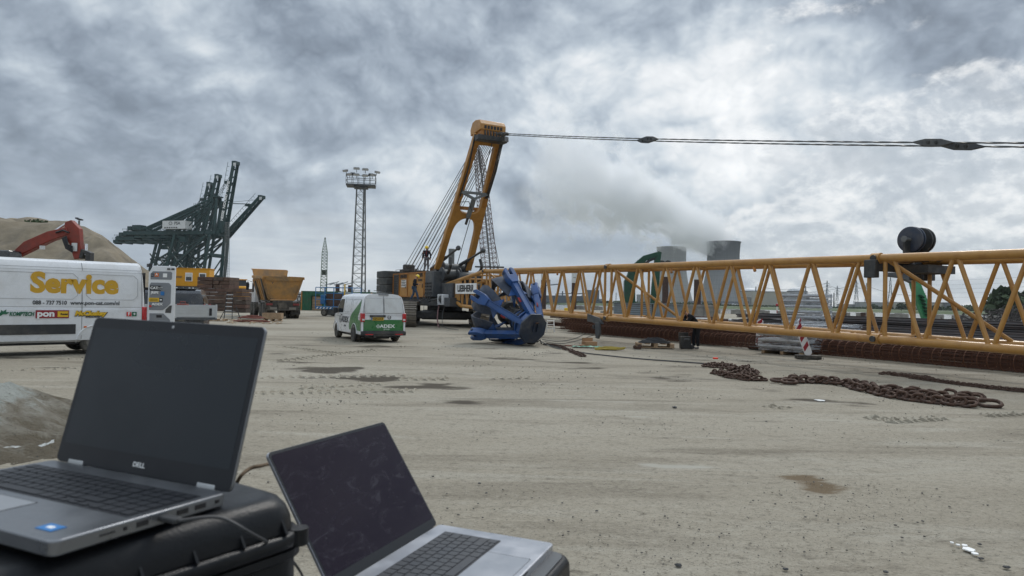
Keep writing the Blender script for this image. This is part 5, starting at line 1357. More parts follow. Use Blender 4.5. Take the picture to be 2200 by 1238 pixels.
vs_.side_patch([1.42, 1.8, 2.1], [4.15]*3, [5.3, 5.25, 5.15], 'door_window', M['glassd'], SV)
# opened rear door
iw = Matrix.Translation(SV.location) @ Matrix.Rotation(SV.rotation_euler.z, 4, 'Z')
hinge = V(-11.29, 21.16, 0); dd = V(.985, .16, 0).normalized()
Md = iw.inverted() @ frame(hinge, dd, (0, 0, 1))                 # x across the door, y up, z towards us
dr = MB().prism([(.02, .55), (.80, .55), (.82, .7), (.82, 2.62), (.78, 2.67), (.16, 2.67), (.04, 2.45)], .06, Md, h0=-.0).build('rear_door', M['white'], SV, bevel=.015)
def dpan(pts, m_, h=.012, nm='door_lining'): return MB().prism(pts, .06+h, Md, h0=.061).build(nm, m_, dr, bevel=.006)
dpan([(.10, 2.25), (.70, 2.25), (.72, 2.30), (.72, 2.47), (.68, 2.50), (.16, 2.50), (.10, 2.42)], M['liner'])
dpan([(.08, 1.30), (.48, 1.30), (.62, 1.42), (.70, 1.52), (.70, 2.08), (.64, 2.15), (.12, 2.15), (.08, 2.08)], M['liner'])
dpan([(.10, .60), (.68, .60), (.70, .70), (.70, 1.0), (.50, 1.20), (.10, 1.20)], M['liner'])
dpan([(.55, 1.22), (.72, 1.22), (.74, 1.45), (.68, 1.45), (.56, 1.32)], M['blackpl']); dpan([(.30, 1.07), (.46, 1.07), (.46, 1.15), (.30, 1.15)], M['black'], .02, 'handle_recess')
def dtext(s_, x, y, sz, m_, **k): return text(s_, sz, m_, dr, Md @ TR((x, y, .090)), **k)
def dbox(x, y, w, h, m_): return MB().box((x, y, .080), (w, h, .008), Md).build('sticker', m_, dr)
dbox(.25, 1.98, .32, .15, M['black']); dtext('CAT', .11, .0+1.98, .11, M['twhite'], bold=.004, align='LEFT'); dtext('Certified\nRental', .30, 1.98, .045, M['twhite'], align='LEFT')
dtext('JRIPE', .24, 1.84, .10, M['twhite'], bold=.004); dbox(.46, 1.82, .11, .12, M['tblue'])
dbox(.22, 1.62, .30, .12, M['tyellow']); [MB().box((.22, yy, .088), (.22, .012, .006), Md).build('text_line', M['black'], dr) for yy in (1.60, 1.64)]; dbox(.42, 1.62, .10, .11, M['black']); MB().box((.42, 1.62, .088), (.06, .04, .006), Md).build('logo', M['twhite'], dr)
dtext('ADEX', .32, 1.48, .10, M['twhite'], bold=.004, xs=1.2); dbox(.15, 2.38, .08, .10, M['navy']); dtext('NAVI', .15, 2.38, .03, M['twhite']); dbox(.28, 2.39, .11, .11, M['orangel']); dtext('A', .28, 2.40, .09, M['twhite'], bold=.004); dbox(.52, 2.38, .12, .12, M['twhite'])
dbox(.12, 1.42, .07, .06, M['tbright'])
for y in (2.58, ): 
    for x in (.62, .74): MB().box((x, y, .075), (.09, .05, .03), Md).build('latch', M['blackpl'], dr, bevel=.01)

# ---- dark van behind the flat bed
q = P(360, 640, 33); DV = thing('dark_van', 'black van seen over the silver dropside bed, its rear towards the timber mats', 'van', (q.x+1.75, 33.4, 0), R(196))
half7 = [(.0, .3), (.85, .32), (.94, .5), (.95, 1.1), (.88, 1.5), (.80, 1.85), (.66, 1.98), (.35, 2.04), (.0, 2.05)]
vd = Van(DV, 4.9, half7, .25, 2.05, [(3.4, 1, 2.05), (3.9, .98, 1.7), (4.3, .95, 1.2), (4.85, .85, .8)], M['blackcar'], [1.0, 4.0], .3, (.38, .34), .95)
for x in (1.0, 4.0):
    for sg in (-1, 1): wheel(DV, x, sg*.84, .335, .23, -sg, M['blackpl'])
vd.side_patch([1.2, 1.5, 1.78], [.5, .62, .75], [3.5, 3.4, 3.2], 'side_window', M['glassd'], DV); MB().box((1.8, 0, 2.08), (2.6, 1.2, .05)).build('roof_rack', M['blackpl'], DV, bevel=.02)
rows = [[vd.rear(y, z, .01) for y in np.linspace(-.7, .7, 9)] for z in (1.2, 1.5, 1.8)]
MB().loft(rows, closed=False, caps=False).build('rear_window', M['glassd'], DV); 
for s_ in (-1, 1): MB().box((.0, s_*.88, 1.15), (.06, .10, .4)).build('tail_lamp', M['redl'], DV, bevel=.02)
outline([vd.side(.35, .6), vd.side(.33, 1.1), vd.side(.5, 1.7), vd.side(1.1, 1.9)], .01, M['black'], DV, closed=False)
# ---- silver dropside trailer
a, b_ = P(366, 668, 27.2), P(466, 670, 28.2); FT = thing('dropside_trailer', 'silver aluminium dropside trailer with ribbed side boards behind the open van door', 'trailer', (b_.x, b_.y, 0), math.atan2(a.y-b_.y, a.x-b_.x))
L_ = 4.6
for y in (0, -1.9):
    bd = MB().box((L_/2, y, 1.12), (L_, .03, .50)).build('side_board', M['alu'], FT)
    for k in range(4): MB().box((L_/2, y+.02, .92+.13*k), (L_-.1, .02, .02)).build('board_rib', M['alu'], bd)
    for x in (.03, 1.55, 3.1, L_-.03): MB().box((x, y+.012, 1.13), (.06, .06, .56)).build('corner_post', M['alu'], FT)
    MB().box((L_/2, y, .83), (L_, .08, .1)).build('chassis_rail', M['dgrey'], FT)
for x in (0, L_): MB().box((x, -.95, 1.12), (.03, 1.9, .5)).build('end_board', M['alu'], FT)
MB().box((L_/2, -.95, .87), (L_-.05, 1.86, .05)).build('bed_floor', M['timber'], FT)
for x in (1.4, 2.2):
    for s_ in (-.1, -1.8): wheel(FT, x, s_, .33, .2, -1)
MB().box((.25, -.0+.03, 1.1), (.1, .02, .3)).build('latch', M['black'], FT)
q = P(380, 651, 27.6); cr_ = thing('fuel_can', 'orange red jerrycan standing in the silver dropside bed', 'jerrycan', (q.x, q.y+.5, .9))
MB().box((0, 0, .26), (.42, .25, .52)).build('body', M['exred'], cr_, bevel=.04); MB().path([(-.12, 0, .52), (-.1, 0, .6), (.1, 0, .6), (.12, 0, .52)], .02, 6).build('handle', M['exred'], cr_); MB().tube((.16, 0, .5), (.18, 0, .6), .03, 8).build('cap', M['black'], cr_)
# ---- tipper truck
TP = thing('tipper_truck', 'muddy ochre tipper truck seen from behind with an empty flared body', 'truck', P(607, 683, 55.8)*1, math.atan2(.88, -.476)); TP.location.z = 0
OC, CHS = M['tipper'], M['chassis']
Hb = 1.5
for s_ in (-1, 1):
    rows = [[V(-.05, s_*1.0, Hb), V(5.9, s_*1.0, Hb+.0)], [V(-.25, s_*1.62, 3.35), V(6.1, s_*1.62, 3.35)]]
    sd = MB().loft([[V(.25, s_*1.02, Hb), V(5.9, s_*1.02, Hb), V(5.9, s_*.95, Hb), V(.25, s_*.95, Hb)], [V(-.05, s_*1.55, 3.2), V(6.0, s_*1.55, 3.2), V(6.0, s_*1.48, 3.2), V(-.05, s_*1.48, 3.2)], [V(-.08, s_*1.60, 3.42), V(6.0, s_*1.60, 3.62), V(6.0, s_*1.48, 3.62), V(-.08, s_*1.48, 3.42)]]).build('body_side', OC, TP)
    for k in range(6): x = .4+k*1.05; MB().bar((x, s_*1.06, Hb+.05), (x-.02, s_*1.60, 3.25), .16, .10, upv=V(0, 1, 0)).build('side_rib', OC, sd)
    MB().bar((-.1, s_*1.60, 3.30), (6.0, s_*1.60, 3.50), .12, .20).build('top_rail', OC, sd)
# flared tailgate: trapezoid, leaning outwards
tg0, tg1 = Hb+.12, 3.38
def tgp(u, v, o=0): w = 1.02+(1.54-1.02)*v; return V(.25-.5*v-o, -w*u, tg0+(tg1-tg0)*v)
tg = MB().loft([[tgp(-1, v), tgp(1, v), tgp(1, v, -.08), tgp(-1, v, -.08)] for v in (0, 1)]).build('tailgate', OC, TP, bevel=.01)
for (v0, v1, o_) in ((.82, 1.02, .09), (-.0, .10, .08)): MB().loft([[tgp(-1, v0, .0), tgp(1, v0, .0), tgp(1, v0, o_), tgp(-1, v0, o_)][::-1], [tgp(-1, v1, .0), tgp(1, v1, .0), tgp(1, v1, o_), tgp(-1, v1, o_)][::-1]]).build('tailgate_rail', OC, tg, bevel=.01)
for s_ in (-1, 1): MB().loft([[tgp(s_*.93, v, .0), tgp(s_*1.0, v, .0), tgp(s_*1.0, v, .09), tgp(s_*.93, v, .09)] for v in (.02, .98)]).build('tailgate_post', OC, tg)
text('V', .26, M['textgrey'], tg, frame(tgp(-.62, .72, .012), (0, -1, 0), (tgp(0, 1)-tgp(0, 0))), bold=.006)
MB().box((3.1, 0, Hb-.02), (5.9, 1.9, .08)).build('body_floor', OC, TP)
hdw = MB().loft([[V(5.9, y, Hb), V(5.98, y, Hb), V(6.75, y*1.55, 4.15), V(6.67, y*1.55, 4.15)] for y in (-1.0, 1.0)]).build('headboard', OC, TP); MB().loft([[V(6.7, y, 4.12), V(7.7, y, 4.2), V(7.7, y, 4.28), V(6.7, y, 4.2)] for y in (-1.5, 1.5)]).build('cab_guard', OC, TP)
# side chute plates seen on the left flank
MB().bar((1.2, 1.1, 1.3), (1.0, 1.62, 3.3), .55, .1, upv=V(0, 1, 0)).build('mud_plate', CHS, TP); MB().bar((4.6, 1.12, 1.25), (4.6, 1.55, 3.1), .35, .12, upv=V(0, 1, 0)).build('mud_plate', CHS, TP); MB().tube((5.6, .0, 1.2), (6.3, 0, 3.2), .14, 10).build('tipping_ram', CHS, TP)
MB().box((-.2, 0, 3.45), (.1, .5, .1)).build('body_knob', OC, TP)
for s_ in (-.42, .42): MB().box((4.5, s_, 1.05), (9.0, .14, .35)).build('chassis_rail', CHS, TP)
MB().box((.25, 0, 1.08), (.5, 2.7, .55)).build('rear_crossmember', CHS, TP, bevel=.05); MB().box((.05, 0, .72), (.25, 2.5, .18)).build('underrun_bar', CHS, TP, bevel=.03)
MB().box((.2, 0, 1.35), (.4, 1.6, .25)).build('hinge_block', CHS, TP, bevel=.05)
for s_ in (-1, 1):
    MB().box((-.03, s_*1.05, 1.15), (.06, .50, .17)).build('tail_lamp', mat('dusty red lamp', (.22, .04, .035), .5), TP, bevel=.02); MB().box((.15, s_*1.05, .55), (.06, .75, .45)).build('mudflap', M['rubber'], TP)
    pl_ = MB().box((-.12, s_*.75, .82), (.02, .55, .2)).build('marker_plate', mat('muddy plate', (.22, .20, .17), .8), TP)
    MB().box((1.5, s_*1.1, 1.42), (3.2, .62, .05)).build('mudguard', CHS, TP, bevel=.02)
for x in (1.0, 2.4):
    for s_ in (-1, 1):
        for o_ in (1.27, .90): wheel(TP, x, s_*o_, .62, .34, -s_, CHS, lugs=True)
for x in (6.5, 8.2):
    for s_ in (-1, 1): wheel(TP, x, s_*1.2, .62, .38, -s_, CHS, lugs=True)
cb = MB().loft([[V(7.3, y, .9), V(9.1, y, .9), V(9.1, y, 2.1), V(8.8, y, 3.35), V(7.3, y, 3.4)] for y in (-1.22, 1.22)]).build('cab', M['white'], TP, bevel=.08)
MB().box((7.29, 0, 2.6), (.02, 1.6, .8)).build('cab_window', M['glassd'], cb); MB().box((8.2, 1.235, 2.55), (1.0, .02, .8)).build('door_window', M['glassd'], cb); MB().path([(8.8, 1.25, 3.1), (8.9, 1.6, 3.2), (8.9, 1.65, 2.4)], .03, 6).build('mirror_arm', M['black'], cb); MB().box((8.9, 1.62, 2.7), (.1, .25, .7)).build('mirror', M['black'], cb, bevel=.03)

# ---- yellow loader behind the mats
q = P(512, 640, 92); LD = thing('wheel_loader', 'yellow machine with dark glazed cab half hidden behind the timber mats', 'loader', (q.x, 92, 0), R(-60))
MB().box((0, 0, 1.8), (4.4, 2.2, 1.1)).build('body', M['office'], LD, bevel=.15); MB().loft([[V(-.9, y, 2.3), V(.9, y, 2.3), V(.75, y, 3.9), V(-.8, y, 3.9)] for y in (-.85, .85)]).build('cab', M['glassd'], LD, bevel=.05); MB().box((0, 0, 3.95), (1.9, 1.9, .12)).build('cab_roof', M['office'], LD)
MB().box((2.0, 0, 2.6), (1.6, 1.5, .9)).build('engine_hood', M['office'], LD, bevel=.2)
for x in (-1.5, 1.6):
    for s_ in (-1, 1): wheel(LD, x, s_*1.1, .85, .6, -s_, CHS, lugs=True)
for s_ in (-1, 1): MB().path([(-.9, s_*.9, 3.3), (-1.2, s_*1.35, 3.4)], .03, 5).build('mirror_arm', M['black'], LD); MB().box((-1.2, s_*1.4, 3.2), (.08, .3, .5)).build('mirror', M['black'], LD)
# ---- scissor / boom lift platform
q = G(728, 681); LF = thing('work_platform', 'blue lifting platform basket with hazard striped base in front of the green container', 'platform', P(726, 668, 66), R(-18)); LF.location.z = 0
w_, d_, h_ = 4.0, 1.6, 3.0; z0 = .8
MB().box((0, 0, z0), (w_, d_, .26)).build('deck', M['lift'], LF, bevel=.02)
hz_b = MB().box((0, -d_/2-.02, z0-.02), (w_, .02, .22)).build('hazard_band', M['lift'], LF)
for k in range(11): MB().prism([(-w_/2+.1+k*.37, z0-.1), (-w_/2+.25+k*.37, z0-.1), (-w_/2+.37+k*.37, z0+.06), (-w_/2+.22+k*.37, z0+.06)], .05, frame(V(0, -d_/2, 0), (1, 0, 0), (0, 0, 1)), h0=.03).build('hazard_stripe', M['twhite'], hz_b)
for z in (1.6, 2.2, 2.75):
    for y in (-d_/2, d_/2): MB().tube((-w_/2, y, z), (w_/2, y, z), .035, 6).build('guard_rail', M['lift'], LF)
    for x in (-w_/2, w_/2): MB().tube((x, -d_/2, z), (x, d_/2, z), .035, 6).build('guard_rail', M['lift'], LF)
for x in np.linspace(-w_/2, w_/2, 5):
    for y in (-d_/2, d_/2): MB().tube((x, y, z0), (x, y, 2.75), .04, 6).build('rail_post', M['lift'], LF)
MB().box((.3, 0, .4), (2.6, 1.5, .55)).build('base', M['dgrey'], LF, bevel=.05)
for x in (-1, 1.4):
    for s_ in (-1, 1): wheel(LF, x, s_*.75, .35, .25, -s_)
MB().box((-.3, .2, 1.6), (1.8, .8, 1.3)).build('stored_boards', M['timber'], LF); MB().box((-1.5, 0, 1.6), (.5, .8, .9)).build('control_box', M['lift'], LF, bevel=.05)
for k in range(5): MB().bar((-1.3+.5*k, -.3, 3.0), (-.6+.5*k, .2, 3.25+.1*(k % 2)), .25, .08).build('tarp_fold', M['galvbox'], LF)
MB().box((1.55, -.82, 1.95), (.5, .03, .45)).build('yellow_sign', M['tyellow'], LF); MB().tube((1.2, -.8, 1), (1.2, -.8, 3.1), .07, 8).build('yellow_post', M['tyellow'], LF)
q = P(752, 640, 70); BC = thing('blue_pickup', 'blue vehicle with a light roof mostly hidden behind the white and green van', 'car', (q.x, 70, 0), R(-50))
MB().loft([[V(-2.2, y, .5), V(2.2, y, .5), V(2.2, y, 1.2), V(1.2, y, 1.35), V(.6, y, 2.2), V(-1.0, y, 2.2), V(-1.2, y, 1.4), V(-2.2, y, 1.35)] for y in (-.95, .95)]).build('body', M['lift'], BC, bevel=.08); MB().box((-.2, 0, 2.26), (1.5, 1.8, .1)).build('roof', M['white2'], BC, bevel=.04)
for x in (-1.4, 1.4):
    for s_ in (-1, 1): wheel(BC, x, s_*.9, .36, .24, -s_)
for y in (-.96, .96): MB().box((-.1, y, 1.75), (1.2, .02, .5)).build('window', M['glassd'], BC)

# ---- excavators
def arm_poly(parent, name, pts, y0, thick, m_, Mx):
    return MB().prism(pts, thick/2, Mx, h0=-thick/2).build(name, m_, parent, bevel=.05)
def excav(name, label, d, sil, cat, m_, rz=0, extra=None):
    """outline points given as picture positions at distance d, turned into boxes with real thickness"""
    t = thing(name, label, cat, (0, 0, 0)); return t
RX = thing('red_excavator', 'orange red excavator with folded boom behind the service van and before the sand heap', 'excavator', P(100, 640, 46)); RX.location.z = 0
rx = RX.location
def loc(px, py, d, o=rx): return P(px, py, d)-V(o.x, o.y, 0)
D_ = 46
def limb(parent, name, pts, ws, m_, th=.55, d=D_, o=rx):
    mb = MB(); ps = [loc(px, py, d, o) for px, py in pts]; rings = []
    for i, p in enumerate(ps):
        a = (ps[min(i+1, len(ps)-1)]-ps[max(i-1, 0)]).normalized(); u = V(0, 1, 0); n_ = u.cross(a).normalized(); h = ws[i]/2; tt = th/2
        rings.append([p-u*tt-n_*h, p+u*tt-n_*h, p+u*tt+n_*h, p-u*tt+n_*h])
    mb.loft(rings); return mb.build(name, m_, parent, bevel=.04)
X_ = M['exred']
limb(RX, 'boom', [(30, 552), (62, 530), (110, 508), (150, 497)], [.35, .72, .66, .5], X_)
st_ = limb(RX, 'stick', [(150, 476), (158, 497), (165, 525), (171, 556)], [.45, 1.05, .72, .5], X_, .45)
limb(RX, 'ram_barrel', [(68, 525), (115, 499)], [.26, .26], X_, .26); MB().tube(loc(115, 499, D_), loc(143, 480, D_), .085, 10).build('piston_rod', M['chrome'], RX)
for k in range(5): MB().path([loc(142-2*k, 508+k, D_-.4), loc(146-k, 526+2*k, D_-.5), loc(156, 530+3*k, D_-.45)], .05, 6).build('hydraulic_hose', M['black'], RX)
MB().path([loc(120, 500, D_-.35), loc(135, 495, D_-.4), loc(148, 500, D_-.4)], .06, 6).build('hydraulic_hose', M['black'], RX)
MB().box(loc(160, 531, D_-.3), (.35, .06, .55)).build('plate', M['white2'], RX); MB().box(loc(91, 532, D_-.3), (.35, .06, .25)).build('plate', M['white2'], RX)
MB().tube(loc(185, 524, D_), loc(184, 548, D_), .11, 8).build('bucket_link_rod', M['chrome'], RX); limb(RX, 'bucket_link', [(177, 556), (182, 540), (193, 545), (192, 570)], [.25, .35, .35, .3], M['dsteel'], .5)
MB().box(loc(60, 600, D_), (4.6, 2.8, 1.6)).build('body', X_, RX, bevel=.15); MB().box(loc(60, 600, D_)+V(-1, -.8, 1.2), (1.4, 1.3, 1.3)).build('cab', M['glassd'], RX, bevel=.1)
for s_ in (-1, 1): MB().box(V(loc(60, 600, D_).x, s_*1.2, .5), (4.6, .6, 1.0)).build('track', M['shoe'], RX, bevel=.3)
GX = thing('green_excavator', 'tall dark green material handler with bent boom rising left of the pale cooling tower', 'excavator', P(1375, 660, 72)); GX.location.z = 0
gx = GX.location; X2 = M['exgreen']
L2 = lambda px, py, dz=0: loc(px, py, 72+dz, gx)
limb(GX, 'main_boom', [(1354, 690), (1352, 640), (1352, 606), (1358, 588)], [1.2, 1.15, 1.1, .8], X2, .8, 72, gx)
limb(GX, 'boom_elbow', [(1355, 600), (1368, 572), (1385, 555), (1412, 546)], [.9, .8, .6, .45], X2, .6, 72, gx)
limb(GX, 'stick', [(1417, 541), (1412, 560), (1408, 610), (1404, 660), (1402, 690)], [.4, .6, .75, .75, .7], X2, .5, 72, gx)
limb(GX, 'ram', [(1366, 585), (1395, 560), (1414, 553)], [.28, .28, .2], M['dsteel'], .28, 72, gx); limb(GX, 'ram', [(1346, 605), (1352, 585), (1372, 560)], [.25, .3, .22], X2, .25, 72, gx)
for k in range(4): MB().path([L2(1362+4*k, 572-2*k, -.5), L2(1370+4*k, 590-6*k, -.6), L2(1385+5*k, 570-5*k, -.5)], .06, 6).build('hydraulic_hose', M['dsteel'], GX)
for k in range(9): MB().box(L2(1345, 612+5*k, -.2), (.35, .05, .05)).build('ladder_rung', M['dsteel'], GX)
for k, (px, py) in enumerate(((1422, 566), (1435, 566))): MB().tube(L2(px, py+2, .2), L2(px, py+2, -.2), .42, 14).build('sheave', M['dsteel'], GX)
MB().box(L2(1390, 684, 0), (5, 3, 1.6)).build('body', X2, GX, bevel=.15); MB().box(L2(1350, 700, 0), (1.2, 1.4, 1.7)).build('cab', M['glassd'], GX, bevel=.1)
for s_ in (-1, 1): MB().box(V(L2(1385, 700).x, s_*1.5, .55), (5.4, .8, 1.1)).build('track', M['shoe'], GX, bevel=.3)
G2 = thing('green_excavator', 'bright green sloping excavator stick seen through the boom right of the joint', 'excavator', P(1980, 660, 58)); G2.location.z = 0
g2 = G2.location
limb(G2, 'stick', [(1960, 598), (1966, 612), (1978, 645), (1990, 678), (1995, 700)], [.5, .75, .85, .8, .6], mat('faded green paint', (.05, .26, .12), .5, dirt=(.02, .08, .05), dirtamt=.5), .5, 58, g2)
limb(G2, 'boom', [(1905, 590), (1935, 592), (1962, 606)], [.35, .5, .4], M['dgrey'], .5, 58, g2)
for k in range(6): limb(G2, 'step_rail', [(1975+3*k, 634+8*k), (1983+2*k, 640+8*k)], [.12, .12], X2, .6, 57.6, g2)
MB().box(loc(2015, 712, 58, g2), (3.5, 2.4, 1.2)).build('body', X2, G2, bevel=.15)
for s_ in (-1, 1): MB().box(V(loc(2010, 715, 58, g2).x, s_*1.1, .4), (3.6, .6, .8)).build('track', M['shoe'], G2, bevel=.25)

# ================================================================== GANTRY CRANES
PS = M['psa']
def sts(px, d, ang, bl_, label, yaw=-14, house=True, tie=True, tilt=0):
    loc_ = V((px-CX)/F_PX*d, d, 0); t = thing('gantry_crane', label, 'container crane', loc_, R(yaw), 'ship-to-shore gantry cranes')
    # local: origin under the boom hinge, x towards the water (right), y along the rail
    W = 8.5; hz_ = 38; gx0, gx1 = -66, 2
    for y in (-W, W):
        for x, xt in ((-6, -2), (-34, -26)):
            MB().bar((x, y, 1.5), (xt, y*.8, hz_), 1.5, 1.4).build('leg', PS, t)
        MB().bar((-33, y, 13), (-5, y, 13), 1.6, 2.0).build('sill_beam', PS, t)
        MB().bar((-31, y*.95, 14), (-4, y*.82, 37), 1.0).build('diagonal_brace', PS, t); MB().bar((-5.5, y*.98, 3), (-31, y*.85, 30), .7).build('diagonal_brace', PS, t)
        MB().bar((-32, y*.9, 22), (-4, y*.85, 37), .6).build('diagonal_brace', PS, t)
    for x, xt in ((-6, -2), (-34, -26)):
        MB().bar((x, -W, 1.6), (x, W, 1.6), 2.2, 2.2).build('portal_beam', PS, t); MB().bar((xt*.6+x*.4, -W, 26), (xt*.6+x*.4, W, 26), 1.2, 1.2).build('portal_beam', PS, t)
        MB().bar((x, -W, 4), (xt*.6+x*.4, W, 26), .6).build('diagonal_brace', PS, t)
        for k in range(6): MB().tube((x, -W+k*3.4, 1.2), (x+.8, -W+k*3.4, 1.2), 1.1, 12).build('bogie_wheel', PS, t)
    MB().tube((-3, -W-1.2, 11), (-3, -W+.6, 11), 3.6, 20).build('cable_reel', PS, t)
    for y in (-3.2, 3.2): MB().bar((gx0, y, hz_+1), (gx1, y, hz_+1), 1.2, 2.3).build('girder', PS, t)
    mb = MB()
    for y in (-4.6, 4.6):
        for z in (2.8, 3.5): mb.bar((gx0, y, hz_+z), (gx1, y, hz_+z), .12)
        for k in range(24): mb.bar((gx0+k*2.9, y, hz_+2.4), (gx0+k*2.9, y, hz_+3.5), .12)
    tag(mb.build('walkway_rails', PS, t), kind='stuff')
    for k in range(8): MB().bar((gx0+1+k*9.4, -3.2, hz_), (gx0+1+k*9.4, 3.2, hz_), .9, 1.6).build('cross_tie', PS, t)
    # apex frame
    ap = V(-3, 0, 60)
    for y in (-4, 4):
        MB().bar((-1, y, hz_), ap+V(1, y*.35, 0), 1.3).build('apex_leg', PS, t); MB().bar((-9, y, hz_), ap+V(-1, y*.35, 0), .9).build('apex_leg', PS, t)
        MB().bar(ap+V(-1, y*.4, 0), (-52, y, hz_+3), 1.0, .9).build('back_stay', PS, t); MB().bar(ap+V(-1, y*.4, -.5), (-26, y, hz_+2), .7).build('back_stay', PS, t)
        MB().bar((-22, y, hz_+2), ap+V(-6, y*.4, -6), .5).build('stay', PS, t)
    for k in range(7): MB().bar((-9-6*k, -4, hz_+2), (-9-6*k, -4, 58-2.7*(k+1)), .25).build('stay_hanger', PS, t)
    MB().box(ap+V(0, 0, .6), (5, 5, .8)).build('apex_platform', PS, t); 
    for k in range(5): MB().bar(ap+V(-2.4+k*1.2, -2.4, 1), ap+V(-2.4+k*1.2, -2.4, 2.4), .2).build('platform_post', PS, t)
    # raised boom
    a = R(ang); bd = V(math.cos(a), 0, math.sin(a)); h0 = V(2, 0, hz_+1)
    for y in (-2.4, 2.4): MB().bar(h0+V(0, y, 0), h0+V(0, y*.8, 0)+bd*bl_, 1.0, 2.3, upv=V(-math.sin(a), 0, math.cos(a)), w2=.8, h2=1.7).build('boom_girder', PS, t)
    up_ = V(-math.sin(a), 0, math.cos(a))
    for k in range(9): MB().bar(h0+bd*(bl_*k/9)+V(0, -2.2, 0), h0+bd*(bl_*(k+.5)/9)+V(0, 2.2, 0), .7).build('boom_tie', PS, t)
    mb = MB()
    for k in range(16): mb.bar(h0+bd*(bl_*k/16)+up_*1.5+V(0, -3.2, 0), h0+bd*(bl_*k/16)+up_*3.0+V(0, -3.2, 0), .16)
    mb.bar(h0+up_*3+V(0, -3.2, 0), h0+bd*bl_+up_*3+V(0, -3.2, 0), .16); tag(mb.build('walkway_rails', PS, t), kind='stuff')
    tip = h0+bd*bl_; MB().box(tip+bd*.3, (2.4, 4.6, 2.0)).build('boom_tip', PS, t); MB().box(tip+V(1.6, -3.2, -1), (1.5, .4, 1.8)).build('tip_sign', M['white2'], t)
    m2 = h0+bd*bl_*.72; MB().bar(m2, m2+up_*4, 1.5, 1.0).build('stay_bracket', PS, t); MB().box(m2+up_*3, (3, 3, 1.6)).build('sheave_frame', PS, t)
    for y in (-2, 0, 2): MB().tube(m2+up_*4+V(0, y*.6, 0), ap+V(0, y*.6, 0), .14, 4).build('stay_rope', PS, t)
    MB().tube(h0+bd*bl_*.95, ap, .12, 4).build('stay_rope', PS, t)
    MB().box((-58, 0, hz_+4.5), (6, 5, 3)).build('trolley_winch', PS, t); MB().bar((-65, -4, hz_+1), (-65, 4, hz_+6), .5).build('end_post', PS, t); MB().box((-63, 0, hz_+4), (3, 5, 2.5)).build('hoist_frame', PS, t)
    cbn = MB().box((-22, -4, hz_-3.2), (4, 3, 3.2)).build('operator_cab', PS, t)
    if house:
        h = MB().box((-27, -4.0, hz_+5.4), (16, 6, 4.8)).build('machinery_house', M['white2'], t)
        text('PSA', 2.6, M['textgrey'], h, frame(V(-24.5, -7.06, hz_+6.2), (1, 0, 0), (0, 0, 1)), bold=.06)
        MB().path([V(-29.2+1.1*math.cos(q_), -7.06, hz_+6.3+.9*math.sin(q_)) for q_ in np.linspace(0, 6.28, 14)[:-1]], .16, 4, closed=True).build('ring_logo', M['textgrey'], h)
        for k in range(6): MB().box((-33+k*1.6, -7.05, hz_+3.7), (1.0, .1, .6)).build('vent', M['black'], h)
    return t, h0, bd, bl_
t_, h0_, bd_, bl__ = sts(470, 408, 80, 42, 'nearest dark green gantry crane with white PSA machine house and steeply raised lettered boom')
up_ = V(-bd_.z, 0, bd_.x)
text('HESSE  NOORD  NATIE', 2.3, M['twhite'], t_, frame(h0_+bd_*19+V(0, -3.35, 0), bd_, up_), bold=.09, label='white company lettering along the boom')
sts(478, 430, 45, 34, 'gantry crane with its boom raised only half way, furthest to the right', house=False)
sts(432, 452, 78, 42, 'gantry crane second from the left, its steep boom just right of the leftmost boom', house=False)
sts(417, 478, 78, 41, 'gantry crane with the leftmost raised boom', house=False)

# ================================================================== LATTICE TOWERS, MASTS
def lattice(mb, base, top, wb, wt, n_, r, yaw=0, x_=True, faces4=True):
    base, top = Vector(base), Vector(top); c_, s_ = math.cos(yaw), math.sin(yaw)
    def cr(u, i):
        w = (wb+(wt-wb)*u)/2; a, b_ = ((-1, -1), (1, -1), (1, 1), (-1, 1))[i]; return base.lerp(top, u)+V((a*c_-b_*s_)*w, (a*s_+b_*c_)*w, 0)
    for i in range(4): mb.tube(cr(0, i), cr(1, i), r, 5)
    for k in range(n_):
        u0, u1 = k/n_, (k+1)/n_
        for i in range(4):
            j = (i+1) % 4; mb.tube(cr(u1, i), cr(u1, j), r*.6, 4, cap=False); mb.tube(cr(u0, i), cr(u1, j), r*.45, 4, cap=False)
            if x_: mb.tube(cr(u0, j), cr(u1, i), r*.45, 4, cap=False)
LT = thing('floodlight_tower', 'tall galvanised lattice floodlight tower with a ring platform of lamps', 'light tower', P(770, 640, 120), R(9)); LT.location.z = 0
Ht = HCAM+(640-400)/F_PX*120; MT = M['tower']
mb = MB(); lattice(mb, (0, 0, 0), (0, 0, Ht), 2.45, 1.45, 14, .075); tag(mb.build('lattice_shaft', MT, LT), kind='stuff')
MB().box((.55, -.7, Ht/2), (.28, .1, Ht)).build('ladder', MT, LT); 
mb = MB()
for k in range(60): mb.box((.55, -.78, .4*k+.3), (.34, .05, .05))
tag(mb.build('rungs', MT, LT), kind='stuff')
MB().box((0, 0, Ht+.1), (5.0, 3.0, .28)).build('platform', M['dgrey'], LT); MB().box((0, 0, Ht-.2), (2.4, 2.2, .3)).build('platform_frame', M['dgrey'], LT)
for z in (.9, 1.7):
    for y in (-1.5, 1.5): MB().tube((-2.5, y, Ht+z), (2.5, y, Ht+z), .05, 5).build('rail', MT, LT)
    for x in (-2.5, 2.5): MB().tube((x, -1.5, Ht+z), (x, 1.5, Ht+z), .05, 5).build('rail', MT, LT)
for x in np.linspace(-2.5, 2.5, 6):
    for y in (-1.5, 1.5): MB().tube((x, y, Ht+.2), (x, y, Ht+1.9), .045, 5).build('rail_post', MT, LT)
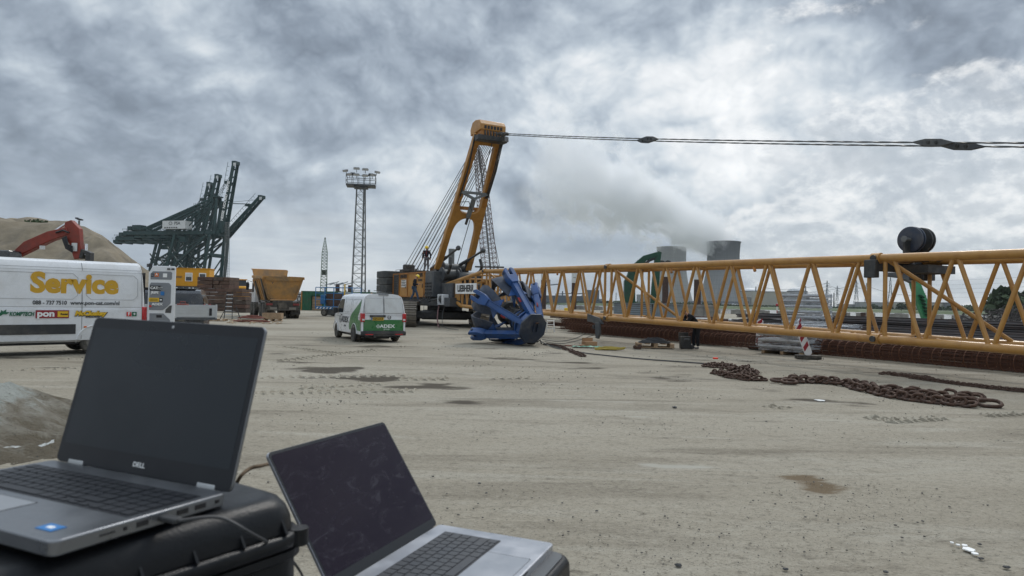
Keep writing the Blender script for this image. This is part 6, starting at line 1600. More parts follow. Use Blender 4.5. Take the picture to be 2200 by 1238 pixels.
for k, (x, y, z, a) in enumerate([(-2.7, -1, 2.3, -35), (-2.0, -1.5, 1.6, -20), (-.75, -1.5, 2.7, 0), (-.75, -1.6, 1.6, 0), (.75, -1.5, 2.6, 0), (.75, -1.6, 1.5, 0), (2.1, -1.5, 1.7, 20), (2.8, -1, 2.3, 35), (-1.6, 1.5, 2.2, 180), (1.6, 1.5, 2.2, 180)]):
    l = part_empty('floodlight', LT); l.matrix_local = TR((x, y, Ht+z), (R(28), 0, R(a)))
    MB().loft([[V(-.55, 0, -.05), V(.55, 0, -.05), V(.55, .0, .35), V(-.55, 0, .35)], [V(-.38, .45, .1), V(.38, .45, .1), V(.38, .45, .3), V(-.38, .45, .3)]]).build('housing', M['dgrey'], l, bevel=.04); MB().box((0, -.02, .15), (1.0, .02, .34)).build('lens', M['alu'], l); MB().tube((0, .2, 0), (0, .2, -.6), .05, 6).build('bracket', MT, l)
MB().box((0, 0, .3), (5, 4, .6)).build('footing', M['concrete'], LT)
GB = thing('green_lattice_boom', 'slender pale green lattice crane boom with pointed tip left of the floodlight tower', 'crane boom', P(695, 628, 130)); GB.location.z = 0
tp_ = P(698.5, 512, 130)-GB.location; mg = mat('pale green lattice', (.16, .22, .17), .6)
mb = MB(); k_ = tp_*.80; lattice(mb, (0, 0, -0), k_, 1.25, .95, 18, .065, .3); lattice(mb, k_, tp_, .95, .12, 5, .055, .3); tag(mb.build('lattice', mg, GB), kind='stuff')
MB().box(k_*.62, (.7, .7, .9)).build('sheave_block', M['dsteel'], GB); MB().ball(tp_, .15).build('tip_sheave', M['dsteel'], GB)
RM = thing('lattice_mast', 'grey red lattice crane mast with curved tip leaning behind the yellow A-frame', 'crane boom', P(1056, 600, 92)); RM.location.z = 0
mr = mat('faded red lattice', (.17, .13, .125), .7)
pts = [P(1056, 620, 92), P(1052, 575, 92), P(1040, 450, 92), P(1033, 370, 92), P(1026, 322, 92), P(1019, 300, 92)]; ws = [1.75, 1.7, 1.45, 1.2, .75, .15]; pts = [p-RM.location for p in pts]; pts[0].z = 2
mb = MB()
for a, b_, w0, w1, n_ in zip(pts, pts[1:], ws, ws[1:], (3, 12, 9, 7, 4)): lattice(mb, a, b_, w0, w1, n_, .05, .35)
tag(mb.build('lattice', mr, RM), kind='stuff'); MB().path([p+V(.1, 0, 0) for p in pts[:-1]], .12, 5).build('rope_bundle', M['tower'], RM)
MB().path([pts[-1], P(1043, 420, 92)-RM.location, P(1073, 572, 92)-RM.location], .05, 4).build('pendant', M['rope'], RM)
MB().box(pts[2]+V(0, -.8, 0), (.5, .3, .6)).build('block', M['dsteel'], RM); MB().box(V(0, 0, 1.4), (4, 4, 2.8)).build('base', M['dgrey'], RM)
MB().box(P(1052, 574, 92)-RM.location, (3.9, 1.4, .15)).build('cross_platform', M['dsteel'], RM)
for k in range(5): MB().box(P(1035+9*k, 577, 92)-RM.location+V(0, -.6, 0), (.08, .08, .8)).build('platform_post', M['dsteel'], RM)
LM = thing('lattice_mast', 'thin ladder-like lattice mast right of the gantry cranes', 'mast', P(487, 600, 260)); LM.location.z = 0
mb = MB(); lattice(mb, (0, 0, 0), P(488.5, 478, 260)-LM.location, 1.7, 1.1, 30, .07, 0, False); tag(mb.build('lattice', MT, LM), kind='stuff')
SM = thing('lamp_mast', 'small floodlight mast standing behind the sand heap above the red excavator', 'light tower', P(170, 540, 150)); SM.location.z = 0
MB().tube((0, 0, 0), P(170, 474, 150)-SM.location, .2, 8).build('pole', MT, SM)
for k in range(4): MB().box(P(165+3.4*k, 470+.9*k-(k == 0)*1, 150)-SM.location, (.55, .4, .3)).build('lamp', M['dgrey'], SM)
# orange office cabin on a white container
q = P(405, 600, 100); OF = thing('office_cabin', 'orange office cabin with two white framed windows stacked on a white container', 'office cabin', (q.x, 100, 0), R(8))
zb = HCAM+(632-614)/F_PX*100; w_ = 6.0
MB().box((-.4, 1.2, zb+1.28), (w_+.6, 2.4, 2.56)).build('wall', M['office'], OF, bevel=.03); MB().box((-.4, 1.2, zb+2.62), (w_+.75, 2.55, .1)).build('roof', M['office'], OF); MB().box((-.4, -.02, zb-.12), (w_+.7, .1, .2)).build('skirt', M['dgrey'], OF)
for x in (.05, 1.95):
    f_ = MB().box((x, -.03, zb+1.35), (1.0, .06, 1.25)).build('window', M['twhite'], OF); MB().box((x, -.07, zb+1.32), (.78, .02, 1.0)).build('pane', M['glassd'], f_)
    if x < 1: MB().box((x, -.09, zb+1.6), (.78, .02, .5)).build('shutter', M['white2'], f_)
[MB().box((-1.9+.1*k, -.03, zb+1.42-.18*k), (2.0-.3*k, .02, .07)).build('text_line', M['textgrey'], OF) for k in range(2)]
WC = thing('white_container', 'white container carrying the orange office cabin', 'container', (q.x, 100, 0), R(8)); MB().box((-.2, 1.2, (zb-.3)/2), (w_+.6, 2.4, zb-.3)).build('wall', M['white2'], WC, bevel=.03); MB().box((-.2, -.03, .9), (w_*.9, .05, .05)).build('rail', M['dgrey'], WC)
# timber mats
TMS = [M['timber'], M['timber2'], M['timber3'], M['timber']]
def mats(px0, px1, d, tops, label, yaw, wd=5.5, h=.43, grp=None):
    a, b_ = P(px0, 650, d), P(px1, 650, d); w = b_.x-a.x
    t = thing('timber_mat_stack', label, 'timber stack', (a.x, d, 0), yaw)
    rnd = random.Random(px0)
    for (x0, x1, lo, n_) in tops:
        for k in range(lo, n_):
            nb = rnd.choice((1, 2)); L = (x1-x0)*w; u = 0
            cuts = [0, rnd.uniform(.35, .65), 1] if nb == 2 else [0, 1]
            for c0, c1 in zip(cuts, cuts[1:]):
                xx0, xx1 = x0*w+L*c0, x0*w+L*c1; j = rnd.uniform(-.06, .06)
                MB().box(((xx0+xx1)/2, 1.0+j, h*(k+.5)), (xx1-xx0-.04, 2.4+rnd.uniform(-.14, .14), h-.03), None).build('beam', rnd.choice(TMS), t, bevel=.02)
    return t
mats(424, 496, 78, [(0, .93, 0, 6), (0, .48, 6, 9), (.50, 1.0, 6, 9)], 'tall stack of brown timber mats in front of the orange office cabin', R(-4))
mats(486, 532, 73, [(0, 1, 0, 4), (.0, .8, 4, 6)], 'lower stack of brown timber mats behind the stepladder', R(-4))
# stepladder
LA = thing('stepladder', 'black and aluminium stepladder standing in front of the timber mats', 'ladder', P(492, 684, 52)); LA.location.z = 0; LA.rotation_euler = (0, 0, .1)
for s_ in (-1, 1): MB().bar((s_*.30, -.25, 0), (s_*.18, .1, 2.05), .05, .05).build('rail', M['black'], LA); MB().bar((s_*.75, .3, 0), (s_*.35, .5, .95), .05).build('rear_leg', M['black'], LA)
for k in range(6): MB().box((0, -.22+.055*k, .35+.3*k), (.46, .12, .06)).build('step', M['alu'], LA)
for k in range(3): MB().box((0, .3, .15+.22*k), (1.1-.2*k, .05, .03)).build('brace', M['alu'], LA)
# green container with opening, timber inside
q = G(650, 668); GC = thing('green_container', 'weathered green container with a cut opening showing pale timber', 'container', P(648, 650, 92), R(-3)); GC.location.z = 0
h_ = 2.55; Lg = 9.5
mb = MB(); n_ = 48
def corr(x0, x1, z0, z1, y=0):
    k = int((x1-x0)/.14); row0 = []; row1 = []
    for i in range(k+1): x = x0+(x1-x0)*i/k; yy = y-(.05 if i % 4 in (0, 1) else 0); row0.append(V(x, yy, z0)); row1.append(V(x, yy, z1))
    return MB().loft([row1, row0], closed=False, caps=False)
corr(0, 1.3, 0, h_).build('corrugated_wall', M['cgreen'], GC, smooth=0); corr(2.8, Lg, 0, h_).build('corrugated_wall', M['cgreen'], GC, smooth=0); corr(1.3, 2.8, 2.0, h_).build('corrugated_wall', M['cgreen'], GC, smooth=0)
MB().box((Lg/2, 1.2, h_), (Lg+.1, 2.5, .12)).build('roof', M['cgreen'], GC); MB().box((Lg/2, 2.4, h_/2), (Lg, .05, h_)).build('back_wall', M['cgreen'], GC)
for x in (0, Lg): MB().box((x, 0, h_/2), (.16, .16, h_)).build('corner_post', M['lieb2'], GC)
for k in range(5): MB().box((2.05, .5, .2+.38*k), (1.35, .6, .34)).build('stored_timber', M['pallet'], GC, bevel=.03)
RC = thing('rusty_container', 'white peeling container with graffiti just right of the tipper truck', 'container', P(637, 650, 96), R(-3)); RC.location.z = 0
MB().box((0, 1.2, 1.25), (2.4, 2.4, 2.5)).build('wall', M['white2'], RC, bevel=.03); corr(-1.2, 1.2, .0, .9, -.02).build('lower_wall', M['cgreen'], RC, smooth=0); text('SCH', .8, M['black'], RC, frame(V(.4, -.04, 1.5), (0, 0, 1), (-1, 0, 0)), bold=.02)
for k, (px, yt, w) in enumerate(((725.5, 610, 1.4), (721.5, 612, .3), (751.5, 613, 1.3), (737, 609, .2), (701.5, 606, .5), (743, 623, .5), (731, 626, .9), (793, 622, .8))):
    d = 230; o = MB().tube((0, 0, 0), (0, 0, HCAM+(640-yt)/F_PX*d), w/2*1.1, 10, w/2*.9).build('harbour_mast' if w < 1 else 'mooring_pile', M['corten'] if w > 1 else MT); o.location = ((px-CX)/F_PX*d, d, 0)
    tag(o, ['dark mooring pile above the blue platform', 'thin pole beside the dark mooring pile above the blue platform', 'dark pile close left of the floodlight tower', 'hair-thin mast between the two dark piles left of the floodlight tower', 'pale thin mast right beside the green lattice boom', 'short post just left of the floodlight tower foot', 'short grey post between the dark piles', 'short grey post right of the floodlight tower foot'][k], 'pile' if w > 1 else 'mast')
SG = thing('signal_cabin', 'flat roofed harbour cabin at the foot of the floodlight tower', 'cabin', P(758, 640, 115)); SG.location.z = 0
MB().box((0, 0, 1.3), (3.6, 2.4, 2.6)).build('wall', M['dgrey'], SG); MB().box((0, 0, 2.68), (4.4, 2.9, .16)).build('roof', M['white2'], SG)
for x in (5.6, 7.6, 9.8, 12): MB().tube((x, 0, 0), (x, 0, 3.2), .05, 5).build('fence_post', MT, SG)
for z in (2.3, 3.1): MB().tube((3.5, 0, z), (13, 0, z), .05, 5).build('fence_rail', MT, SG)
# pallets with odds and ends near the tipper
def pallet(loc_, rz, label, sc=1.0, cat='pallet', top=True):
    t = thing('pallet', label, cat, loc_, rz)
    for y in (-.35, 0, .35): MB().box((0, y, .03), (1.2, .1, .022)).build('bottom_board', M['pallet'], t)
    for x in (-.52, 0, .52):
        for y in (-.35, 0, .35): MB().box((x, y, .085), (.13, .1, .09)).build('block', M['pallet'], t)
    for k in range(5): MB().box((-.52+.26*k, 0, .142), (.14, .8, .022)).build('deck_board', M['pallet'], t)
    t.scale = (sc, sc, sc)
    return t
q = G(467, 690); pallet(q, .1, 'pallet with rags and offcuts at the foot of the stepladder'); 
q = G(540, 692); pallet(q, .05, 'pallet under the heap of red brown hoses', 1.1)
mb = MB(); rnd = random.Random(3)
for k in range(26):
    r_ = rnd.uniform(.25, .95); cx0, cy0 = rnd.uniform(-.15, .15), rnd.uniform(-.1, .1); hh = .16+.42*(1-r_)*.9
    mb.path([V(cx0+r_*1.25*math.cos(a), cy0+r_*.6*math.sin(a), max(.02, hh+.02*math.sin(a*3+k)-(.15 if r_ > .7 else 0))) for a in np.linspace(0, 6.28, 18)[:-1]], .028, 5, closed=True)
o = mb.build('hose_heap', mat('red brown hose', (.20, .07, .05), .7)); o.location = G(540, 692); tag(o, 'heap of coiled red brown hoses on a pallet left of the crate', 'hoses', kind='stuff')
q = G(586, 690); CRt = thing('wooden_crate', 'small wooden crate behind the tipper truck wheels', 'crate', q, .1)
for s_ in (-1, 1):
    MB().box((0, s_*.42, .38), (1.3, .03, .42)).build('side_board', M['pallet'], CRt); MB().box((s_*.64, 0, .38), (.03, .84, .42)).build('end_board', M['pallet'], CRt)
for x in (-.5, 0, .5): MB().box((x, 0, .08), (.12, .85, .16)).build('skid', M['pallet'], CRt)
MB().box((0, 0, .3), (1.2, .78, .3)).build('packing', M['board'], CRt, bevel=.05)
q = G(580, 684); BX = thing('grey_machine_box', 'small grey machine part standing on the ground behind the crate', 'box', q, .2); MB().box((0, 0, .3), (.8, .5, .6)).build('body', M['concrete'], BX, bevel=.05); MB().box((.1, 0, .65), (.3, .3, .12)).build('lid', M['dgrey'], BX)
mb = MB()
for k in range(60):
    px, py = rnd.uniform(485, 610), rnd.uniform(687, 697); q = G(px, py); a = rnd.uniform(0, 3); l = rnd.uniform(.1, .45)
    mb.bar(q+Z*.02, q+V(l*math.cos(a), l*math.sin(a), rnd.uniform(.02, .1)), rnd.uniform(.03, .1), .03)
tag(mb.build('debris', M['pallet'], smooth=0), kind='stuff')
# ================================================================== REBAR YARD
R0 = V(2.27, 41.6, 0)                                  # front line of the stored steel, parallel to the boom
def RP(s, k, z=0): return R0+WD*s+WR*k+Z*z
def hoop_mesh(r):
    me = MB().path([V(0, r*math.cos(a), r+r*math.sin(a)) for a in np.linspace(0, 2*math.pi, 17)[:-1]], .012, 4, closed=True).mesh('hoop', 0); me.materials.append(M['hoop']); return me
hm = hoop_mesh(.27)
def cage(s0, s1, k, z, label, r=.27, hoops=True, pitch=.33, nb=14):
    t = thing('rebar_cage', label, 'rebar cage', RP(s0, k, z), YAW, 'rusty round rebar cages'); L = s1-s0
    mb = MB(); rnd = random.Random(int(k*100+z*7+s0))
    for i in range(nb):
        a = 6.283*i/nb; 
        pts = [V(x, (r-.02)*math.cos(a)+.012*mnoise.noise((x*.4, i, k)), r+(r-.02)*math.sin(a)+.015*mnoise.noise((x*.4, i, k+9))) for x in np.linspace(-rnd.uniform(0, .5), L+rnd.uniform(0, .5), 14)]
        mb.path(pts, .015, 5)
    tag(mb.build('long_bars', M['rust'], t), kind='stuff')
    n_ = int(L/pitch)
    if hoops:
        for i in range(n_):
            o = obj('hoop', hm, t); o.location = (pitch*i+.05*math.sin(i*3.3), 0, 0); o.scale = (1, r/.27, r/.27); o.rotation_euler = (0, 0, .05*math.sin(i*5.1))
    else:
        mb = MB()
        for i in range(n_): mb.path([V(pitch*i, r*math.cos(a), r+r*math.sin(a)) for a in np.linspace(0, 6.28, 13)[:-1]], .011, 4, closed=True)
        tag(mb.build('hoops', M['hoop'], t), kind='stuff')
    return t
cage(12.0, 33, .35, .05, 'front rebar cage nearest the long chain, its hoops clearly visible')
cage(2.0, 12.6, .45, .05, 'front rebar cage behind the pallet, between the blue grab and the barrier boards', hoops=False)
cage(12.2, 33, .98, .05, 'second rebar cage just behind the front hooped cage', hoops=False)
cage(2.0, 13.4, 1.05, .05, 'second row rebar cage behind the bending worker', hoops=False)
cage(1.0, 13.0, .75, .56, 'upper rebar cage resting on the two cages behind the worker', hoops=False, r=.24)
cage(0.0, 13.0, 1.7, .05, 'third row rebar cage left of the barrier boards', hoops=False); cage(0, 13, 1.45, .60, 'upper rebar cage second from the front, left of the wrapped sheets', hoops=False, r=.25)
cage(-2, 12, 2.4, .05, 'fourth row rebar cage nearest the crane', hoops=False); cage(-2, 12, 2.2, .62, 'top rebar cage nearest the crane', hoops=False, r=.25)
def bars(s0, s1, k, z, n_, label, m_, r=.02, spread=.5, seed=0, hgt=.25):
    rnd = random.Random(seed); mb = MB(); o_ = RP(s0, k, z); L = s1-s0
    for i in range(n_):
        y = rnd.uniform(-spread, spread); zz = r+hgt*rnd.random()*(1-.6*abs(y)/spread); e0, e1 = rnd.uniform(-.8, .8), rnd.uniform(-.8, .8)
        mb.path([V(x, y+.05*mnoise.noise((x*.3, i, seed)), max(r, zz+.03*mnoise.noise((x*.35, i, seed+5)))) for x in np.linspace(e0, L+e1, 9)], r, 5)
    for x in (L*.15, L*.5, L*.85): mb.box((x, 0, -.06), (.12, spread*2.2, .1))
    o = mb.build('rebar_bundle', m_); o.location = o_; o.rotation_euler = (0, 0, YAW)
    return tag(o, label, 'rebar bundle', 'dark steel bar bundles laid in rows', kind='thing')
for i in range(15):
    k = 1.75+i*1.25; s0 = max(13.5-i*1.25, -3); 
    if i < 3: s0 = 15.5
    for lv in range(2 if i < 11 else 3):
        bars(s0+lv*.7, 34+i*.6-lv*.5, k+.1*lv, .12+.42*lv*(1 if i else .7), 30-2*(i//4), 'dark steel bar bundle in the {} row behind the boom, {} layer'.format(['first','second','third','fourth','fifth','sixth','seventh','eighth','ninth','tenth','eleventh','twelfth','thirteenth','fourteenth','fifteenth'][i], ['bottom','second','top'][lv]), M['bar'], .022+.004*(i % 3), .52, i*7+lv, .30)
for i in range(5):
    k = 3.4+i*1.2; bars(-6+i, 13.5-i*1.2, k, .12, 26, 'long rusty bar bundle, {} row behind the cages left of the wrapped sheets'.format(['first','second','third','fourth','fifth'][i]), M['rust'], .022, .5, 90+i, .45)['group'] = 'rusty bar bundles behind the cages'
# wrapped sheet pallets
def wrapped(c, w, d, h, n_, label, lean=0):
    t = thing('wrapped_sheet_stack', label, 'wrapped pallet', c, YAW+.2, 'film wrapped corrugated sheet stacks')
    for k in range(n_):
        z = .16+h*(k+.5)/n_; rx_, ry_ = w/2, d/2
        rings = []
        for q in range(9):
            x = -rx_+w*q/8; rings.append([V(x, -ry_, z-h/n_*.26), V(x, ry_, z-h/n_*.26), V(x, ry_+.02, z), V(x, ry_, z+h/n_*.26), V(x, -ry_, z+h/n_*.26), V(x, -ry_-.03-.02*math.sin(q*2+k), z)])
        MB().loft(rings).build('sheet_layer', M['panel'], t)
    mb = MB(); N = 40; rows = []
    for j in range(15):
        u = j/14; z = .12+(h+.06)*u; row = []
        for i in range(N):
            a = 6.283*i/N; cx0, sy0 = math.cos(a), math.sin(a); p_ = max(abs(cx0), abs(sy0)); x = cx0/p_*w/2; y = sy0/p_*d/2
            bump = .03*mnoise.noise((x*4, y*4, z*6))+.02*math.sin(z*n_/h*6.283)
            row.append(V(x*(1+.02+bump)+lean*u, y*(1.02+bump), z))
        rows.append(row)
    mb.loft(rows); mb.build('stretch_film', FILM, t, smooth=60)
    for s_ in (-1, 0, 1): MB().box((s_*w*.4, 0, .06), (.12, d, .12)).build('skid', M['pallet'], t)
    return t
FILM = bpy.data.materials.new('clear stretch film'); FILM.use_nodes = True; n = NT(FILM.node_tree); b = FILM.node_tree.nodes['Principled BSDF']
tcf = n.new('ShaderNodeTexCoord').outputs['Object']
b.inputs['Base Color'].default_value = (.62, .65, .68, 1); b.inputs['Roughness'].default_value = .16
n.link(n.maprange(n.noise(n.mapping(tcf, scale=(1, 1, 3.5)), 2.2, 6, .62, 1.2), .42, .70, .06, .60), b.inputs['Alpha'])
bn = n.new('ShaderNodeBump'); bn.inputs['Strength'].default_value = .8; bn.inputs['Distance'].default_value = .05; n.link(n.noise(n.mapping(tcf, scale=(1, 1, 2)), 7, 5, .6, 1.), bn.inputs['Height']); n.link(bn.outputs[0], b.inputs['Normal'])
q = G(1727, 765); wrapped(V(q.x-.15, q.y+.9, 0), 1.9, 1.2, .95, 4, 'low film wrapped sheet stack beside the tilted red and white barrier board')
q = G(1752, 744); wrapped(V(q.x+.1, q.y+1.2, 0), 1.9, 1.1, 2.3, 9, 'tall film wrapped stack of grey corrugated sheets seen through the boom')
q = G(1800, 752); wrapped(V(q.x, q.y+1.3, 0), 2.6, 1.0, .9, 6, 'low long wrapped stack right of the tilted barrier board', .1)
q = G(1790, 735); o = MB().add([V(-1.5, -.2, .9), V(1.2, 0, 1.15), V(1.6, .9, .9), V(-1.2, .8, 1.0), V(.1, .3, 1.35)], [(0, 1, 4), (1, 2, 4), (2, 3, 4), (3, 0, 4)]).build('loose_film_sheet', FILM, smooth=0); o.location = V(q.x, q.y+1.4, .2); tag(o, 'crumpled clear plastic film lying over the low wrapped stack', 'plastic film')
# barrier boards
def board(px, py, tilt, label, rz=0, h=1.15):
    q = G(px, py); t = thing('barrier_board', label, 'barrier board', (q.x, q.y, 0), rz, 'red and white barrier boards')
    Mx = TR((0, 0, .12), (0, tilt, 0)) @ frame(V(0, 0, 0), (1, 0, 0), (0, 0, 1))
    w = .26; poly = [(w/2*math.cos(a)*1, .13+w/2*math.sin(a)) for a in np.linspace(math.pi, 2*math.pi, 8)]+[(w/2*math.cos(a), h-.13+w/2*math.sin(a)) for a in np.linspace(0, math.pi, 8)]
    MB().prism(poly, .04, Mx, h0=0).build('board', M['signwhite'], t, bevel=.006)
    for k in range(3):
        y0 = .18+.34*k
        MB().prism([(-.10, y0), (.10, y0-.0+.17), (.10, y0+.17+.16), (-.10, y0+.16)][::1], .046, Mx, h0=.041).build('red_stripe', M['signred'], t)
    MB().box((0, .1, .07), (.8, .38, .13)).build('foot', M['rubber'], t, bevel=.02); MB().tube((0, .06, .1), (math.sin(tilt)*h, .06, .1+math.cos(tilt)*h*.95), .025, 6).build('post', M['twhite'], t)
    return t
board(1738, 772, R(-20), 'tilted red and white barrier board leaning left, in front of the wrapped sheets', -.1)
board(1630, 752, R(3), 'upright narrow red and white barrier board left of the wrapped sheets', -.75)
q = G(1745, 762); board(1722, 742, R(-12), 'rear barrier board partly hidden behind the tilted one', .6)
q = G(2052, 731); board(2052, 733, R(10), 'small far red and white board on the bar stacks at the right', .3, .8)
# pallet with coiled cable, odds on the yard
q = G(1408, 748); pallet(V(q.x, q.y+.2, 0), YAW+1.0, 'pallet carrying flat coils of dark cable in front of the rebar cages', 1.25)
mb = MB()
for k in range(12): mb.path([V((.65-.035*k)*math.cos(a), (.5-.025*k)*math.sin(a), .22+.016*k+.012*math.sin(3*a+k)) for a in np.linspace(0, 6.28, 26)[:-1]], .018, 5, closed=True)
o = mb.build('cable_coil', M['cable']); o.location = V(q.x, q.y+.2, 0); tag(o, 'flat coil of dark cable lying on the pallet by the rebar cages', 'cable coil')
q = G(1370, 750); o = MB().box((0, 0, .05), (.25, .18, .1)).ball((.1, .1, .1), .09, 8).ball((-.12, 0, .08), .07, 8).build('chain_hoist', M['chain']); o.location = q; tag(o, 'small rusty hoist block lying left of the cable coil pallet', 'hoist block')
for (px, py, lab) in [(1262, 747, 'bright green plastic sheet crumpled by the opened cardboard box'), ]:
    q = G(px, py); mb = MB(); rnd = random.Random(2)
    g_ = [[V(x*.12, y*.1, .03+.09*abs(mnoise.noise((x*.6, y*.6, 4)))) for x in range(-5, 6)] for y in range(-3, 4)]
    mb.loft(g_, closed=False, caps=False); o = mb.build('plastic_sheet', M['plgreen'], smooth=0); o.location = q; tag(o, lab, 'plastic sheet')
q = G(1268, 744); CB = thing('cardboard_box', 'opened flat cardboard box on the yard right of the blue grab', 'cardboard box', V(q.x, q.y+.3, 0), .4); MB().box((0, 0, .09), (.55, .35, .16)).build('body', M['board'], CB); MB().box((-.35, 0, .10), (.3, .33, .02), Matrix.Rotation(R(-12), 4, 'Y')).build('flap', M['board'], CB); MB().box((.0, .18, .22), (.5, .02, .2)).build('flap', M['board'], CB); MB().box((-.8, -.1, .02), (.7, .3, .03)).build('flat_sheet', mat('brown timber offcut', (.2, .08, .05), .8), CB)
q = G(1308, 752); mb = MB(); rnd = random.Random(8)
for k in range(7): mb.path([V(.45*math.cos(a+k)*rnd.uniform(.8, 1.1)+.05*k-.1, .16*math.sin(a*1.0+k*.7), .03+.02*math.sin(a*3+k)+.01*k) for a in np.linspace(0, 5.6, 14)], .028, 5)
o = mb.build('lifting_sling', M['yrope']); o.location = q; tag(o, 'yellow lifting sling dropped in a loose heap on the yard', 'sling')
# small white steps
q = G(1183, 714); WS = thing('step_stool', 'small white folding step stool between the blue grab and the rebar', 'step stool', q, .1)
for s_ in (-.24, .24): MB().path([(s_, 0, 0), (s_*.8, .05, .72), (s_*.8, .12, .72), (s_, .35, 0)], .022, 6).build('rail', M['twhite'], WS)
for z in (.22, .45, .68): MB().box((0, .03, z), (.4, .16, .03)).build('step', M['twhite'], WS)
# rope-side objects
def yard_path(pts, r, name, label, cat, m_, n_=6, z=0):
    P3 = [G(px, py)+Z*(zz+r) for px, py, zz in pts]; out = []
    for i in range(len(P3)-1):
        p0, p1_, p2, p3 = P3[max(i-1, 0)], P3[i], P3[i+1], P3[min(i+2, len(P3)-1)]
        for u in np.linspace(0, 1, 7)[:-1]:
            out.append(.5*((2*p1_)+(p2-p0)*u+(2*p0-5*p1_+4*p2-p3)*u*u+(3*p1_-p0-3*p2+p3)*u**3))
    out.append(P3[-1]); return tag(MB().path(out, r, n_).build(name, m_), label, cat)
yard_path([(1170, 740, .0), (1240, 757, 0), (1300, 765, 0), (1380, 773, 0), (1450, 778, 0), (1520, 785, .02)], .022, 'cable', 'thick dark cable running across the yard from the blue grab to the chain heap', 'cable', M['cable'])
yard_path([(1165, 733, .05), (1200, 734, 0), (1235, 728, 0), (1262, 716, .05), (1290, 706, .35)], .014, 'cable', 'thin dark cable curving from the grab hook towards the boom', 'cable', M['cable'])
yard_path([(1170, 737, .05), (1205, 739, 0), (1245, 731, 0), (1275, 720, 0)], .012, 'cable', 'second thin cable just below the curved one beside the grab hook', 'cable', M['cable'])
yard_path([(1143, 732, .25), (1160, 738, .1), (1185, 746, 0), (1205, 751, .0)], .018, 'wire_sling', 'short grey wire sling from the grab hook to the small chain', 'wire sling', M['tower'])
# ---------------------------------------------------------------- chains
def link_mesh(L, W, r):
    pts = []; h = L/2-W/2
    for a in np.linspace(-math.pi/2, math.pi/2, 6): pts.append(V(h+W/2*math.cos(a), W/2*math.sin(a), 0))
    for a in np.linspace(math.pi/2, 3*math.pi/2, 6): pts.append(V(-h+W/2*math.cos(a), W/2*math.sin(a), 0))
    me = MB().path(pts, r, 8, closed=True).mesh('link'); me.materials.append(M['chain']); return me
LM_ = {}
def chain(pts, L, label, group=None, strands=1, spread=.1, seed=0, pile=0, ring=None):
    rnd = random.Random(seed); key = L
    if key not in LM_: LM_[key] = link_mesh(L, L*.58, L*.135)
    pts3 = [G(px, py) for px, py in pts]; t = thing('chain', label, 'chain', pts3[0], 0, group)
    for st_ in range(strands):
        acc = 0; path_ = []; step = L*.70
        segs = [(a, b_) for a, b_ in zip(pts3, pts3[1:])]; tot = sum((b_-a).length for a, b_ in segs); q = rnd.uniform(0, step)
        k = 0
        while q < tot:
            r_ = q
            for a, b_ in segs:
                l = (b_-a).length
                if r_ <= l: break
                r_ -= l
            d = (b_-a).normalized(); s_ = V(-d.y, d.x, 0); off = (st_-(strands-1)/2)*spread+mnoise.noise((q*1.3, seed+st_*3, 0))*spread*.9
            c = a+d*r_+s_*off
            flat = k % 2 == 0
            o = obj('link', LM_[key], t)
            tilt = rnd.uniform(-.18, .18)
            o.rotation_euler = Euler((R(rnd.uniform(18, 32)) if flat else R(rnd.uniform(62, 85)), tilt, math.atan2(d.y, d.x)+rnd.uniform(-.22, .22)), 'XYZ')
            z = L*(.20 if flat else .30)+pile*abs(mnoise.noise((q*2, st_*5+seed, 1)))
            o.location = c-pts3[0]+Z*z; k += 1; q += step
    if ring:
        for (px, py, Lr, rz, tz) in ring:
            me = link_mesh(Lr, Lr*.55, L*.15); o = obj('end_link', me, t); o.location = G(px, py)-pts3[0]+Z*L*.28; o.rotation_euler = (R(tz), 0, rz)
    return t
chain([(1690, 824), (1760, 822), (1800, 826), (1850, 838), (1930, 856), (2010, 866), (2085, 874)], .235, 'long heavy rusty chain with doubled strands ending in long links at the lower right', strands=2, spread=.22, seed=1, pile=.06,
      ring=[(1675, 823, .40, .1, 8), (1695, 826, .34, -.1, 14), (2070, 868, .40, -.5, 20), (2125, 874, .40, -.35, 24), (2095, 862, .34, -.3, 50)])
chain([(1830, 832), (1900, 846), (1975, 852), (2050, 862), (2100, 865)], .235, 'extra strand of rusty chain lying on the rear edge of the long chain', strands=2, spread=.14, seed=11, pile=.10)
chain([(1520, 790), (1545, 786), (1580, 800), (1605, 797), (1612, 808), (1570, 812)], .15, 'rusty chain heap with a red painted link at the end of the dark cable', strands=3, spread=.15, seed=3, pile=.16)
chain([(1535, 803), (1570, 812), (1610, 818), (1640, 818)], .17, 'short rusty chain strand directly below the red marked heap', strands=2, spread=.13, seed=4, pile=.05)
o = MB().box((0, 0, 0), (.16, .06, .05)).build('painted_shackle', M['redpaint'], bevel=.02); o.location = G(1537, 786)+Z*.22; tag(o, 'bright red painted shackle on top of the chain heap', 'shackle')
chain([(1170, 741), (1200, 745), (1225, 755), (1255, 767)], .11, 'short dark rusty chain running from the blue grab hook over the yard', strands=2, spread=.12, seed=5, pile=.05, ring=[(1252, 766, .24, -.6, 15)])
chain([(1892, 804), (1925, 807), (1965, 812), (2000, 815)], .10, 'small heap of dark chain behind the long chain', strands=3, spread=.13, seed=6, pile=.05)
chain([(1960, 813), (2040, 824), (2120, 834), (2230, 845)], .10, 'thin dark double chain running to the right edge behind the long chain', strands=3, spread=.09, seed=7, pile=.02)
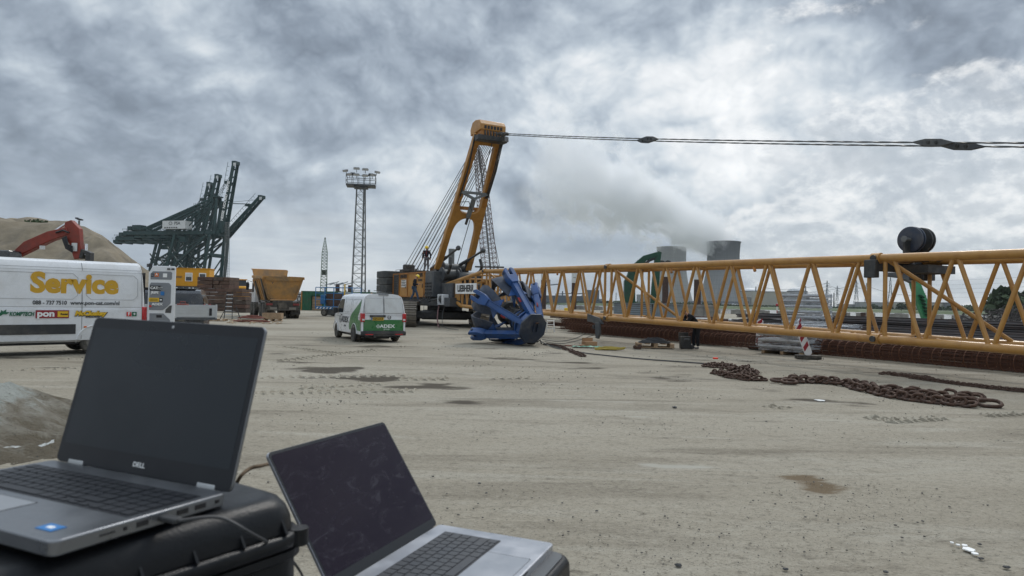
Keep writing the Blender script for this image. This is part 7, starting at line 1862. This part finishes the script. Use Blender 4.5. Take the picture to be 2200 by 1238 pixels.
# ================================================================== QUAY SIDE, behind the rebar
def pile(px0, px1, ytop, ybot, d, label, m_=None, cap=None, z0=-5):
    w = (px1-px0)/F_PX*d; pxm = (px0+px1)/2; t = thing('mooring_pile', label, 'mooring pile', ((pxm-CX)/F_PX*d, d, 0), 0, 'tubular steel mooring piles')
    zt = P(pxm, ytop, d).z; MB().tube((0, 0, z0), (0, 0, zt), w/2, 18).build('tube', m_ or M['corten'], t)
    if cap: zc = P(pxm, cap, d).z; MB().tube((0, 0, zc), (0, 0, zt+.02), w/2+.04, 18).build('white_band', M['white2'], t); MB().box((0, -w/2-.03, (zc+zt)/2), (w*.5, .05, .12)).build('number_mark', M['textgrey'], t)
    return t
pile(1162, 1174, 586, 665, 160, 'brown mooring pile with a white top directly right of the blue grab', cap=602)
pile(1228, 1239, 586, 658, 170, 'brown mooring pile with a white top, second from the blue grab', cap=608)
pile(1423, 1436, 562, 700, 150, 'tall dark brown mooring pile in front of the left cooling tower', cap=595)
pile(1491, 1506, 578, 690, 150, 'dark brown mooring pile with white top between the two cooling towers', cap=601)
pile(962, 975, 535, 620, 95, 'grey brown tube standing behind the back-stops of the yellow crane', MT, z0=0)
for k, (px, w, yt, d) in enumerate(((1814, 10, 664, 125), (1855, 10, 672, 125), (1963, 9, 672, 120), (2098, 11, 671, 118))):
    pile(px-w/2, px+w/2, yt, 690, d, ['rusty sheet pile stub left of the boom joint', 'short rusty pile stub just left of the boom joint', 'rusty pile stub left of the green arm foot', 'rusty pile stub near the scrap heap on the right'][k])
# long concrete kerb walls and blocks
CN = M['concrete']; rnd = random.Random(21)
def cblock(px, py, d, size, label, rz=0, m_=CN):
    t = MB().box((0, 0, size[2]/2), size).build('concrete_block', m_, bevel=.06); q = P(px, py, d); t.location = (q.x, q.y, 0); t.rotation_euler = (0, 0, rz)
    return tag(t, label, 'concrete block', 'concrete blocks along the quay')
ea = math.atan2(61, -68)
for k in range(34):
    u = k/33; y = 60+u*112; x = edge_x(y)-4-rnd.uniform(0, 1.0)
    if x/y*F_PX+CX > 2350 or x/y < .02: continue
    o = MB().box((0, 0, .45), (3.1, 1.0, .9)).box((0, 0, .95), (1.2, .5, .1)).build('concrete_block', CN, bevel=.06); o.location = (x, y, 0); o.rotation_euler = (0, 0, ea+rnd.uniform(-.06, .06))
    tag(o, 'grey concrete quay block in the long row along the water', 'concrete block', 'concrete quay blocks in the row along the water')
whites = [(1508, 676, 62, 'white patched block directly behind the bending worker'), (1640, 688, 60, 'white speckled concrete block left of the wrapped sheets'), (1585, 681, 60, 'pale slab left of the speckled white block'), (1602, 690, 56, 'pale concrete slab lying flat near the upright barrier board'), (1660, 682, 64, 'pale block just behind the speckled white block')]
for px, py, d, lb in whites: cblock(px, py, d, (1.5, .6, .62), lb, .1, M['white2'])
for k in range(46):
    px = rnd.uniform(1190, 2230); d = rnd.uniform(54, 78) if px > 1500 else rnd.uniform(58, 100); q = P(px, 660, d)
    if k % 3 == 0: o = MB().box((0, 0, .25), (rnd.uniform(1.5, 4), .4, .5)).build('timber_baulk', M['timber'], bevel=.03); lb, ct, gp = 'dark timber baulk lying among the clutter behind the bar rows', 'timber baulk', 'timber baulks behind the bar rows'
    elif k % 3 == 1: o = MB().box((0, 0, .35), (rnd.uniform(.8, 2), .8, rnd.uniform(.5, .8))).build('concrete_slab', CN, bevel=.05); lb, ct, gp = 'grey concrete slab among the clutter behind the bar rows', 'slab', 'concrete slabs behind the bar rows'
    else: o = MB().tube((-rnd.uniform(1, 3), 0, .3), (rnd.uniform(1, 3), 0, .3), .28, 12).build('steel_pipe', M['corten']); lb, ct, gp = 'rust brown steel pipe among the clutter behind the bar rows', 'pipe', 'steel pipes behind the bar rows'
    o.location = (q.x, d, 0); o.rotation_euler = (0, 0, rnd.uniform(-.4, .2)); tag(o, lb, ct, gp)
cblock(1220, 668, 95, (1.0, .8, 1.0), 'small yellow box between the mooring piles seen through the boom', 0, M['tyellow'])
# corrugated container / sheet stack behind the boom
q = P(1318, 683, 62); q.z = 0; KC = thing('corrugated_container', 'blue grey container with horizontal ribbed sheets below the green excavator boom', 'container', q, R(-6))
w1, w2, hk_ = 3.4, 2.8, 1.42+.35
for k in range(9): MB().box((w1/2, 0, .12+k*.19), (w1, .06, .15)).build('sheet', M['galvbox'], KC, bevel=.01)
MB().box((w1/2, .65, hk_/2), (w1-.1, 1.2, hk_)).build('core', M['dgrey'], KC)
for k in range(14): MB().box((w1+.2+.2*k, .05, hk_/2), (.15, .07, hk_-.05)).build('wall_rib', M['galvbox'], KC)
MB().box((w1+w2/2+.1, .8, hk_/2), (w2, 1.5, hk_)).build('wall', M['galvbox'], KC); MB().box(((w1+w2)/2, .7, hk_+.04), (w1+w2+.2, 1.7, .06)).build('roof', M['galvbox'], KC)
GCN = thing('grey_gate_box', 'pale concrete quay wall section below the two cooling towers', 'wall', P(1480, 680, 88), R(-8)); GCN.location.z = 0
MB().box((0, 0, .9), (7.2, .8, 1.8)).build('wall', M['concrete'], GCN, bevel=.04)
for k in range(6): MB().tube((-3+1.2*k, -.5, 0), (-3+1.2*k, -.5, 1.9), .03, 5).build('rail_post', MT, GCN)
MB().tube((-3, -.5, 1.5), (3, -.5, 1.5), .03, 5).build('rail', MT, GCN)
# marker pole with red and white bands
q = P(1669, 690, 75); MP = thing('marker_pole', 'thin red and white banded marker pole behind the speckled block', 'marker pole', (q.x, 75, 0))
for k in range(5): MB().tube((0, 0, .35*k), (0, 0, .35*k+.35), .05, 8).build('band', M['signred'] if k % 2 else M['twhite'], MP)
MB().ball((0, 0, 1.95), .16, 8).build('topmark', M['signred'], MP)
# scrap heap at the right
mb = MB(); rnd = random.Random(77); msc = mat('scrap steel', (.075, .068, .065), .8, var=.5, scale=.8)
ce = P(2190, 690, 78); 
for k in range(900):
    a = rnd.gauss(0, 5.2); b_ = rnd.gauss(0, 2.5); h = max(0, 3.5-abs(a)*.34-abs(b_)*.4)
    c = V(ce.x+a+1.5, ce.y+b_, rnd.uniform(0, max(.2, h))); l = rnd.uniform(.3, 1.5); d = V(rnd.uniform(-1, 1), rnd.uniform(-1, 1), rnd.uniform(-.7, .7)).normalized()
    if k % 4: mb.bar(c, c+d*l, rnd.uniform(.03, .10), rnd.uniform(.03, .3))
    else: mb.path([c+V(l*.4*math.cos(q_), l*.2*math.sin(q_), l*.4*math.sin(q_+.5)) for q_ in np.linspace(0, 5, 8)], .03, 4)
tag(mb.build('scrap_heap', msc, smooth=0), kind='stuff')
# far left quay details between the piles
for k, (px, yb, d) in enumerate([(1262, 641, 420), (1457/1, 640, 900)]):
    pass
mb = MB()
for k in range(60):
    t = k/59; q = V(-240+t*430, 1700+rnd.uniform(0, 200)-t*250, 0)
    h = rnd.choice((6, 8, 12, 16)) if k % 3 else rnd.uniform(14, 30)
    if k % 5 == 0: mb.bar((q.x, q.y, 0), (q.x, q.y, h*1.8), 3); mb.bar((q.x-18, q.y, h*1.3), (q.x+20, q.y, h*1.45), 2.4); mb.bar((q.x+20, q.y, h*1.4), (q.x+34, q.y, h*2.6), 2)
    else: mb.box((q.x, q.y, h/2), (rnd.uniform(15, 40), 20, h))
o = mb.build('harbour_skyline', mat('far harbour blue grey', (.10, .12, .14), .9), smooth=0); tag(o, kind='stuff')

ORD = ['first', 'second', 'third', 'fourth', 'fifth', 'sixth', 'seventh', 'eighth', 'ninth', 'tenth', 'eleventh', 'twelfth', 'thirteenth', 'fourteenth', 'fifteenth', 'sixteenth', 'seventeenth', 'eighteenth', 'nineteenth', 'twentieth', 'twenty-first', 'twenty-second', 'twenty-third', 'twenty-fourth', 'twenty-fifth', 'twenty-sixth']
for gp, fmt in (('timber baulks behind the bar rows', 'dark timber baulk behind the bar rows, {} of the baulks counted from the left'), ('concrete slabs behind the bar rows', 'grey concrete slab behind the bar rows, {} of the slabs counted from the left'),
                ('steel pipes behind the bar rows', 'rust brown pipe behind the bar rows, {} of the pipes counted from the left'), ('concrete quay blocks in the row along the water', 'grey block in the long row along the water, {} counted from the left')):
    L = sorted([o for o in C.objects if o.get('group') == gp], key=lambda o: o.location.x/o.location.y)
    for o, w in zip(L, ORD): o['label'] = fmt.format(w)
# ================================================================== FOREGROUND: laptops on cases
mkeys = mat('laptop keys', (.018, .020, .025), .5, var=.1); mkeys2 = mat('dark silver laptop keys', (.045, .047, .052), .38, var=.08)
msil = mat('dark aluminium laptop shell', (.20, .21, .225), .36, metal=.75, var=.03, scale=6); msil2 = mat('silver grey aluminium', (.46, .475, .51), .36, metal=.8, var=.025, scale=6)
mbez = mat('laptop bezel', (.012, .014, .018), .35, var=.1, spec=.35); mpad = mat('touchpad glass', (.36, .37, .385), .3, metal=.6, var=.02)
mscr = mat('matt switched off screen', (.011, .016, .022), .34, var=.05, spec=.42); 
def glossy_screen():
    mt = bpy.data.materials.new('glossy dusty screen'); mt.use_nodes = True; n = NT(mt.node_tree); b = mt.node_tree.nodes['Principled BSDF']
    tc = n.new('ShaderNodeTexCoord').outputs['Object']
    sm = n.noise(n.mapping(tc, rot=(0, 0, .4), scale=(1, 2.2, 1)), 14, 7, .68, 1.2); sp_ = n.noise(tc, 60, 5, .7)
    wv = n.new('ShaderNodeTexWave', wave_type='BANDS', bands_direction='Z'); wv.inputs['Scale'].default_value = 38; n.link(tc, wv.inputs['Vector'])
    col = n.mix(n.math('MULTIPLY', n.maprange(sm, .50, .72), .55), (.010, .005, .013), (.045, .042, .056))
    col = n.mix(n.math('MULTIPLY', n.maprange(sp_, .62, .72), .35), col, (.10, .10, .11))
    col = n.mix(n.math('MULTIPLY', wv.outputs[1], .25), col, (.028, .014, .030))
    n.link(col, b.inputs['Base Color']); n.link(n.maprange(sm, .4, .7, .10, .34), b.inputs['Roughness']); b.inputs['Specular IOR Level'].default_value = .22
    return mt
mscr2 = glossy_screen()
mcase = mat('black moulded plastic case', (.006, .007, .009), .36, var=.15, bump=.12, bscale=260, dirt=(.03, .03, .03), dirtamt=.3, dirtscale=9, spec=.25)
def rrect(w, h, r, n_=5, cx0=0, cy0=0):
    pts = []
    for (sx, sy, a0) in ((1, 1, 0), (-1, 1, 90), (-1, -1, 180), (1, -1, 270)):
        for k in range(n_+1): a = R(a0+90*k/n_); pts.append((cx0+sx*(w/2-r)+r*math.cos(a), cy0+sy*(h/2-r)+r*math.sin(a)))
    return pts
def laptop(name, label, W, D, S, rotv, T, ang, kind):
    t = thing(name, label, 'laptop'); 
    th = Vector(rotv).length; t.matrix_world = Matrix.Translation(T) @ Matrix.Rotation(th, 4, Vector(rotv).normalized())
    dell = kind == 'a'; sh = msil if dell else msil2; bt = .017 if dell else .015
    Mb = Matrix.Translation((0, -D/2, -bt))
    base = MB().prism(rrect(W, D, .011), bt, Mb, h0=.0).build('base', sh, t, bevel=.0022, seg=3)
    for s_ in (-1, 1):
        for y in (-.03, -D+.03): MB().box((s_*(W/2-.03), y, -bt-.0015), (.03, .01, .003)).build('rubber_foot', mkeys, t)
    # keyboard well and keys
    if dell: kx0, kx1, ky0, ky1 = -.165, .165, -.036, -.137
    else: kx0, kx1, ky0, ky1 = -.139, .139, -.036, -.150
    kb = MB().prism(rrect(kx1-kx0+.006, ky0-ky1+.006, .003), .0004, Matrix.Translation(((kx0+kx1)/2, (ky0+ky1)/2, 0)), h0=.0001).build('keyboard', mkeys, t)
    rows_ = 6; rh = (ky0-ky1)/rows_
    def key(x0, x1, r_, half=None):
        y1_, y0_ = ky0-r_*rh, ky0-(r_+1)*rh; g_ = .0012
        if half == 't': y0_ = (y0_+y1_)/2
        if half == 'b': y1_ = (y0_+y1_)/2
        k_ = MB().prism(rrect(x1-x0-2*g_, y1_-y0_-2*g_, .0018, 2), .0018, Matrix.Translation(((x0+x1)/2, (y0_+y1_)/2, 0)), h0=.0005).build('key', mkeys2 if not dell else mkeys, kb)
        return k_
    main = kx1-.075 if dell else kx1
    u = (main-kx0)/14.5
    lay = [[1]*12+[2.5] if dell else [1.5]+[1.0]*12+[1.0], [1]*13+[1.5], [1.5]+[1]*12+[1], [1.8]+[1]*11+[1.7], [2.2]+[1]*10+[2.3], [1.2, 1, 1, 1.25, 5.2, 1.25, 1]]
    for r_, row in enumerate(lay):
        x = kx0; tot = sum(row); rowend = main
        if r_ == 5: rowend = main-3*u
        sc_ = (rowend-kx0)/tot
        for w in row: key(x, x+w*sc_, r_); x += w*sc_
    for k in range(3):
        if k == 1: key(main-2*u, main-u, 5, 't'); key(main-2*u, main-u, 5, 'b')
        else: key(main-(3-k)*u, main-(2-k)*u, 5, None if not dell else 'b')
    if dell:
        for r_ in range(6):
            for k in range(4): key(main+.002+k*.0183, main+.002+(k+1)*.0183, r_)
    # touchpad
    pw, ph = (.115, .067) if dell else (.155, .090)
    px_ = -.028 if dell else 0
    MB().prism(rrect(pw, ph, .004), .0003, Matrix.Translation((px_, -D+.012+ph/2, 0)), h0=.00005).build('touchpad', mpad if dell else mat('silver touchpad', (.43, .445, .475), .32, metal=.75, var=.02), t)
    MB().path([V(px_-pw/2, -D+.012+ph, .0002), V(px_+pw/2, -D+.012+ph, .0002), V(px_+pw/2, -D+.012, .0002), V(px_-pw/2, -D+.012, .0002)], .0004, 4, closed=True).build('touchpad_gap', mbez, t)
    if dell:
        MB().box((W/2-.045, -D+.028, .0004), (.026, .018, .0006)).build('blue_sticker', M['tblue'], t); MB().box((W/2-.045, -D+.028, .0008), (.010, .006, .0004)).build('sticker_print', M['twhite'], t)
        ports = [(-.018, .006, .004), (-.045, .016, .006), (-.072, .016, .006), (-.128, .015, .006), (-.150, .004, .004), (-.172, .018, .0015)]
        for y, l, h in ports: MB().box((W/2+.0004, y, -.008), (.0012, l, h)).build('port', M['black'], t)
    else:
        for y, l, h in [(-.05, .014, .0045), (-.08, .009, .003), (-.11, .026, .002)]: MB().box((W/2+.0004, y, -.007), (.0012, l, h)).build('port', M['black'], t)
        MB().box((0, -D-.0003, -.003), (.06, .001, .003)).build('opening_notch', mbez, t)
    # lid
    lid = part_empty('lid', t); ca, sa = math.cos(ang), math.sin(ang)
    Ml = Matrix.Identity(4); yv = V(0, -ca, sa); xv = V(1, 0, 0); zv = xv.cross(yv)
    for i in range(3): Ml[i][0] = xv[i]; Ml[i][1] = yv[i]; Ml[i][2] = zv[i]
    Ml = Matrix.Translation((0, .004, -.002)) @ Ml; lid.matrix_local = Ml
    lt = .0055
    sgn = 1 if zv.y < 0 else -1                                # face that looks at the keyboard
    z_in = 0; z_out = -sgn*lt
    pr = rrect(W, S, .009, 6, 0, S/2)
    MB().prism(pr, max(z_in, z_out), None, h0=min(z_in, z_out)).build('shell', sh, lid, bevel=.0012)
    MB().prism(rrect(W-.0014, S-.0014, .0085, 6, 0, S/2), sgn*.0006 if sgn > 0 else -.0001, None, h0=.0001 if sgn > 0 else -.0006).build('bezel', mbez, lid)
    z2 = sgn*.0009
    if dell: sc2 = rrect(W-.018, S-.046, .002, 3, 0, .029+(S-.046)/2)
    else: sc2 = rrect(W-.010, S-.022, .006, 4, 0, .016+(S-.022)/2)
    MB().prism(sc2, max(z2, sgn*.0007), None, h0=min(z2, sgn*.0007)).build('screen', mscr if dell else mscr2, lid)
    if dell:
        MB().tube((0, S-.0085, 0), (0, S-.0085, sgn*.0014), .0022, 12).build('webcam', M['alu'], lid)
        Mt = Matrix.Translation((0, .0145, sgn*.0011)) 
        Mt = Mt if sgn > 0 else Mt @ Matrix.Rotation(math.pi, 4, 'Y')
        text('DELL', .0095, M['twhite'], lid, Mt, ex=.0002, bold=.0002, xs=1.15)
        for s_ in (-1, 1): MB().box((s_*(W/2-.045), .002, -.004*sgn), (.035, .010, .010)).build('hinge', M['alu'], lid, bevel=.002)
    else:
        MB().box((0, .001, -.004*sgn), (W-.03, .008, .008)).build('hinge', mbez, lid, bevel=.002)
    return t
LA_ = laptop('laptop', 'larger dark grey laptop with matt screen and number pad standing on the black hard case', .357, .233, .228, (-.0259, .0181, -.4047), (-.5385, .989, 1.5391), 1.7877, 'a')
LB_ = laptop('laptop', 'silver laptop with glossy smudged black screen standing on the flat black case', .3557, .248, .240, (.0004, .0146, 1.1927), (-.2053, 1.2411, 1.3431), 2.1733, 'b')
# ---- hard case under the first laptop
u_ = V(.568, .823, 0).normalized(); v_ = V(-.823, .568, 0).normalized()
zt_ = 1.518; cnr = G(652, 1062, zt_); Lc, Wc = .47, .42
HC = thing('hard_case', 'black ribbed plastic hard case carrying the larger laptop', 'hard case')
Mc = frame(cnr-u_*(Lc/2)+v_*(Wc/2), u_, v_); HC.matrix_world = Mc               # local x along the case, y away from the right flank, z up
def rr_ring(w, h, r, z, n_=6): return [V(a, b_, z) for a, b_ in rrect(w, h, r, n_)]
rings = [rr_ring(Lc+.008, Wc+.008, .05, -.046), rr_ring(Lc+.004, Wc+.004, .05, -.030), rr_ring(Lc-.006, Wc-.006, .048, -.016), rr_ring(Lc-.022, Wc-.022, .044, -.006), rr_ring(Lc-.042, Wc-.042, .038, -.001), rr_ring(Lc-.06, Wc-.06, .035, 0)]
MB().loft(rings).build('lid', mcase, HC, smooth=50)
MB().loft([rr_ring(Lc+.020, Wc+.020, .055, -.068), rr_ring(Lc+.026, Wc+.026, .055, -.065), rr_ring(Lc+.026, Wc+.026, .055, -.052), rr_ring(Lc+.020, Wc+.020, .055, -.048)]).build('lid_rim', mcase, HC, smooth=50)
MB().loft([rr_ring(Lc+.020, Wc+.020, .05, -.335), rr_ring(Lc+.014, Wc+.014, .05, -.085), rr_ring(Lc+.024, Wc+.024, .05, -.081), rr_ring(Lc+.024, Wc+.024, .05, -.070)]).build('shell', mcase, HC, smooth=50)
for k in range(7): MB().bar((-.19+.065*k, -Wc/2-.009, -.048), (-.19+.065*k, -Wc/2+.004, -.030), .0035, .008).build('rib', mcase, HC)
for x in (-.14, ): 
    l_ = MB().box((x, -Wc/2-.020, -.072), (.06, .016, .05)).build('latch', mcase, HC, bevel=.004); MB().box((x, -Wc/2-.029, -.082), (.04, .008, .03)).build('latch_tab', mcase, l_, bevel=.003)
MB().tube((Lc/2-.004, -Wc/2+.004, -.070), (Lc/2-.004, -Wc/2+.004, -.047), .014, 16).build('corner_lug', mcase, HC)
MB().box((Lc/2-.10, .02, .0015), (.012, Wc*.8, .004)).build('raised_rib', mcase, HC, bevel=.0015); MB().box((Lc/2-.020, .05, .003), (.02, .12, .008)).build('raised_rib', mcase, HC, bevel=.002)
for s_ in (-1, 1): MB().path([(Lc/2+.018, s_*.06, -.14), (Lc/2+.045, s_*.05, -.15), (Lc/2+.045, 0, -.15)], .008, 6).build('handle', mcase, HC)
# second black case under the laptop's left front
zt2 = 1.498
H2 = thing('hard_case', 'second black case at the lower left corner under the front of the larger laptop', 'hard case')
c2 = G(60, 1215, 1.49); M2 = frame(V(-.80, .66, zt2), V(.92, -.39, 0), V(.39, .92, 0)); H2.matrix_world = M2
MB().loft([rr_ring(.50, .20, .03, -.06), rr_ring(.50, .20, .03, -.02), rr_ring(.47, .17, .03, 0)]).build('lid', mcase, H2, smooth=50); MB().loft([rr_ring(.52, .22, .035, -.08), rr_ring(.52, .22, .035, -.065)]).build('lid_rim', mcase, H2); MB().loft([rr_ring(.5, .2, .03, -.317), rr_ring(.5, .2, .03, -.085)]).build('shell', mcase, H2)
for k in range(5): MB().box((-.2+.1*k, -.105, -.045), (.004, .012, .03)).build('rib', mcase, H2)
# ---- flat case under the silver laptop
a1 = V(.369, .929, 0).normalized(); b1 = V(.929, -.369, 0).normalized()
zt3 = 1.326; c3 = G(1232, 1188, zt3)
FC = thing('flat_case', 'flat black case with rounded edges under the silver laptop', 'case'); Mf = frame(c3-a1*.26-b1*.16, a1, -b1); FC.matrix_world = Mf
mflat = mat('dark grey flat case top', (.10, .105, .11), .42, var=.06, metal=.3)
MB().loft([rr_ring(.52, .32, .03, -.148), rr_ring(.525, .325, .03, -.06), rr_ring(.52, .32, .03, -.012), rr_ring(.51, .31, .028, -.003), rr_ring(.50, .30, .026, -.001)]).build('shell', mcase, FC, smooth=50)
MB().prism(rrect(.495, .295, .024), .0015, None, h0=-.0005).build('top_plate', mflat, FC)
# ---- table
zt4 = 1.178; tbc = c3-a1*.03-b1*.04
tb = thing('work_table', 'grey topped table standing under the black cases', 'table'); tb.matrix_world = frame(V(tbc.x, tbc.y, 0)-a1*.65-b1*.6, a1, -b1)
MB().box((0, 0, zt4-.02), (1.3, 1.2, .04)).build('table_top', mat('light grey laminate', (.42, .43, .43), .5, var=.04), tb, bevel=.006)
for x in (-.6, .6):
    for y in (-.55, .55): MB().box((x, y, (zt4-.04)/2), (.05, .05, zt4-.04)).build('leg', M['dgrey'], tb)
for y in (-.55, .55): MB().box((0, y, .35), (1.15, .03, .04)).build('stretcher', M['dgrey'], tb)
# ---- cables
def smooth_path(P3, n_=10):
    out = []
    for i in range(len(P3)-1):
        p0, p1_, p2, p3 = P3[max(i-1, 0)], P3[i], P3[i+1], P3[min(i+2, len(P3)-1)]
        for u in np.linspace(0, 1, n_+1)[:-1]: out.append(.5*((2*p1_)+(p2-p0)*u+(2*p0-5*p1_+4*p2-p3)*u*u+(3*p1_-p0-3*p2+p3)*u**3))
    return out+[P3[-1]]
LW = LA_.matrix_world if False else Matrix.Translation((-.5385, .989, 1.5391)) @ Matrix.Rotation(Vector((-.0259, .0181, -.4047)).length, 4, Vector((-.0259, .0181, -.4047)).normalized())
pl0 = LW @ V(.357/2, -.101, -.008); pd_ = (LW.to_3x3() @ V(1, 0, 0)).normalized()
UC = thing('usb_cable', 'black usb cable plugged into the side of the larger laptop and hanging over the case', 'cable')
Mp = frame(pl0, pd_, Z); o = MB().box((.012, 0, 0), (.030, .007, .013)).build('plug', M['blackpl'], UC, bevel=.002); o.matrix_local = Mp
s0 = pl0+pd_*.026
pts = [s0, G(470, 1112, 1.525), G(540, 1146, 1.50), G(598, 1180, 1.44), G(634, 1212, 1.38), G(655, 1255, 1.28), G(660, 1330, 1.19)]
MB().path(smooth_path(pts), .0021, 8).build('cord', M['cable'], UC)
CBm = mat('brown braided cable', (.14, .095, .055), .8, var=.3, scale=300)
pts = [G(500, 1062, 1.45), G(514, 1028, 1.49), G(535, 1008, 1.50), G(560, 1001, 1.50), G(590, 998, 1.48), G(640, 1015, 1.40), G(700, 1100, 1.30), G(720, 1180, 1.20)]
tag(MB().path(smooth_path(pts), .0033, 8).build('braided_cable', CBm), 'brown braided cable looping behind the case towards the silver laptop', 'cable')
